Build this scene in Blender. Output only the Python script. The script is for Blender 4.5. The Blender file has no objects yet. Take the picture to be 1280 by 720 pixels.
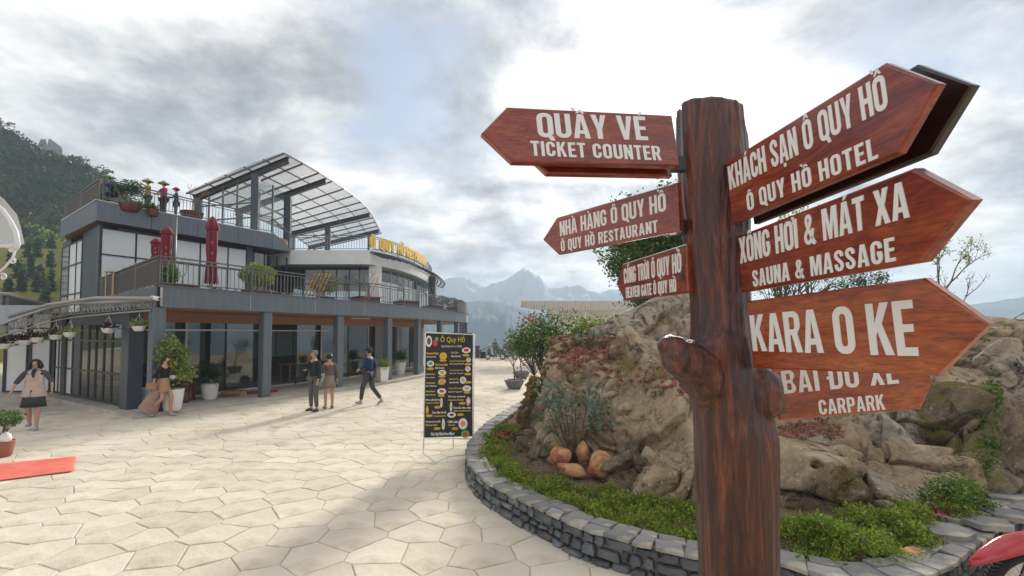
import bpy, bmesh, math, random
import numpy as np
from mathutils import Vector, Matrix, noise as mnoise

R = math.radians
scn = bpy.context.scene
COL = scn.collection
random.seed(7)
rng = np.random.default_rng(11)

# ------------------------------------------------------------------ camera
F = 569.0; CY = 394.0; TH = R(2.2); CZ = 2.2
cd = bpy.data.cameras.new('camera'); cam = bpy.data.objects.new('camera', cd); COL.objects.link(cam)
cam.location = (0, 0, CZ); cam.rotation_euler = (R(90) + TH, 0, 0)
cd.sensor_width = 36; cd.lens = 36 * F / 1280; cd.shift_y = (CY - 360) / 1280
cd.clip_start = .05; cd.clip_end = 9000
scn.camera = cam

# ------------------------------------------------------------------ world and sun
SUN_EL, SUN_AZ = R(23), R(16)        # azimuth measured from +Y towards +X
w = bpy.data.worlds.new('World'); scn.world = w; w.use_nodes = True
nt = w.node_tree; N = nt.nodes; L = nt.links; N.clear()
def wn(t, **k):
    n = N.new(t)
    for a, b in k.items(): setattr(n, a, b)
    return n
sky = wn('ShaderNodeTexSky', sky_type='NISHITA'); sky.sun_disc = False
sky.sun_elevation = SUN_EL; sky.sun_rotation = SUN_AZ
tc = wn('ShaderNodeTexCoord'); sp = wn('ShaderNodeSeparateXYZ'); L.new(tc.outputs['Generated'], sp.inputs[0])
def wm(op, a, b=None, c=None):
    n = wn('ShaderNodeMath', operation=op)
    for i, v in enumerate((a, b, c)):
        if v is None: continue
        if isinstance(v, (int, float)): n.inputs[i].default_value = v
        else: L.new(v, n.inputs[i])
    return n.outputs[0]
zc = wm('ADD', wm('MAXIMUM', sp.outputs[2], 0.0), 0.26)
cmb = wn('ShaderNodeCombineXYZ')
L.new(wm('DIVIDE', sp.outputs[0], zc), cmb.inputs[0]); L.new(wm('DIVIDE', sp.outputs[1], zc), cmb.inputs[1])
def wnoise(scale, detail, rough, dist, off):
    mp = wn('ShaderNodeMapping'); mp.inputs['Location'].default_value = off
    L.new(cmb.outputs[0], mp.inputs[0])
    n = wn('ShaderNodeTexNoise'); n.inputs['Scale'].default_value = scale; n.inputs['Detail'].default_value = detail
    n.inputs['Roughness'].default_value = rough; n.inputs['Distortion'].default_value = dist
    L.new(mp.outputs[0], n.inputs['Vector']); return n.outputs[0]
def wramp(fac, stops):
    r = wn('ShaderNodeValToRGB'); L.new(fac, r.inputs[0]); e = r.color_ramp.elements
    e[0].position, e[0].color = stops[0][0], (*stops[0][1], 1); e[1].position, e[1].color = stops[-1][0], (*stops[-1][1], 1)
    for p, c in stops[1:-1]:
        x = e.new(p); x.color = (*c, 1)
    return r.outputs[0]
cover = wramp(wnoise(1.0, 8, .62, .2, (3.1, .4, 0)), [(.37, (0, 0, 0)), (.50, (1, 1, 1))])
shade = wramp(wnoise(1.9, 10, .60, .15, (8.3, 2.2, 0)), [(.33, (.24, .25, .27)), (.42, (.43, .435, .45)), (.50, (.70, .695, .69)), (.62, (1.10, 1.07, 1.03))])
# clouds glow where the sun stands behind them
sdir = (math.sin(SUN_AZ) * math.cos(SUN_EL), math.cos(SUN_AZ) * math.cos(SUN_EL), math.sin(SUN_EL))
vd = wn('ShaderNodeVectorMath', operation='DOT_PRODUCT'); L.new(tc.outputs['Generated'], vd.inputs[0]); vd.inputs[1].default_value = sdir
glow = wm('POWER', wm('MAXIMUM', vd.outputs['Value'], 0.0), 18.0)
gl = wm('ADD', wm('MULTIPLY', glow, .50), .88)
vs = wn('ShaderNodeVectorMath', operation='SCALE'); L.new(shade, vs.inputs[0]); L.new(gl, vs.inputs['Scale'])
vs2 = wn('ShaderNodeVectorMath', operation='SCALE'); L.new(vs.outputs[0], vs2.inputs[0]); vs2.inputs['Scale'].default_value = 10.0
mixc = wn('ShaderNodeMix', data_type='RGBA'); L.new(cover, mixc.inputs['Factor'])
blue = wn('ShaderNodeMix', data_type='RGBA'); blue.inputs['Factor'].default_value = .55; blue.inputs[7].default_value = (4.2, 4.9, 6.0, 1)
L.new(sky.outputs[0], blue.inputs[6])
L.new(blue.outputs[2], mixc.inputs[6]); L.new(vs2.outputs[0], mixc.inputs[7])
bg = wn('ShaderNodeBackground'); bg.inputs['Strength'].default_value = .1
L.new(mixc.outputs[2], bg.inputs['Color'])
wo = wn('ShaderNodeOutputWorld'); L.new(bg.outputs[0], wo.inputs['Surface'])

sl = bpy.data.lights.new('sun', 'SUN'); sun = bpy.data.objects.new('sun', sl); COL.objects.link(sun)
sl.energy = 3.8; sl.angle = R(9); sl.color = (1, .94, .84)
sun.rotation_euler = Vector(sdir).to_track_quat('Z', 'Y').to_euler()
scn.view_settings.view_transform = 'Standard'; scn.view_settings.look = 'None'
scn.view_settings.exposure = 0.45; scn.view_settings.gamma = 1
scn.cycles.max_bounces = 8; scn.cycles.volume_bounces = 3
scn.cycles.use_denoising = True; scn.cycles.transparent_max_bounces = 40

# ------------------------------------------------------------------ pixel helpers (photo pixels -> places in the world)
FW = Vector((0, math.cos(TH), math.sin(TH))); UP = Vector((0, -math.sin(TH), math.cos(TH)))
def ray(px, py):
    d = Vector(((px - 640) / F, 0, 0)) + UP * ((CY - py) / F) + FW
    return d / d.y
def S(px, py, Y): return Vector((0, 0, CZ)) + ray(px, py) * Y
def G(px, py, z=0.0):
    d = ray(px, py); return Vector((0, 0, CZ)) + d * ((z - CZ) / d.z)

# ------------------------------------------------------------------ objects
def org(o):
    v = Vector((0, 0, 0))
    while o is not None: v = v + o.location; o = o.parent
    return v
def link(name, me, parent=None, loc=(0, 0, 0), rot=None, scale=None):
    o = bpy.data.objects.new(name, me); COL.objects.link(o)
    o.location = loc
    if rot is not None: o.rotation_euler = rot
    if scale is not None: o.scale = scale
    if parent is not None: o.parent = parent
    return o
def tag(o, label=None, cat=None, group=None, kind=None):
    if label: o['label'] = label
    if cat: o['category'] = cat
    if group: o['group'] = group
    if kind: o['kind'] = kind
    return o
def thing(name, label, cat, loc=(0, 0, 0), group=None, rz=0):
    o = link(name, None, None, loc, (0, 0, rz)); o.empty_display_size = .2
    return tag(o, label, cat, group)
def copy_tree(o, parent=None, loc=None, rz=None, label=None, scale=None):
    c = o.copy(); COL.objects.link(c); c.parent = parent
    if loc is not None: c.location = loc
    if rz is not None: c.rotation_euler = (0, 0, rz)
    if scale is not None: c.scale = scale
    if label: c['label'] = label
    for ch in list(KIDS.get(o.name, [])): copy_tree(ch, c)
    return c
KIDS = {}

class Geo:
    def __init__(s): s.v = []; s.f = []
    def add(s, vs, fs):
        n = len(s.v); s.v += [tuple(v) for v in vs]; s.f += [tuple(i + n for i in f) for f in fs]; return s
    def box(s, c, d, rz=0, rot=None):
        M = Matrix.Rotation(rz, 3, 'Z') if rot is None else rot
        vs = [Vector(c) + M @ Vector((x * d[0] / 2, y * d[1] / 2, z * d[2] / 2)) for z in (-1, 1) for y in (-1, 1) for x in (-1, 1)]
        return s.add(vs, [(0, 2, 3, 1), (4, 5, 7, 6), (0, 1, 5, 4), (2, 6, 7, 3), (0, 4, 6, 2), (1, 3, 7, 5)])
    def prism(s, pts, z0, z1):
        n = len(pts)
        a = sum(pts[i][0] * pts[(i + 1) % n][1] - pts[(i + 1) % n][0] * pts[i][1] for i in range(n))
        if a < 0: pts = list(pts)[::-1]
        vs = [(p[0], p[1], z0) for p in pts] + [(p[0], p[1], z1) for p in pts]
        return s.add(vs, [tuple(range(n))[::-1], tuple(range(n, 2 * n))] + [(i, (i + 1) % n, n + (i + 1) % n, n + i) for i in range(n)])
    def slab(s, a, b, z0, z1, t, n=None):
        # wall piece from a to b (xy), thickness t to its left
        a = Vector(a[:2]); b = Vector(b[:2]); d = (b - a).normalized(); q = Vector((-d.y, d.x)) * t
        return s.prism([a, b, b + q, a + q], z0, z1)
    def bar(s, a, b, w, h=None, up=(0, 0, 1)):
        a = Vector(a); b = Vector(b); h = h or w; d = (b - a)
        if d.length < 1e-6: return s
        d.normalize(); u = Vector(up)
        if abs(d.dot(u)) > .99: u = Vector((0, 1, 0))
        x = d.cross(u).normalized(); y = x.cross(d)
        vs = [p + x * (i * w / 2) + y * (j * h / 2) for p in (a, b) for i, j in ((-1, -1), (1, -1), (1, 1), (-1, 1))]
        return s.add(vs, [(0, 1, 2, 3), (7, 6, 5, 4), (0, 4, 5, 1), (1, 5, 6, 2), (2, 6, 7, 3), (3, 7, 4, 0)])
    def tube(s, pts, r, n=8, ry=None, cap=True, up=None):
        pts = [Vector(p) for p in pts]; k = len(pts)
        if isinstance(r, (int, float)): r = [r] * k
        ry = ry or r
        if isinstance(ry, (int, float)): ry = [ry] * k
        vs = []; x = None
        for i, p in enumerate(pts):
            d = (pts[min(i + 1, k - 1)] - pts[max(i - 1, 0)])
            d = d.normalized() if d.length > 1e-9 else Vector((0, 0, 1))
            if x is None:
                u = Vector(up) if up else (Vector((0, 1, 0)) if abs(d.z) > .8 else Vector((0, 0, 1)))
                x = u.cross(d).normalized() if u.cross(d).length > 1e-6 else Vector((1, 0, 0))
            else:
                x = (x - d * x.dot(d)); x = x.normalized() if x.length > 1e-6 else Vector((1, 0, 0))
            y = d.cross(x)
            for j in range(n):
                a = 2 * math.pi * j / n
                vs.append(p + x * math.cos(a) * r[i] + y * math.sin(a) * ry[i])
        fs = [(i * n + j, i * n + (j + 1) % n, (i + 1) * n + (j + 1) % n, (i + 1) * n + j) for i in range(k - 1) for j in range(n)]
        if cap: fs += [tuple(range(n))[::-1], tuple(range((k - 1) * n, k * n))]
        return s.add(vs, fs)
    def lathe(s, c, prof, n=16, sy=1.0, cap=True):
        c = Vector(c); k = len(prof)
        vs = [c + Vector((r * math.cos(2 * math.pi * j / n), sy * r * math.sin(2 * math.pi * j / n), z)) for r, z in prof for j in range(n)]
        fs = [(i * n + j, i * n + (j + 1) % n, (i + 1) * n + (j + 1) % n, (i + 1) * n + j) for i in range(k - 1) for j in range(n)]
        if cap: fs += [tuple(range(n))[::-1], tuple(range((k - 1) * n, k * n))]
        return s.add(vs, fs)
    def ball(s, c, r, n=10, m=7, rz=0):
        if isinstance(r, (int, float)): r = (r, r, r)
        M = Matrix.Rotation(rz, 3, 'Z'); vs = []
        for i in range(m + 1):
            t = math.pi * i / m * .998 + .003
            for j in range(n):
                a = 2 * math.pi * j / n
                vs.append(Vector(c) + M @ Vector((r[0] * math.sin(t) * math.cos(a), r[1] * math.sin(t) * math.sin(a), -r[2] * math.cos(t))))
        fs = [(i * n + j, i * n + (j + 1) % n, (i + 1) * n + (j + 1) % n, (i + 1) * n + j) for i in range(m) for j in range(n)]
        return s.add(vs, fs)
    def quad(s, a, b, c, d): return s.add([a, b, c, d], [(0, 1, 2, 3)])
    def mesh(s, name, off=None, mat=None, smooth=False):
        me = bpy.data.meshes.new(name)
        v = s.v if off is None else [(p[0] - off[0], p[1] - off[1], p[2] - off[2]) for p in s.v]
        me.from_pydata(v, [], s.f)
        if mat: me.materials.append(mat)
        if smooth: me.shade_smooth()
        return me
    def build(s, name, mat, parent=None, smooth=False, local=False, label=None, bevel=0):
        off = org(parent) if (parent is not None and not local) else None
        o = link(name, s.mesh(name, off, mat, smooth), parent)
        if label: o['label'] = label
        if parent is not None: KIDS.setdefault(parent.name, []).append(o)
        if bevel:
            m = o.modifiers.new('edge', 'BEVEL'); m.width = bevel; m.segments = 2; m.limit_method = 'ANGLE'
        return o
def piece(name, me, parent, loc=(0, 0, 0), rot=None, scale=None, label=None):
    o = link(name, me, parent, loc, rot, scale)
    if label: o['label'] = label
    KIDS.setdefault(parent.name, []).append(o); return o
def npmesh(name, V, Fq, mat, parent=None, smooth=False, local=False, kind=None):
    V = np.asarray(V, np.float64).reshape(-1, 3)
    if parent is not None and not local: V = V - np.array(org(parent))
    Fq = np.asarray(Fq, np.int32); me = bpy.data.meshes.new(name)
    me.vertices.add(len(V)); me.vertices.foreach_set('co', V.ravel().astype(np.float32))
    k = Fq.shape[1]; me.loops.add(Fq.size); me.loops.foreach_set('vertex_index', Fq.ravel())
    me.polygons.add(len(Fq)); me.polygons.foreach_set('loop_start', np.arange(0, Fq.size, k, dtype=np.int32))
    me.polygons.foreach_set('loop_total', np.full(len(Fq), k, np.int32))
    if smooth: me.polygons.foreach_set('use_smooth', np.ones(len(Fq), bool))
    me.update(calc_edges=True); me.materials.append(mat)
    o = link(name, me, parent)
    if parent is not None: KIDS.setdefault(parent.name, []).append(o)
    if kind: o['kind'] = kind
    return o

# ------------------------------------------------------------------ numpy noise
_perm = np.random.default_rng(3).random(8192)
def vnoise(P):
    P = np.asarray(P, float); i = np.floor(P).astype(np.int64); f = P - i; f = f * f * f * (f * (f * 6 - 15) + 10)
    def h(a, b, c): return _perm[(a * 73856093 ^ b * 19349663 ^ c * 83492791) & 8191]
    x, y, z = i[..., 0], i[..., 1], i[..., 2]; fx, fy, fz = f[..., 0], f[..., 1], f[..., 2]
    def lx(yy, zz): return h(x, yy, zz) * (1 - fx) + h(x + 1, yy, zz) * fx
    a = lx(y, z) * (1 - fy) + lx(y + 1, z) * fy; b = lx(y, z + 1) * (1 - fy) + lx(y + 1, z + 1) * fy
    return (a * (1 - fz) + b * fz) * 2 - 1
def fbm(P, o=4, g=.5):
    s = 0; a = 1.; P = np.asarray(P, float)
    for k in range(o): s = s + a * vnoise(P * 2 ** k + 17.3 * k); a *= g
    return s

# ------------------------------------------------------------------ materials
MATS = {}
def mat(name, col, rough=.6, spec=.5, col2=None, scale=4., detail=5., lo=.35, hi=.65, bump=0., bscale=30., stretch=None,
        metal=0., coat=0., trans=0., emis=None, island=0., coord='Object', col3=None, s3=1., b2=0., b2scale=4., lo3=.55, hi3=.62, alpha=None, sheen=0.):
    if name in MATS: return MATS[name]
    m = bpy.data.materials.new(name); m.use_nodes = True; MATS[name] = m
    t = m.node_tree; n = t.nodes; l = t.links; b = n['Principled BSDF']
    b.inputs['Roughness'].default_value = rough; b.inputs['Metallic'].default_value = metal
    b.inputs['Specular IOR Level'].default_value = spec; b.inputs['Coat Weight'].default_value = coat
    b.inputs['Coat Roughness'].default_value = .12
    b.inputs['Transmission Weight'].default_value = trans
    if sheen: b.inputs['Sheen Weight'].default_value = sheen
    if alpha is not None: b.inputs['Alpha'].default_value = alpha
    b.inputs['Base Color'].default_value = (*col, 1)
    if emis: b.inputs['Emission Color'].default_value = (*emis[0], 1); b.inputs['Emission Strength'].default_value = emis[1]
    tcn = n.new('ShaderNodeTexCoord'); mp = n.new('ShaderNodeMapping'); l.new(tcn.outputs[coord], mp.inputs[0])
    if stretch: mp.inputs['Scale'].default_value = stretch
    def nz(sc, dt=detail, dist=0.):
        q = n.new('ShaderNodeTexNoise'); q.inputs['Scale'].default_value = sc; q.inputs['Detail'].default_value = dt
        q.inputs['Distortion'].default_value = dist; l.new(mp.outputs[0], q.inputs['Vector']); return q.outputs[0]
    def ramp(fac, a, bb):
        q = n.new('ShaderNodeMapRange'); q.inputs[1].default_value = a; q.inputs[2].default_value = bb; l.new(fac, q.inputs[0]); return q.outputs[0]
    def mix(fac, A, B, blend='MIX'):
        q = n.new('ShaderNodeMix'); q.data_type = 'RGBA'; q.blend_type = blend
        if isinstance(fac, float): q.inputs[0].default_value = fac
        else: l.new(fac, q.inputs[0])
        for i, c in ((6, A), (7, B)):
            if isinstance(c, tuple): q.inputs[i].default_value = (*c, 1)
            else: l.new(c, q.inputs[i])
        return q.outputs[2]
    out = None
    if col2: out = mix(ramp(nz(scale), lo, hi), col, col2)
    if col3: out = mix(ramp(nz(s3, 6), lo3, hi3), out if out else col, col3)
    if island:
        g = n.new('ShaderNodeNewGeometry'); hsv = n.new('ShaderNodeHueSaturation')
        mr = n.new('ShaderNodeMapRange'); l.new(g.outputs['Random Per Island'], mr.inputs[0]); mr.inputs[3].default_value = 1 - island; mr.inputs[4].default_value = 1 + island
        l.new(mr.outputs[0], hsv.inputs['Value'])
        if out: l.new(out, hsv.inputs['Color'])
        else: hsv.inputs['Color'].default_value = (*col, 1)
        out = hsv.outputs[0]
    if out: l.new(out, b.inputs['Base Color'])
    if bump or b2:
        bp = n.new('ShaderNodeBump'); bp.inputs['Strength'].default_value = bump; bp.inputs['Distance'].default_value = .02
        l.new(nz(bscale, 6), bp.inputs['Height']); l.new(bp.outputs[0], b.inputs['Normal'])
        if b2:
            bp2 = n.new('ShaderNodeBump'); bp2.inputs['Strength'].default_value = b2; bp2.inputs['Distance'].default_value = .06
            l.new(nz(b2scale, 8, .4), bp2.inputs['Height']); l.new(bp2.outputs[0], bp.inputs['Normal'])
    return m
def leafmat(name, col, col2, island=.35, scale=3., trl=.25):
    m = mat(name, col, .55, .3, col2=col2, scale=scale, island=island, coord='Object')
    t = m.node_tree; n = t.nodes; l = t.links
    b = n['Principled BSDF']; out = n['Material Output']
    tr = n.new('ShaderNodeBsdfTranslucent'); mx = n.new('ShaderNodeMixShader'); mx.inputs[0].default_value = trl
    src = b.inputs['Base Color'].links[0].from_socket; l.new(src, tr.inputs['Color'])
    l.new(b.outputs[0], mx.inputs[1]); l.new(tr.outputs[0], mx.inputs[2]); l.new(mx.outputs[0], out.inputs['Surface'])
    return m
def randhue(m, hue=.0, val=.2):
    # object-to-object variation
    n = m.node_tree.nodes; l = m.node_tree.links; b = n['Principled BSDF']
    oi = n.new('ShaderNodeObjectInfo'); hsv = n.new('ShaderNodeHueSaturation')
    mr = n.new('ShaderNodeMapRange'); l.new(oi.outputs['Random'], mr.inputs[0]); mr.inputs[3].default_value = 1 - val; mr.inputs[4].default_value = 1 + val
    l.new(mr.outputs[0], hsv.inputs['Value'])
    if b.inputs['Base Color'].links: l.new(b.inputs['Base Color'].links[0].from_socket, hsv.inputs['Color'])
    else: hsv.inputs['Color'].default_value = b.inputs['Base Color'].default_value
    l.new(hsv.outputs[0], b.inputs['Base Color']); return m

M_STONE = randhue(mat('paving_stone', (.64, .555, .44), .85, .25, col2=(.76, .685, .565), scale=.8, detail=8, bump=.35, bscale=22, b2=.25, b2scale=5,
              col3=(.50, .41, .29), s3=1.9, lo3=.52, hi3=.74, coord='Object'), val=.10)
M_JOINT = mat('paving_joint', (.47, .37, .25), .95, .1, col2=(.60, .51, .39), scale=.7, lo=.4, hi=.7, bump=.3, bscale=25)
M_KERB = mat('kerb_concrete', (.42, .38, .32), .9, .2, col2=(.52, .48, .42), scale=2, bump=.3, bscale=30)
M_PANEL = mat('grey_aluminium', (.105, .125, .15), .38, .5, col2=(.145, .165, .19), scale=2.5, stretch=(4, 4, .35), lo=.45, hi=.8, bump=.02, bscale=6)
M_PANELD = mat('dark_grey_steel', (.045, .055, .072), .42, .5, col2=(.055, .065, .085), scale=2)
M_TRIM = mat('pale_trim', (.5, .5, .5), .5)
M_FRAME = mat('black_frame', (.016, .018, .022), .4)
M_RAIL = mat('rail_steel', (.13, .125, .12), .45, metal=.3)
M_RAILD = mat('brown_slats', (.045, .032, .026), .6, col2=(.075, .055, .045), scale=5, stretch=(6, 6, .6))
M_WOODC = mat('soffit_wood', (.26, .10, .035), .55, col2=(.36, .16, .06), scale=9, stretch=(12, 12, .5), bump=.1)
M_SOFF = mat('red_soffit', (.13, .035, .02), .5, col2=(.20, .06, .03), scale=5, stretch=(8, 8, 1))
M_WHITE = mat('white_render', (.82, .81, .79), .75, col2=(.74, .73, .71), scale=1.3, bump=.08)
M_BLIND = mat('white_blind', (.76, .78, .78), .5, .6, col2=(.68, .71, .72), scale=.6)
M_DARK = mat('dark_interior', (.02, .02, .022), .8)
M_INNER = mat('interior_wall', (.12, .11, .10), .8)
M_ROOFP = mat('polycarbonate', (.80, .81, .82), .35, .5, alpha=.38)
M_GOLD = mat('gold_letter', (.90, .60, .13), .35, .6, metal=.35)
M_WPOT = mat('white_pot', (.78, .77, .74), .45, bump=.04)
M_TERRA = mat('terracotta', (.36, .12, .06), .7, col2=(.28, .09, .05), scale=8)
M_RPOT = mat('red_glazed_pot', (.17, .03, .028), .45, col2=(.13, .025, .02), scale=6)
M_GPOT = mat('grey_pot', (.17, .17, .175), .55, col2=(.13, .13, .135), scale=6)
M_SOIL = mat('soil', (.16, .11, .07), .95, .1, col2=(.24, .17, .11), scale=6, bump=.8, bscale=40, col3=(.10, .10, .045), s3=3)
M_BARK = mat('bark', (.11, .085, .065), .9, .2, col2=(.17, .14, .11), scale=9, bump=.5, bscale=40)
M_PARA = mat('maroon_fabric', (.20, .012, .035), .8, .2, col2=(.15, .008, .025), scale=6, bump=.15, bscale=12, sheen=.3)
M_STEEL = mat('painted_white_steel', (.74, .73, .70), .4)
M_OWOOD = mat('orange_wood', (.58, .26, .09), .55, col2=(.46, .19, .06), scale=5, stretch=(1, 8, 8))
M_LATT = mat('grey_lattice', (.34, .33, .31), .5, metal=.3)
def glass(name, tint, mixv, rough=.02):
    m = bpy.data.materials.new(name); m.use_nodes = True; n = m.node_tree.nodes; l = m.node_tree.links; n.clear()
    o = n.new('ShaderNodeOutputMaterial'); mx = n.new('ShaderNodeMixShader'); tr = n.new('ShaderNodeBsdfTransparent'); gl = n.new('ShaderNodeBsdfGlossy')
    tr.inputs[0].default_value = (*tint, 1); gl.inputs['Roughness'].default_value = rough
    fr = n.new('ShaderNodeFresnel'); fr.inputs[0].default_value = 1.45
    mr = n.new('ShaderNodeMapRange'); l.new(fr.outputs[0], mr.inputs[0]); mr.inputs[3].default_value = mixv; mr.inputs[4].default_value = 1
    
    gb_ = n.new('ShaderNodeNewGeometry'); iv = n.new('ShaderNodeMath'); iv.operation = 'SUBTRACT'; iv.inputs[0].default_value = 1; l.new(gb_.outputs['Backfacing'], iv.inputs[1])
    ml = n.new('ShaderNodeMath'); ml.operation = 'MULTIPLY'; l.new(mr.outputs[0], ml.inputs[0]); l.new(iv.outputs[0], ml.inputs[1])
    l.new(ml.outputs[0], mx.inputs[0]); l.new(tr.outputs[0], mx.inputs[1]); l.new(gl.outputs[0], mx.inputs[2]); l.new(mx.outputs[0], o.inputs[0])
    MATS[name] = m; return m
M_GLASS = glass('dark_glass', (.55, .60, .60), .12)
M_CLEAR = glass('clear_glass', (.86, .9, .9), .05)

# varnished wood: grain runs along the board
def grainwood(name, c1, c2, c3, stretch, rough=.28, coat=.5, bump=.08, sc=1.0, bs=7):
    m = bpy.data.materials.new(name); m.use_nodes = True; MATS[name] = m
    n = m.node_tree.nodes; l = m.node_tree.links; b = n['Principled BSDF']
    tcn = n.new('ShaderNodeTexCoord'); oi = n.new('ShaderNodeObjectInfo')
    ad = n.new('ShaderNodeVectorMath'); ad.operation = 'ADD'; l.new(tcn.outputs['Object'], ad.inputs[0]); 
    sc_ = n.new('ShaderNodeVectorMath'); sc_.operation = 'SCALE'; sc_.inputs['Scale'].default_value = 9.; 
    cx = n.new('ShaderNodeCombineXYZ'); l.new(oi.outputs['Random'], cx.inputs[0]); l.new(oi.outputs['Random'], cx.inputs[2]); l.new(cx.outputs[0], sc_.inputs[0]); l.new(sc_.outputs[0], ad.inputs[1])
    mp = n.new('ShaderNodeMapping'); mp.inputs['Scale'].default_value = stretch; l.new(ad.outputs[0], mp.inputs[0])
    a = n.new('ShaderNodeTexNoise'); a.inputs['Scale'].default_value = 2.2 * sc; a.inputs['Detail'].default_value = 13; a.inputs['Roughness'].default_value = .68; a.inputs['Distortion'].default_value = 1.2; l.new(mp.outputs[0], a.inputs['Vector'])
    r = n.new('ShaderNodeValToRGB'); e = r.color_ramp.elements; e[0].position = .30; e[0].color = (*c1, 1); e[1].position = .72; e[1].color = (*c3, 1); x = e.new(.5); x.color = (*c2, 1)
    l.new(a.outputs[0], r.inputs[0])
    f = n.new('ShaderNodeTexNoise'); f.inputs['Scale'].default_value = 15 * sc; f.inputs['Detail'].default_value = 10; f.inputs['Roughness'].default_value = .7; l.new(mp.outputs[0], f.inputs['Vector'])
    mx = n.new('ShaderNodeMix'); mx.data_type = 'RGBA'; mx.blend_type = 'MULTIPLY'; mx.inputs[0].default_value = .8
    rr = n.new('ShaderNodeValToRGB'); rr.color_ramp.elements[0].position = .36; rr.color_ramp.elements[0].color = (.30, .26, .24, 1); rr.color_ramp.elements[1].position = .58; rr.color_ramp.elements[1].color = (1, 1, 1, 1)
    l.new(f.outputs[0], rr.inputs[0]); l.new(r.outputs[0], mx.inputs[6]); l.new(rr.outputs[0], mx.inputs[7]); l.new(mx.outputs[2], b.inputs['Base Color'])
    b.inputs['Roughness'].default_value = rough; b.inputs['Coat Weight'].default_value = coat; b.inputs['Coat Roughness'].default_value = .15
    bp = n.new('ShaderNodeBump'); bp.inputs['Strength'].default_value = bump; bp.inputs['Distance'].default_value = .01
    g = n.new('ShaderNodeTexNoise'); g.inputs['Scale'].default_value = bs * sc; g.inputs['Detail'].default_value = 8; l.new(mp.outputs[0], g.inputs['Vector'])
    l.new(g.outputs[0], bp.inputs['Height']); l.new(bp.outputs[0], b.inputs['Normal'])
    return m
M_BOARD = grainwood('mahogany_board', (.12, .014, .008), (.29, .040, .016), (.44, .10, .03), (1, 4, 5.5), coat=.7)
M_BOARD2 = grainwood('orange_brown_board', (.19, .028, .010), (.42, .082, .020), (.55, .155, .04), (1, 4, 5), coat=.7)
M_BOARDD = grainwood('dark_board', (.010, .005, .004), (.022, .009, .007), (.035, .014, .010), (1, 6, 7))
M_TRUNK = grainwood('stained_trunk', (.012, .010, .011), (.085, .020, .012), (.34, .085, .022), (5, 5, .42), rough=.42, coat=.4, bump=.9, sc=1.9, bs=16)
M_LETTER = mat('white_letter', (.82, .81, .79), .5, .4, bump=.03)

def rockmat(name, a, b_, c, lich, moss):
    m = bpy.data.materials.new(name); m.use_nodes = True; MATS[name] = m
    n = m.node_tree.nodes; l = m.node_tree.links; b = n['Principled BSDF']; b.inputs['Roughness'].default_value = .93; b.inputs['Specular IOR Level'].default_value = .2
    tcn = n.new('ShaderNodeTexCoord'); mp = n.new('ShaderNodeMapping'); l.new(tcn.outputs['Object'], mp.inputs[0]); mp.inputs['Rotation'].default_value = (.3, .5, .2)
    def nz(s, d=8, dist=0., ro=.6):
        q = n.new('ShaderNodeTexNoise'); q.inputs['Scale'].default_value = s; q.inputs['Detail'].default_value = d; q.inputs['Distortion'].default_value = dist; q.inputs['Roughness'].default_value = ro
        l.new(mp.outputs[0], q.inputs['Vector']); return q.outputs[0]
    def rg(f, lo, hi):
        q = n.new('ShaderNodeMapRange'); q.inputs[1].default_value = lo; q.inputs[2].default_value = hi; l.new(f, q.inputs[0]); return q.outputs[0]
    def mx(f, A, B):
        q = n.new('ShaderNodeMix'); q.data_type = 'RGBA'; l.new(f, q.inputs[0])
        for i, cc in ((6, A), (7, B)):
            if isinstance(cc, tuple): q.inputs[i].default_value = (*cc, 1)
            else: l.new(cc, q.inputs[i])
        return q.outputs[2]
    def mul(x, y):
        q = n.new('ShaderNodeMath'); q.operation = 'MULTIPLY'; l.new(x, q.inputs[0]); l.new(y, q.inputs[1]); return q.outputs[0]
    c1 = mx(rg(nz(1.6, 8, .6), .35, .62), a, b_)
    c1 = mx(rg(nz(5.5, 10, .3, .7), .48, .68), c1, c)
    c1 = mx(rg(nz(2.4, 10, 1.6, .74), .52, .63), c1, (.07, .055, .04))
    c1 = mx(rg(nz(19, 4), .62, .70), c1, lich)
    geo = n.new('ShaderNodeNewGeometry'); sp_ = n.new('ShaderNodeSeparateXYZ'); l.new(geo.outputs['Normal'], sp_.inputs[0])
    mm = mul(rg(nz(1.3, 7), .56, .64), rg(nz(9, 6), .35, .5))
    c1 = mx(mm, c1, moss)
    l.new(c1, b.inputs['Base Color'])
    prev = None
    for s, st, di in ((2.6, .8, .07), (9, 1., .04), (34, .8, .014)):
        bp = n.new('ShaderNodeBump'); bp.inputs['Strength'].default_value = st; bp.inputs['Distance'].default_value = di
        l.new(nz(s, 9, .3, .65), bp.inputs['Height'])
        if prev: l.new(prev, bp.inputs['Normal'])
        prev = bp.outputs[0]
    l.new(prev, b.inputs['Normal']); return m
M_ROCK = rockmat('granite_rock', (.32, .225, .14), (.52, .40, .275), (.24, .185, .13), (.58, .53, .44), (.20, .165, .06))
M_ROCKG = rockmat('grey_rock', (.34, .27, .20), (.50, .42, .33), (.20, .165, .13), (.60, .57, .50), (.15, .125, .05))
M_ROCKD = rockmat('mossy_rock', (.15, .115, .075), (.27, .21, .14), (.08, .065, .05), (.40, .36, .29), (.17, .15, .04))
M_SLATE = randhue(mat('slate_block', (.07, .08, .09), .7, .4, col2=(.15, .16, .17), scale=5, detail=7, col3=(.32, .29, .25), s3=3, lo3=.6, hi3=.7, bump=.7, bscale=18, b2=.5, b2scale=8, coord='Object'), val=.40)
M_CAP = randhue(mat('slate_cap', (.30, .285, .26), .75, .35, col2=(.20, .205, .21), scale=4, col3=(.42, .38, .32), s3=2, bump=.6, bscale=16), val=.28)
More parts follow.
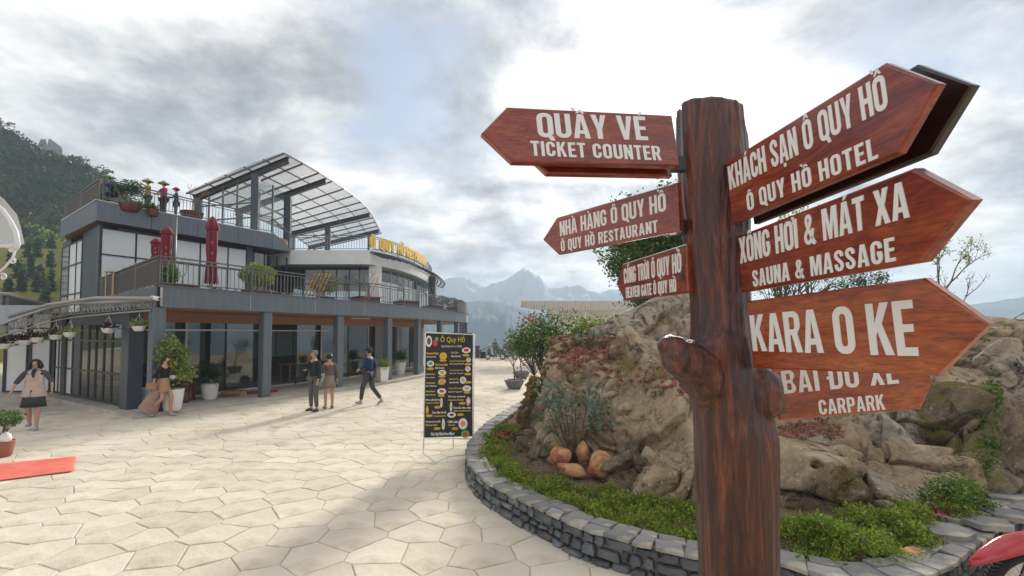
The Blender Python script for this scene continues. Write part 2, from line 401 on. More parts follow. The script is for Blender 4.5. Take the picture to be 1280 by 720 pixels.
M_MORTAR = mat('mortar', (.30, .26, .21), .95, .1, col2=(.22, .19, .16), scale=8, bump=.8, bscale=30)
M_OSTONE = mat('orange_stone', (.46, .22, .10), .8, .3, col2=(.58, .36, .18), scale=5, bump=.5, bscale=20, b2=.3, b2scale=5, col3=(.40, .14, .08), s3=4)
M_GC = leafmat('groundcover_leaf', (.38, .46, .05), (.20, .31, .04), .35, 3, trl=.4)
M_GC2 = leafmat('fern_leaf', (.10, .19, .035), (.16, .26, .04), .4, 3)
M_SED = leafmat('pink_sedum', (.50, .20, .20), (.34, .20, .11), .4, 6)
M_SEDG = leafmat('green_sedum', (.30, .25, .07), (.24, .13, .07), .4, 6)
M_LEAF = leafmat('green_leaf', (.12, .20, .04), (.07, .13, .03), .4, 2)
M_LEAFY = leafmat('yellow_green_leaf', (.30, .36, .06), (.18, .25, .045), .4, 2)
M_LEAFD = leafmat('dark_leaf', (.05, .10, .028), (.03, .065, .02), .4, 2)
M_LEAFG = leafmat('grey_green_leaf', (.20, .28, .20), (.14, .21, .15), .3, 3)
M_RED = leafmat('red_petal', (.55, .02, .04), (.42, .015, .05), .3, 5)
M_PLUM = leafmat('plum_leaf', (.07, .02, .025), (.12, .03, .03), .3, 5)

# ------------------------------------------------------------------ setting: ground, valley, mountains
PLAZA = [(-70, -12), (30, -12), (30, 24), (14, 41), (-5, 41.5), (-40, 44), (-70, 44)]
plaza = Geo().prism(PLAZA, -3.0, -.012).build('ground', M_JOINT); tag(plaza, kind='structure')
M_VAL = mat('valley_forest', (.03, .05, .025), .95, .1, col2=(.05, .07, .03), scale=.05)
val = Geo().quad((-1900, -70, -70), (1900, -70, -70), (1900, 1230, -70), (-1900, 1230, -70)).build('terrain', M_VAL); tag(val, kind='structure')

def interp(pts, xs):
    p = np.array(pts, float); return np.interp(xs, p[:, 0], p[:, 1])
def ridge(name, prof, Y, base, depth, mt, rough=.012, n=260, m=26, seed=0, crest=.4):
    xs = np.linspace(prof[0][0], prof[-1][0], n); ys = interp(prof, xs)
    wx = (xs - 640) / F * Y
    top = np.array([S(a, b, Y).z for a, b in zip(xs, ys)])
    top = top + crest * Y / 600 * fbm(np.stack([wx / Y * 240, wx * 0 + seed, wx * 0], -1), 4, .6) * 1.6
    t = np.linspace(-1, 1, 2 * m + 1)
    W, T = np.meshgrid(wx, t)
    fall = 1 - np.abs(T) ** 1.15
    Z = base + (top[None, :] - base) * fall
    nn = fbm(np.stack([W / Y * 22, T * 7 + seed, W * 0 + 3], -1), 5, .55)
    Z = Z + nn * (1 - fall) * fall * 4 * (top[None, :] - base) * .22
    Yy = Y + T * depth + nn * depth * .12 * np.abs(T)
    V = np.stack([W, Yy, Z], -1).reshape(-1, 3)
    r, c = W.shape; idx = np.arange(r * c).reshape(r, c)
    Fq = np.stack([idx[:-1, :-1], idx[:-1, 1:], idx[1:, 1:], idx[1:, :-1]], -1).reshape(-1, 4)
    o = npmesh(name, V, Fq, mt, smooth=False); tag(o, kind='structure'); return o
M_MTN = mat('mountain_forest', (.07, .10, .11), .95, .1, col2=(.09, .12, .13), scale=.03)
M_MTNR = mat('hazed_mountain_rock', (.42, .45, .48), .95, .1, col2=(.36, .39, .42), scale=.01)  # rock colour paled towards the sky: fading by distant haze is painted in
ridge('mountain', [(380, 430), (480, 402), (545, 383), (585, 377), (600, 375.5), (612, 376), (625, 378), (640, 381), (655, 387), (668, 391), (690, 398), (720, 410), (760, 425), (800, 436)], 620, -70, 330, M_MTN, seed=3)
ridge('mountain', [(440, 400), (500, 375), (530, 362), (545, 355), (560, 348), (578, 346), (590, 349), (602, 358), (610, 362), (622, 352), (633, 348), (645, 341), (656, 334), (664, 340), (675, 347), (686, 360), (697, 359), (712, 357), (727, 358), (745, 368), (760, 363), (778, 361), (830, 372), (900, 380), (1000, 400), (1080, 404)], 880, -70, 320, M_MTNR, seed=8, crest=.9)
ridge('mountain', [(1040, 420), (1120, 404), (1180, 392), (1215, 383), (1235, 379), (1260, 374), (1300, 369), (1400, 360), (1600, 380), (1700, 405)], 760, -70, 350, M_MTN, seed=12)

# ------------------------------------------------------------------ stamped paving stones
def clip(poly, a, b, gap=.0042):
    # keep the side of the perpendicular bisector that is nearer to a
    nx, ny = b[0] - a[0], b[1] - a[1]; nl = math.hypot(nx, ny); mx, my = (a[0] + b[0]) / 2 - nx / nl * gap, (a[1] + b[1]) / 2 - ny / nl * gap
    out = []
    for i in range(len(poly)):
        p, q = poly[i], poly[(i + 1) % len(poly)]
        dp = (p[0] - mx) * nx + (p[1] - my) * ny; dq = (q[0] - mx) * nx + (q[1] - my) * ny
        if dp <= 0: out.append(p)
        if dp * dq < 0:
            t = dp / (dp - dq); out.append((p[0] + (q[0] - p[0]) * t, p[1] + (q[1] - p[1]) * t))
    return out
def inset(poly, g):
    q_ = []
    for p in poly:
        if not q_ or (Vector(p) - Vector(q_[-1])).length > .05: q_.append(p)
    if len(q_) > 3 and (Vector(q_[0]) - Vector(q_[-1])).length < .05: q_.pop()
    poly = q_; n = len(poly); out = []
    for i in range(n):
        p0, p, p1 = Vector(poly[i - 1]), Vector(poly[i]), Vector(poly[(i + 1) % n])
        d0 = (p - p0); d1 = (p1 - p)
        d0.normalize(); d1.normalize(); n0 = Vector((-d0.y, d0.x)); n1 = Vector((-d1.y, d1.x))
        b = n0 + n1; k = b.dot(n0)
        out.append(p + b * (g / max(k, .5)))
    return out
SX, SY = .55, .42
stones = []
pts = {}
rr_ = random.Random(5)
I0, I1, J0, J1 = -60, 32, 3, 94
for j in range(J0, J1):
    for i in range(I0, I1):
        pts[(i, j)] = ((i + (.5 if j % 2 else 0) + rr_.uniform(-.30, .30)) * SX, (j + rr_.uniform(-.30, .30)) * SY)
for j in range(J0 + 2, J1 - 2):
    for i in range(I0 + 2, I1 - 2):
        c = pts[(i, j)]
        if not (-30 < c[0] < 9 and 2.2 < c[1] < 38.6): continue
        if abs(c[0]) > 1.25 * c[1] + 1.5: continue
        poly = [(c[0] - 1.2, c[1] - 1.2), (c[0] + 1.2, c[1] - 1.2), (c[0] + 1.2, c[1] + 1.2), (c[0] - 1.2, c[1] + 1.2)]
        for dj in (-2, -1, 0, 1, 2):
            for di in (-2, -1, 0, 1, 2):
                if di or dj: poly = clip(poly, c, pts[(i + di, j + dj)])
        p = []
        for q in poly:
            if not p or math.dist(p[-1], q) > .004: p.append(q)
        if len(p) >= 3: stones.append(((sum(q[0] for q in p) / len(p), sum(q[1] for q in p) / len(p)), p))
def stone_geo(g, c, p, h, loc=False, rnd=rr_):
    ox, oy = c if loc else (0, 0)
    n = len(p); cen = Vector((sum(q[0] for q in p) / n, sum(q[1] for q in p) / n))
    # a slightly wavy outline: each side gets a middle point
    q = []
    for i in range(n):
        a, b = Vector(p[i]), Vector(p[(i + 1) % n]); q.append(a)
        if (b - a).length > .22:
            d = (b - a); m_ = a.lerp(b, rnd.uniform(.4, .6)) - Vector((-d.y, d.x)).normalized() * 0 ; m_ = m_ + (cen - m_).normalized() * rnd.uniform(-.003, .008); q.append(m_)
    p = q; n = len(p)
    dz = [rnd.uniform(-.0015, .0015) for _ in p]
    v = [(a[0] - ox, a[1] - oy, -.02) for a in p] + [(a[0] - ox, a[1] - oy, h - .005 + dz[i]) for i, a in enumerate(p)]
    v += [(cen.x + (a[0] - cen.x) * .965 - ox, cen.y + (a[1] - cen.y) * .965 - oy, h + dz[i]) for i, a in enumerate(p)]
    f = [(i, (i + 1) % n, n + (i + 1) % n, n + i) for i in range(n)] + [(n + i, n + (i + 1) % n, 2 * n + (i + 1) % n, 2 * n + i) for i in range(n)]
    f.append(tuple(range(2 * n, 3 * n)))
    g.add(v, f)
stones.sort(key=lambda s: s[0][1] + .15 * abs(s[0][0] + .5))
def inplanter(c): return c[0] > -.2 + .0 * c[1] and 4.3 < c[1] < 12 and c[0] > 1.6 - (c[1] - 4.3) * .9 and c[0] > .25
near = [s for s in stones if not inplanter(s[0])]
for s in near[:300]:
    g = Geo(); stone_geo(g, s[0], s[1], .0, True)
    piece('paving_stone', g.mesh('paving_stone', None, M_STONE), plaza, (s[0][0], s[0][1], rr_.uniform(-.002, .002)))
g = Geo()
for s in near[300:]: stone_geo(g, s[0], s[1], rr_.uniform(-.002, .002))
o = g.build('paving_stone', M_STONE, plaza); o['kind'] = 'stuff'

# ------------------------------------------------------------------ restaurant building
def V2(x, y): return Vector((x, y, 0))
def flat(v): return Vector((v.x, v.y, 0))
P = [flat(G(195, 519)), flat(G(332, 500)), flat(G(424, 487)), flat(G(486, 477.7)), flat(G(523, 470.4)), flat(G(551, 464)), flat(G(572, 459)), flat(G(583, 455.5))]
P += [P[-1] + V2(-.6, 3.0), P[-1] + V2(-2.2, 5.6)]
def offs(poly, d):
    out = []
    for i, p in enumerate(poly):
        t = (poly[min(i + 1, len(poly) - 1)] - poly[max(i - 1, 0)]).normalized()
        out.append(p + Vector((-t.y, t.x, 0)) * d)
    return out
def smoothpoly(poly, k=3):
    # Catmull-Rom through the points
    out = []
    for i in range(len(poly) - 1):
        p0 = poly[max(i - 1, 0)]; p1 = poly[i]; p2 = poly[i + 1]; p3 = poly[min(i + 2, len(poly) - 1)]
        for j in range(k):
            t = j / k
            out.append(.5 * ((2 * p1) + (p2 - p0) * t + (2 * p0 - 5 * p1 + 4 * p2 - p3) * t * t + (3 * p1 - p0 - 3 * p2 + p3) * t ** 3))
    out.append(poly[-1]); return out
def hit(px, a, b, py=400):
    # where the sight line of column px crosses the wall a-b (plan view)
    d = ray(px, py); r = Vector((d.x, 1)); e = (b - a)
    # a + t e = s r
    t = (a.x * r.y - a.y * r.x) / (e.y * r.x - e.x * r.y)
    return a + e * t
Z1a, Z1b = 2.88, 3.45
bld = thing('restaurant_building', 'grey two-storey restaurant with curved terrace, glass walls and gold rooftop lettering', 'restaurant', (P[0].x, P[0].y, 0))
Q = offs(P, 2.3)
LW0 = flat(G(163, 511, .1)); LW1 = flat(G(68, 491, .1)); LW2 = flat(G(4, 491, .1))
Q[0] = LW0
TL = V2(-17.6, 18.7)
# plinth
kp = offs(P, -.45)
Geo().prism([(p.x, p.y) for p in ([LW1 + V2(-3, -.4), LW1 + V2(-.1, -.45), LW0 + V2(.1, -.5), kp[0] + V2(-.5, -.35)] + kp[1:] + [V2(-8, 39), V2(-25, 39), V2(-25, 18)])], -.05, .10).build('plinth', M_KERB, bld)
# floor slab of the terrace, and its fascia of separate aluminium panels
Geo().prism([(p.x, p.y) for p in (offs(P, .12) + [V2(-8, 39.5), V2(-26, 39.5), V2(-26, 27), TL + V2(.2, .2)])], Z1a + .02, Z1b - .06).build('terrace_slab', M_PANELD, bld)
fp = smoothpoly(P, 6)
acc = [0.]
for i in range(1, len(fp)): acc.append(acc[-1] + (fp[i] - fp[i - 1]).length)
def at_len(poly, acc, s):
    s = max(0, min(s, acc[-1] - 1e-6)); i = max(j for j in range(len(acc)) if acc[j] <= s); i = min(i, len(poly) - 2)
    return poly[i].lerp(poly[i + 1], (s - acc[i]) / (acc[i + 1] - acc[i]))
def panels(poly, acc, s0, s1, step, gap, z0, z1, t, m, parent, name='fascia_panel', dist=0., sub=3):
    k = max(1, round((s1 - s0) / step)); step = (s1 - s0) / k
    for a in range(k):
        pts_ = [at_len(poly, acc, s0 + step * a + gap / 2 + (step - gap) * q / sub) for q in range(sub + 1)]
        inn = []; out = []
        for q, p in enumerate(pts_):
            tt = (pts_[min(q + 1, sub)] - pts_[max(q - 1, 0)]).normalized(); nn = Vector((-tt.y, tt.x, 0))
            out.append(p - nn * dist); inn.append(p - nn * (dist - t))
        Geo().prism([(p.x, p.y) for p in out + inn[::-1]], z0, z1).build(name, m, parent)
panels(fp, acc, 0, acc[-1], 2.45, .02, Z1a, Z1b, .05, M_PANEL, bld, dist=.14)
panels(fp, acc, 0, acc[-1], 60, .0, Z1a + .03, Z1b - .03, .10, M_TRIM, bld, name='fascia_backing', dist=.133, sub=60)
panels(fp, acc, 0, acc[-1], 60, .0, Z1b, Z1b + .03, .16, M_PANEL, bld, name='fascia_coping', dist=.17, sub=60)
def wallpanels(a, b, z0, z1, t, m, n, parent=bld, name='fascia_panel', gap=.02):
    for i in range(n):
        p = a.lerp(b, i / n + gap / 2 / (b - a).length); q = a.lerp(b, (i + 1) / n - gap / 2 / (b - a).length)
        Geo().slab(p, q, z0, z1, t).build(name, m, parent)
wallpanels(TL, P[0] + V2(-.06, -.1), Z1a, Z1b, .06, M_PANEL, 4)
# columns
for i, p in enumerate(P[:9]):
    t = (P[min(i + 1, len(P) - 1)] - P[max(i - 1, 0)]); rz = math.atan2(t.y, t.x)
    c = p + Vector((-math.sin(rz), math.cos(rz), 0)) * .08
    Geo().box((c.x, c.y, (.10 + Z1a) / 2), (.30, .26, Z1a - .10), rz).build('column', M_PANEL, bld, bevel=.008)
rz = math.atan2((LW0 - LW1).y, (LW0 - LW1).x)
Geo().box((LW0.x - .05, LW0.y + .05, 1.5), (.50, .34, 2.78), rz).build('column', M_PANELD, bld, bevel=.01)
# soffit, timber bulkhead above the glass
Geo().prism([(p.x, p.y) for p in (offs(P, .05) + [p for p in offs(P, 2.35)][::-1])], Z1a - .03, Z1a - .004).build('soffit', M_WOODC, bld)
qp = smoothpoly(Q[:7], 5); qa = [0.]
for i in range(1, len(qp)): qa.append(qa[-1] + (qp[i] - qp[i - 1]).length)
panels(qp, qa, 0, qa[-1], 60, 0, 2.52, Z1a - .035, .05, M_WOODC, bld, name='timber_bulkhead', dist=.05, sub=50)
# ground floor glazing
k = 0; s = .25
for i, wd in enumerate([1.6, 1.6, 1.6, 1.25, 1.25, 1.6, 1.6, 1.6, 1.6, 1.6, 1.6, 1.6, 1.2]):
    if s + wd > qa[-1]: break
    a = at_len(qp, qa, s); b = at_len(qp, qa, s + wd)
    if i != 3: Geo().slab(a, b, .16, 2.52, .012).build('glass_pane', M_GLASS, bld)
    Geo().bar((b.x, b.y, .10), (b.x, b.y, 2.52), .05).build('mullion', M_FRAME if i % 2 else M_TRIM, bld)
    Geo().slab(a, b, .10, .16, .06).build('sill', M_TRIM, bld)
    s += wd
Geo().bar((LW0.x + .2, LW0.y + .2, 2.28), tuple(at_len(qp, qa, 8.0))[:2] + (2.28,), .04).build('door_rail', M_TRIM, bld)
# interior: back wall with pale blinds, floor, tables
iw = offs(P[:8], 8.5); iw[0] = LW0 + (LW1 - LW0).normalized() * 5.2
for i in range(7):
    a, b = iw[i], iw[i + 1]
    for j in range(2):
        p, q = a.lerp(b, j / 2 + .02), a.lerp(b, (j + 1) / 2 - .02)
        Geo().slab(p, q, .9, 2.3, .03).build('blind', M_BLIND if i % 3 != 2 else M_INNER, bld)
    Geo().slab(a + (a - b).normalized() * .02, b, .1, 2.85, .05).build('inner_wall', M_DARK, bld) if False else None
Geo().prism([(p.x, p.y) for p in (offs(iw, .08) + offs(iw, .2)[::-1])], .1, 2.86).build('inner_wall', M_INNER, bld)
Geo().slab(Q[6] + V2(0, .1), iw[6], .1, 2.86, .1).build('inner_wall', M_WHITE, bld)
# left glass wall of the ground floor
def glazed(a, b, cuts, z0, z1, hz, pm, fm=M_FRAME, parent=bld, t=.02, fw=.05, order=None):
    ps = [a] + [hit(c, a, b) for c in cuts] + [b]
    for i in range(len(ps) - 1):
        m = pm[i] if isinstance(pm, (list, tuple)) else pm
        zs = [z0] + list(hz) + [z1]
        for z_, zz in zip(zs[:-1], zs[1:]):
            Geo().slab(ps[i], ps[i + 1], z_ + .01, zz - .01, t).build('glass_pane', m, parent)
    for p in ps: Geo().bar((p.x, p.y, z0), (p.x, p.y, z1), fw, fw).build('mullion', fm, parent)
    d = (b - a).normalized(); q = Vector((d.y, -d.x, 0)) * .012
    for z in [z0 + .03] + list(hz) + [z1 - .03]:
        Geo().bar((a.x + q.x, a.y + q.y, z), (b.x + q.x, b.y + q.y, z), .055, .05).build('transom', fm, parent)
glazed(LW1, LW0 + V2(-.25, .2), [76, 83, 93, 103, 113, 122, 132, 142], .12, 2.5, [1.0, 1.95], [M_BLIND, M_BLIND, M_BLIND, M_PANELD, M_GLASS, M_GLASS, M_GLASS, M_GLASS, M_GLASS])
Geo().slab(LW1, LW0 + V2(-.25, .2), 2.5, 2.9, .08).build('wall_band', M_PANELD, bld)
glazed(LW2, LW1, [10, 36, 41, 65], .12, 2.9, [2.35], [M_PANELD, M_BLIND, M_PANELD, M_BLIND, M_PANELD])
# rail along the terrace
def railing(line, z, h, parent, step=.13, panel=None, name='railing', posts=2.4, base=None):
    ac = [0.]
    for i in range(1, len(line)): ac.append(ac[-1] + (line[i] - line[i - 1]).length)
    g = Geo(); k = max(2, int(ac[-1] / .8))
    for i in range(k):
        a = at_len(line, ac, ac[-1] * i / k); b = at_len(line, ac, ac[-1] * (i + 1) / k)
        g.bar((a.x, a.y, a.z + z + h), (b.x, b.y, b.z + z + h), .06, .035)
    r = g.build(name, M_RAIL, parent)
    for dz in (.08, h - .10):
        g = Geo()
        for i in range(k):
            a = at_len(line, ac, ac[-1] * i / k); b = at_len(line, ac, ac[-1] * (i + 1) / k); g.bar((a.x, a.y, a.z + z + dz), (b.x, b.y, b.z + z + dz), .03, .03)
        g.build('lower_rail', M_RAIL, r)
    off = org(r)
    n = int(ac[-1] / posts)
    pm = Geo().bar((0, 0, 0), (0, 0, h), .05).mesh('post', None, M_RAIL)
    for i in range(n + 1):
        p = at_len(line, ac, ac[-1] * i / max(n, 1)); piece('post', pm, r, p + Vector((0, 0, z)) - off)
    if panel:
        n = int(ac[-1] / .16); pw = Geo().box((0, 0, h / 2 - .02), (.145, .012, h - .12)).mesh('slat', None, panel)
        for i in range(n):
            p = at_len(line, ac, (i + .5) * ac[-1] / n); q = at_len(line, ac, (i + .5) * ac[-1] / n + .05)
            piece('slat', pw, r, p + Vector((0, 0, z + .05)) - off, (0, 0, math.atan2(q.y - p.y, q.x - p.x)))
    else:
        n = int(ac[-1] / step); bm_ = Geo().bar((0, 0, .08), (0, 0, h - .10), .016).mesh('baluster', None, M_RAIL)
        for i in range(n): piece('baluster', bm_, r, at_len(line, ac, (i + .5) * ac[-1] / n) + Vector((0, 0, z)) - off)
    return r
rl = offs(P, .05)
railing(smoothpoly(rl[:7], 4), Z1b + .03, .80, bld)
railing(smoothpoly(rl[6:], 4), Z1b + .03, .80, bld, panel=M_RAILD)
railing([TL + V2(.1, .1), rl[0]], Z1b + .0, .83, bld, panel=M_RAILD)

# upper storey
UC = V2(-15.65, 17.0); UE = V2(-12.1, 22.9); UL = V2(-20.2, 20.2)
Z2a, Z2b = 6.44, 7.2
D0 = V2(-11.8, 24.1); D1 = V2(-7.55, 24.1)
arc = smoothpoly([D1, V2(-6.6, 26.3), V2(-6.1, 30.3), V2(-6.3, 36), V2(-7.2, 40)], 5)
ins = lambda a, b, d: (b - a).normalized().cross(Vector((0, 0, 1))) * -d
fi = ins(UC, UE, .55); li = ins(UL, UC, .35)
WC = UC + fi * 1.0 + li; WE = UE + fi
WL = UL + li
cuts = [167, 219, 248, 283, 305]
colp = hit(122, WC, WE)
glazed(colp, hit(306, WC, WE), [167, 205, 248, 283], Z1b + .02, 6.3, [5.25], M_BLIND)
Geo().slab(hit(306, WC, WE), hit(314, WC, WE), Z1b, Z2a, .3).build('pillar', M_PANELD, bld)
Geo().slab(hit(314, WC, WE), WE, Z1b, 6.2, .02).build('glass_pane', M_GLASS, bld)
for px in (315, 329, 345, 357): p = hit(px, WC, WE); Geo().bar((p.x, p.y, Z1b), (p.x, p.y, 6.2), .06).build('mullion', M_FRAME, bld)
Geo().slab(colp, WC, Z1b, Z2a - .02, -.02) if 0 else None
a_, b_ = hit(99, WL, WC), WC
Geo().prism([(p.x, p.y) for p in (hit(100.5, WL, WC), WC, hit(121, WC, WE), hit(121, WC, WE) + fi * .5)], 2.9, Z2a).build('corner_pillar', M_PANELD, bld)
glazed(hit(75, WL, WC), hit(100, WL, WC), [84, 93], 2.95, 6.2, [3.9, 5.2], M_BLIND)
Geo().prism([(p.x, p.y) for p in (WL, hit(75, WL, WC), hit(75, WL, WC) + V2(.3, .5), WL + V2(.3, .5))], 2.9, Z2a).build('pillar', M_PANELD, bld)
# wall core so that nobody looks through the storey
Geo().prism([(p.x, p.y) for p in (hit(77, WL, WC) + V2(.2, .6), WC + V2(.15, .5), WE + V2(-.8, .3), V2(-13, 27), V2(-20, 30), V2(-24, 26))], Z1b, 6.4).build('inner_wall', M_INNER, bld)
# roof slab and fascia of the upper storey
Geo().prism([(p.x, p.y) for p in (UL + V2(.1, .1), UC + V2(.03, .1), UE + V2(-.1, 0), D0 + V2(-.2, 0), V2(-16, 33), V2(-26, 28))], Z2a + .03, Z2b - .05).build('roof_slab', M_SOFF, bld)
wallpanels(UC, UE, Z2a, Z2b, .06, M_PANEL, 4)
wallpanels(UL, UC, Z2a, Z2b, .06, MATS['dark_glass'] if 0 else M_PANEL, 5)
Geo().slab(UC + V2(-.03, -.03), UE, Z2b, Z2b + .04, .2).build('coping', M_TRIM, bld)
Geo().slab(UL, UC + V2(-.03, -.03), Z2b, Z2b + .04, .2).build('coping', M_TRIM, bld)
# stair block stepping down to the lower deck
sb = Geo(); a, b = UE, D0
sb.add([(a.x, a.y, Z2a), (b.x, b.y, 6.5), (b.x, b.y, 6.64), (a.x, a.y, Z2b), (a.x - .8, a.y + .3, Z2a), (b.x - .8, b.y + .3, 6.5), (b.x - .8, b.y + .3, 6.64), (a.x - .8, a.y + .3, Z2b)],
       [(0, 1, 2, 3), (7, 6, 5, 4), (3, 2, 6, 7), (0, 4, 5, 1), (1, 5, 6, 2), (0, 3, 7, 4)])
sb.build('stair_wall', M_PANEL, bld)
railing([UC + V2(.08, .15), UE + V2(-.05, 0)], Z2b + .04, .80, bld)
railing([UL + V2(.1, .1), UC + V2(.0, .1)], Z2b + .02, .82, bld, panel=M_RAILD)
railing([Vector((UE.x - .05, UE.y, .6)), Vector((D0.x, D0.y + .06, 0))], 6.6, .80, bld, step=.16)
# lower deck: white slab with straight front and curved flank
dk = [(p.x, p.y) for p in ([D0, D1] + arc[1:] + [V2(-18, 40), V2(-18, 27)])]
Geo().prism(dk, 5.84, 6.6).build('white_slab', M_WHITE, bld)
railing([D0 + V2(.0, .08), D1 + V2(-.1, .08)], 6.6, .80, bld, step=.14)
railing([p + V2(-.12, 0) for p in arc[:-4]], 6.6, .80, bld, step=.22)
# wall under the white slab
B0, B1 = V2(-13.3, 25.2), V2(-7.9, 25.2)
glazed(B0, B1, [378, 403, 420, 436, 449], Z1b + .02, 5.82, [4.9], M_GLASS)
Geo().box((-7.45, 24.75, 4.65), (.55, .5, 2.36)).build('white_pillar', M_WHITE, bld)
aw = [p + V2(-.5, .25) for p in arc]; aa = [0.]
for i in range(1, len(aw)): aa.append(aa[-1] + (aw[i] - aw[i - 1]).length)
for i in range(12):
    a, b = at_len(aw, aa, .5 + i * .95), at_len(aw, aa, .5 + (i + 1) * .95)
    Geo().slab(a, b, Z1b + .05, 5.1, .02).build('glass_pane', M_BLIND if i % 4 != 3 else M_GLASS, bld)
    Geo().slab(a, b, 5.15, 5.62, .02).build('glass_pane', M_GLASS, bld)
    Geo().bar((a.x, a.y, Z1b), (a.x, a.y, 5.7), .07).build('mullion', M_TRIM, bld)
Geo().box((-5.9, 33.6, 4.9), (.5, .5, 2.9)).build('column', M_PANELD, bld)
# louvred canopy following the curve below the letters
ca = arc[:-1]
for r_, (dx, z) in enumerate([(.10, 6.50), (.38, 6.38), (.66, 6.26), (.94, 6.14)]):
    g = Geo(); oo = offs(ca, -dx)
    for a, b in zip(oo[:-1], oo[1:]): g.bar((a.x, a.y, z), (b.x, b.y, z), .07, .05)
    g.build('louver', M_FRAME, bld)
g = Geo(); o0, o1 = offs(ca, .02), offs(ca, -1.0)
for a, b in zip(o0, o1): Geo().bar((a.x, a.y, 6.46), (b.x, b.y, 6.08), .05, .04).build('canopy_bracket', M_FRAME, bld)
# a deep soffit pocket light under the terrace
Geo().box((P[3].x - 1.2, P[3].y - .4, Z1a - .06), (.9, .25, .05), .9).build('ceiling_light', M_TRIM, bld)

# ------------------------------------------------------------------ block capitals (outline glyphs)
T_, H_ = .19, .155
def rr(x0, y0, x1, y1, r, n=5):
    out = []
    for cx, cy, a0 in ((x1 - r, y1 - r, 0), (x0 + r, y1 - r, 90), (x0 + r, y0 + r, 180), (x1 - r, y0 + r, 270)):
        for i in range(n + 1): a = R(a0 + 90 * i / n); out.append((cx + r * math.cos(a), cy + r * math.sin(a)))
    return out
def stroke(path, t, th=None):
    Lp, Rp = [], []
    for i, p in enumerate(path):
        a = Vector(path[max(i - 1, 0)]); b = Vector(path[min(i + 1, len(path) - 1)]); d = (b - a).normalized(); n = Vector((-d.y * t / 2, d.x * (th or t) / 2))
        Lp.append((p[0] + n.x, p[1] + n.y)); Rp.append((p[0] - n.x, p[1] - n.y))
    return Lp + Rp[::-1]
def arcp(cx, cy, rx, ry, a0, a1, n=8): return [(cx + rx * math.cos(R(a0 + (a1 - a0) * i / n)), cy + ry * math.sin(R(a0 + (a1 - a0) * i / n))) for i in range(n + 1)]
t, h = T_, H_; W = .56
def ring(w_=W): return [rr(0, 0, w_, 1, .24), rr(t, h, w_ - t, 1 - h, .085)[::-1]]
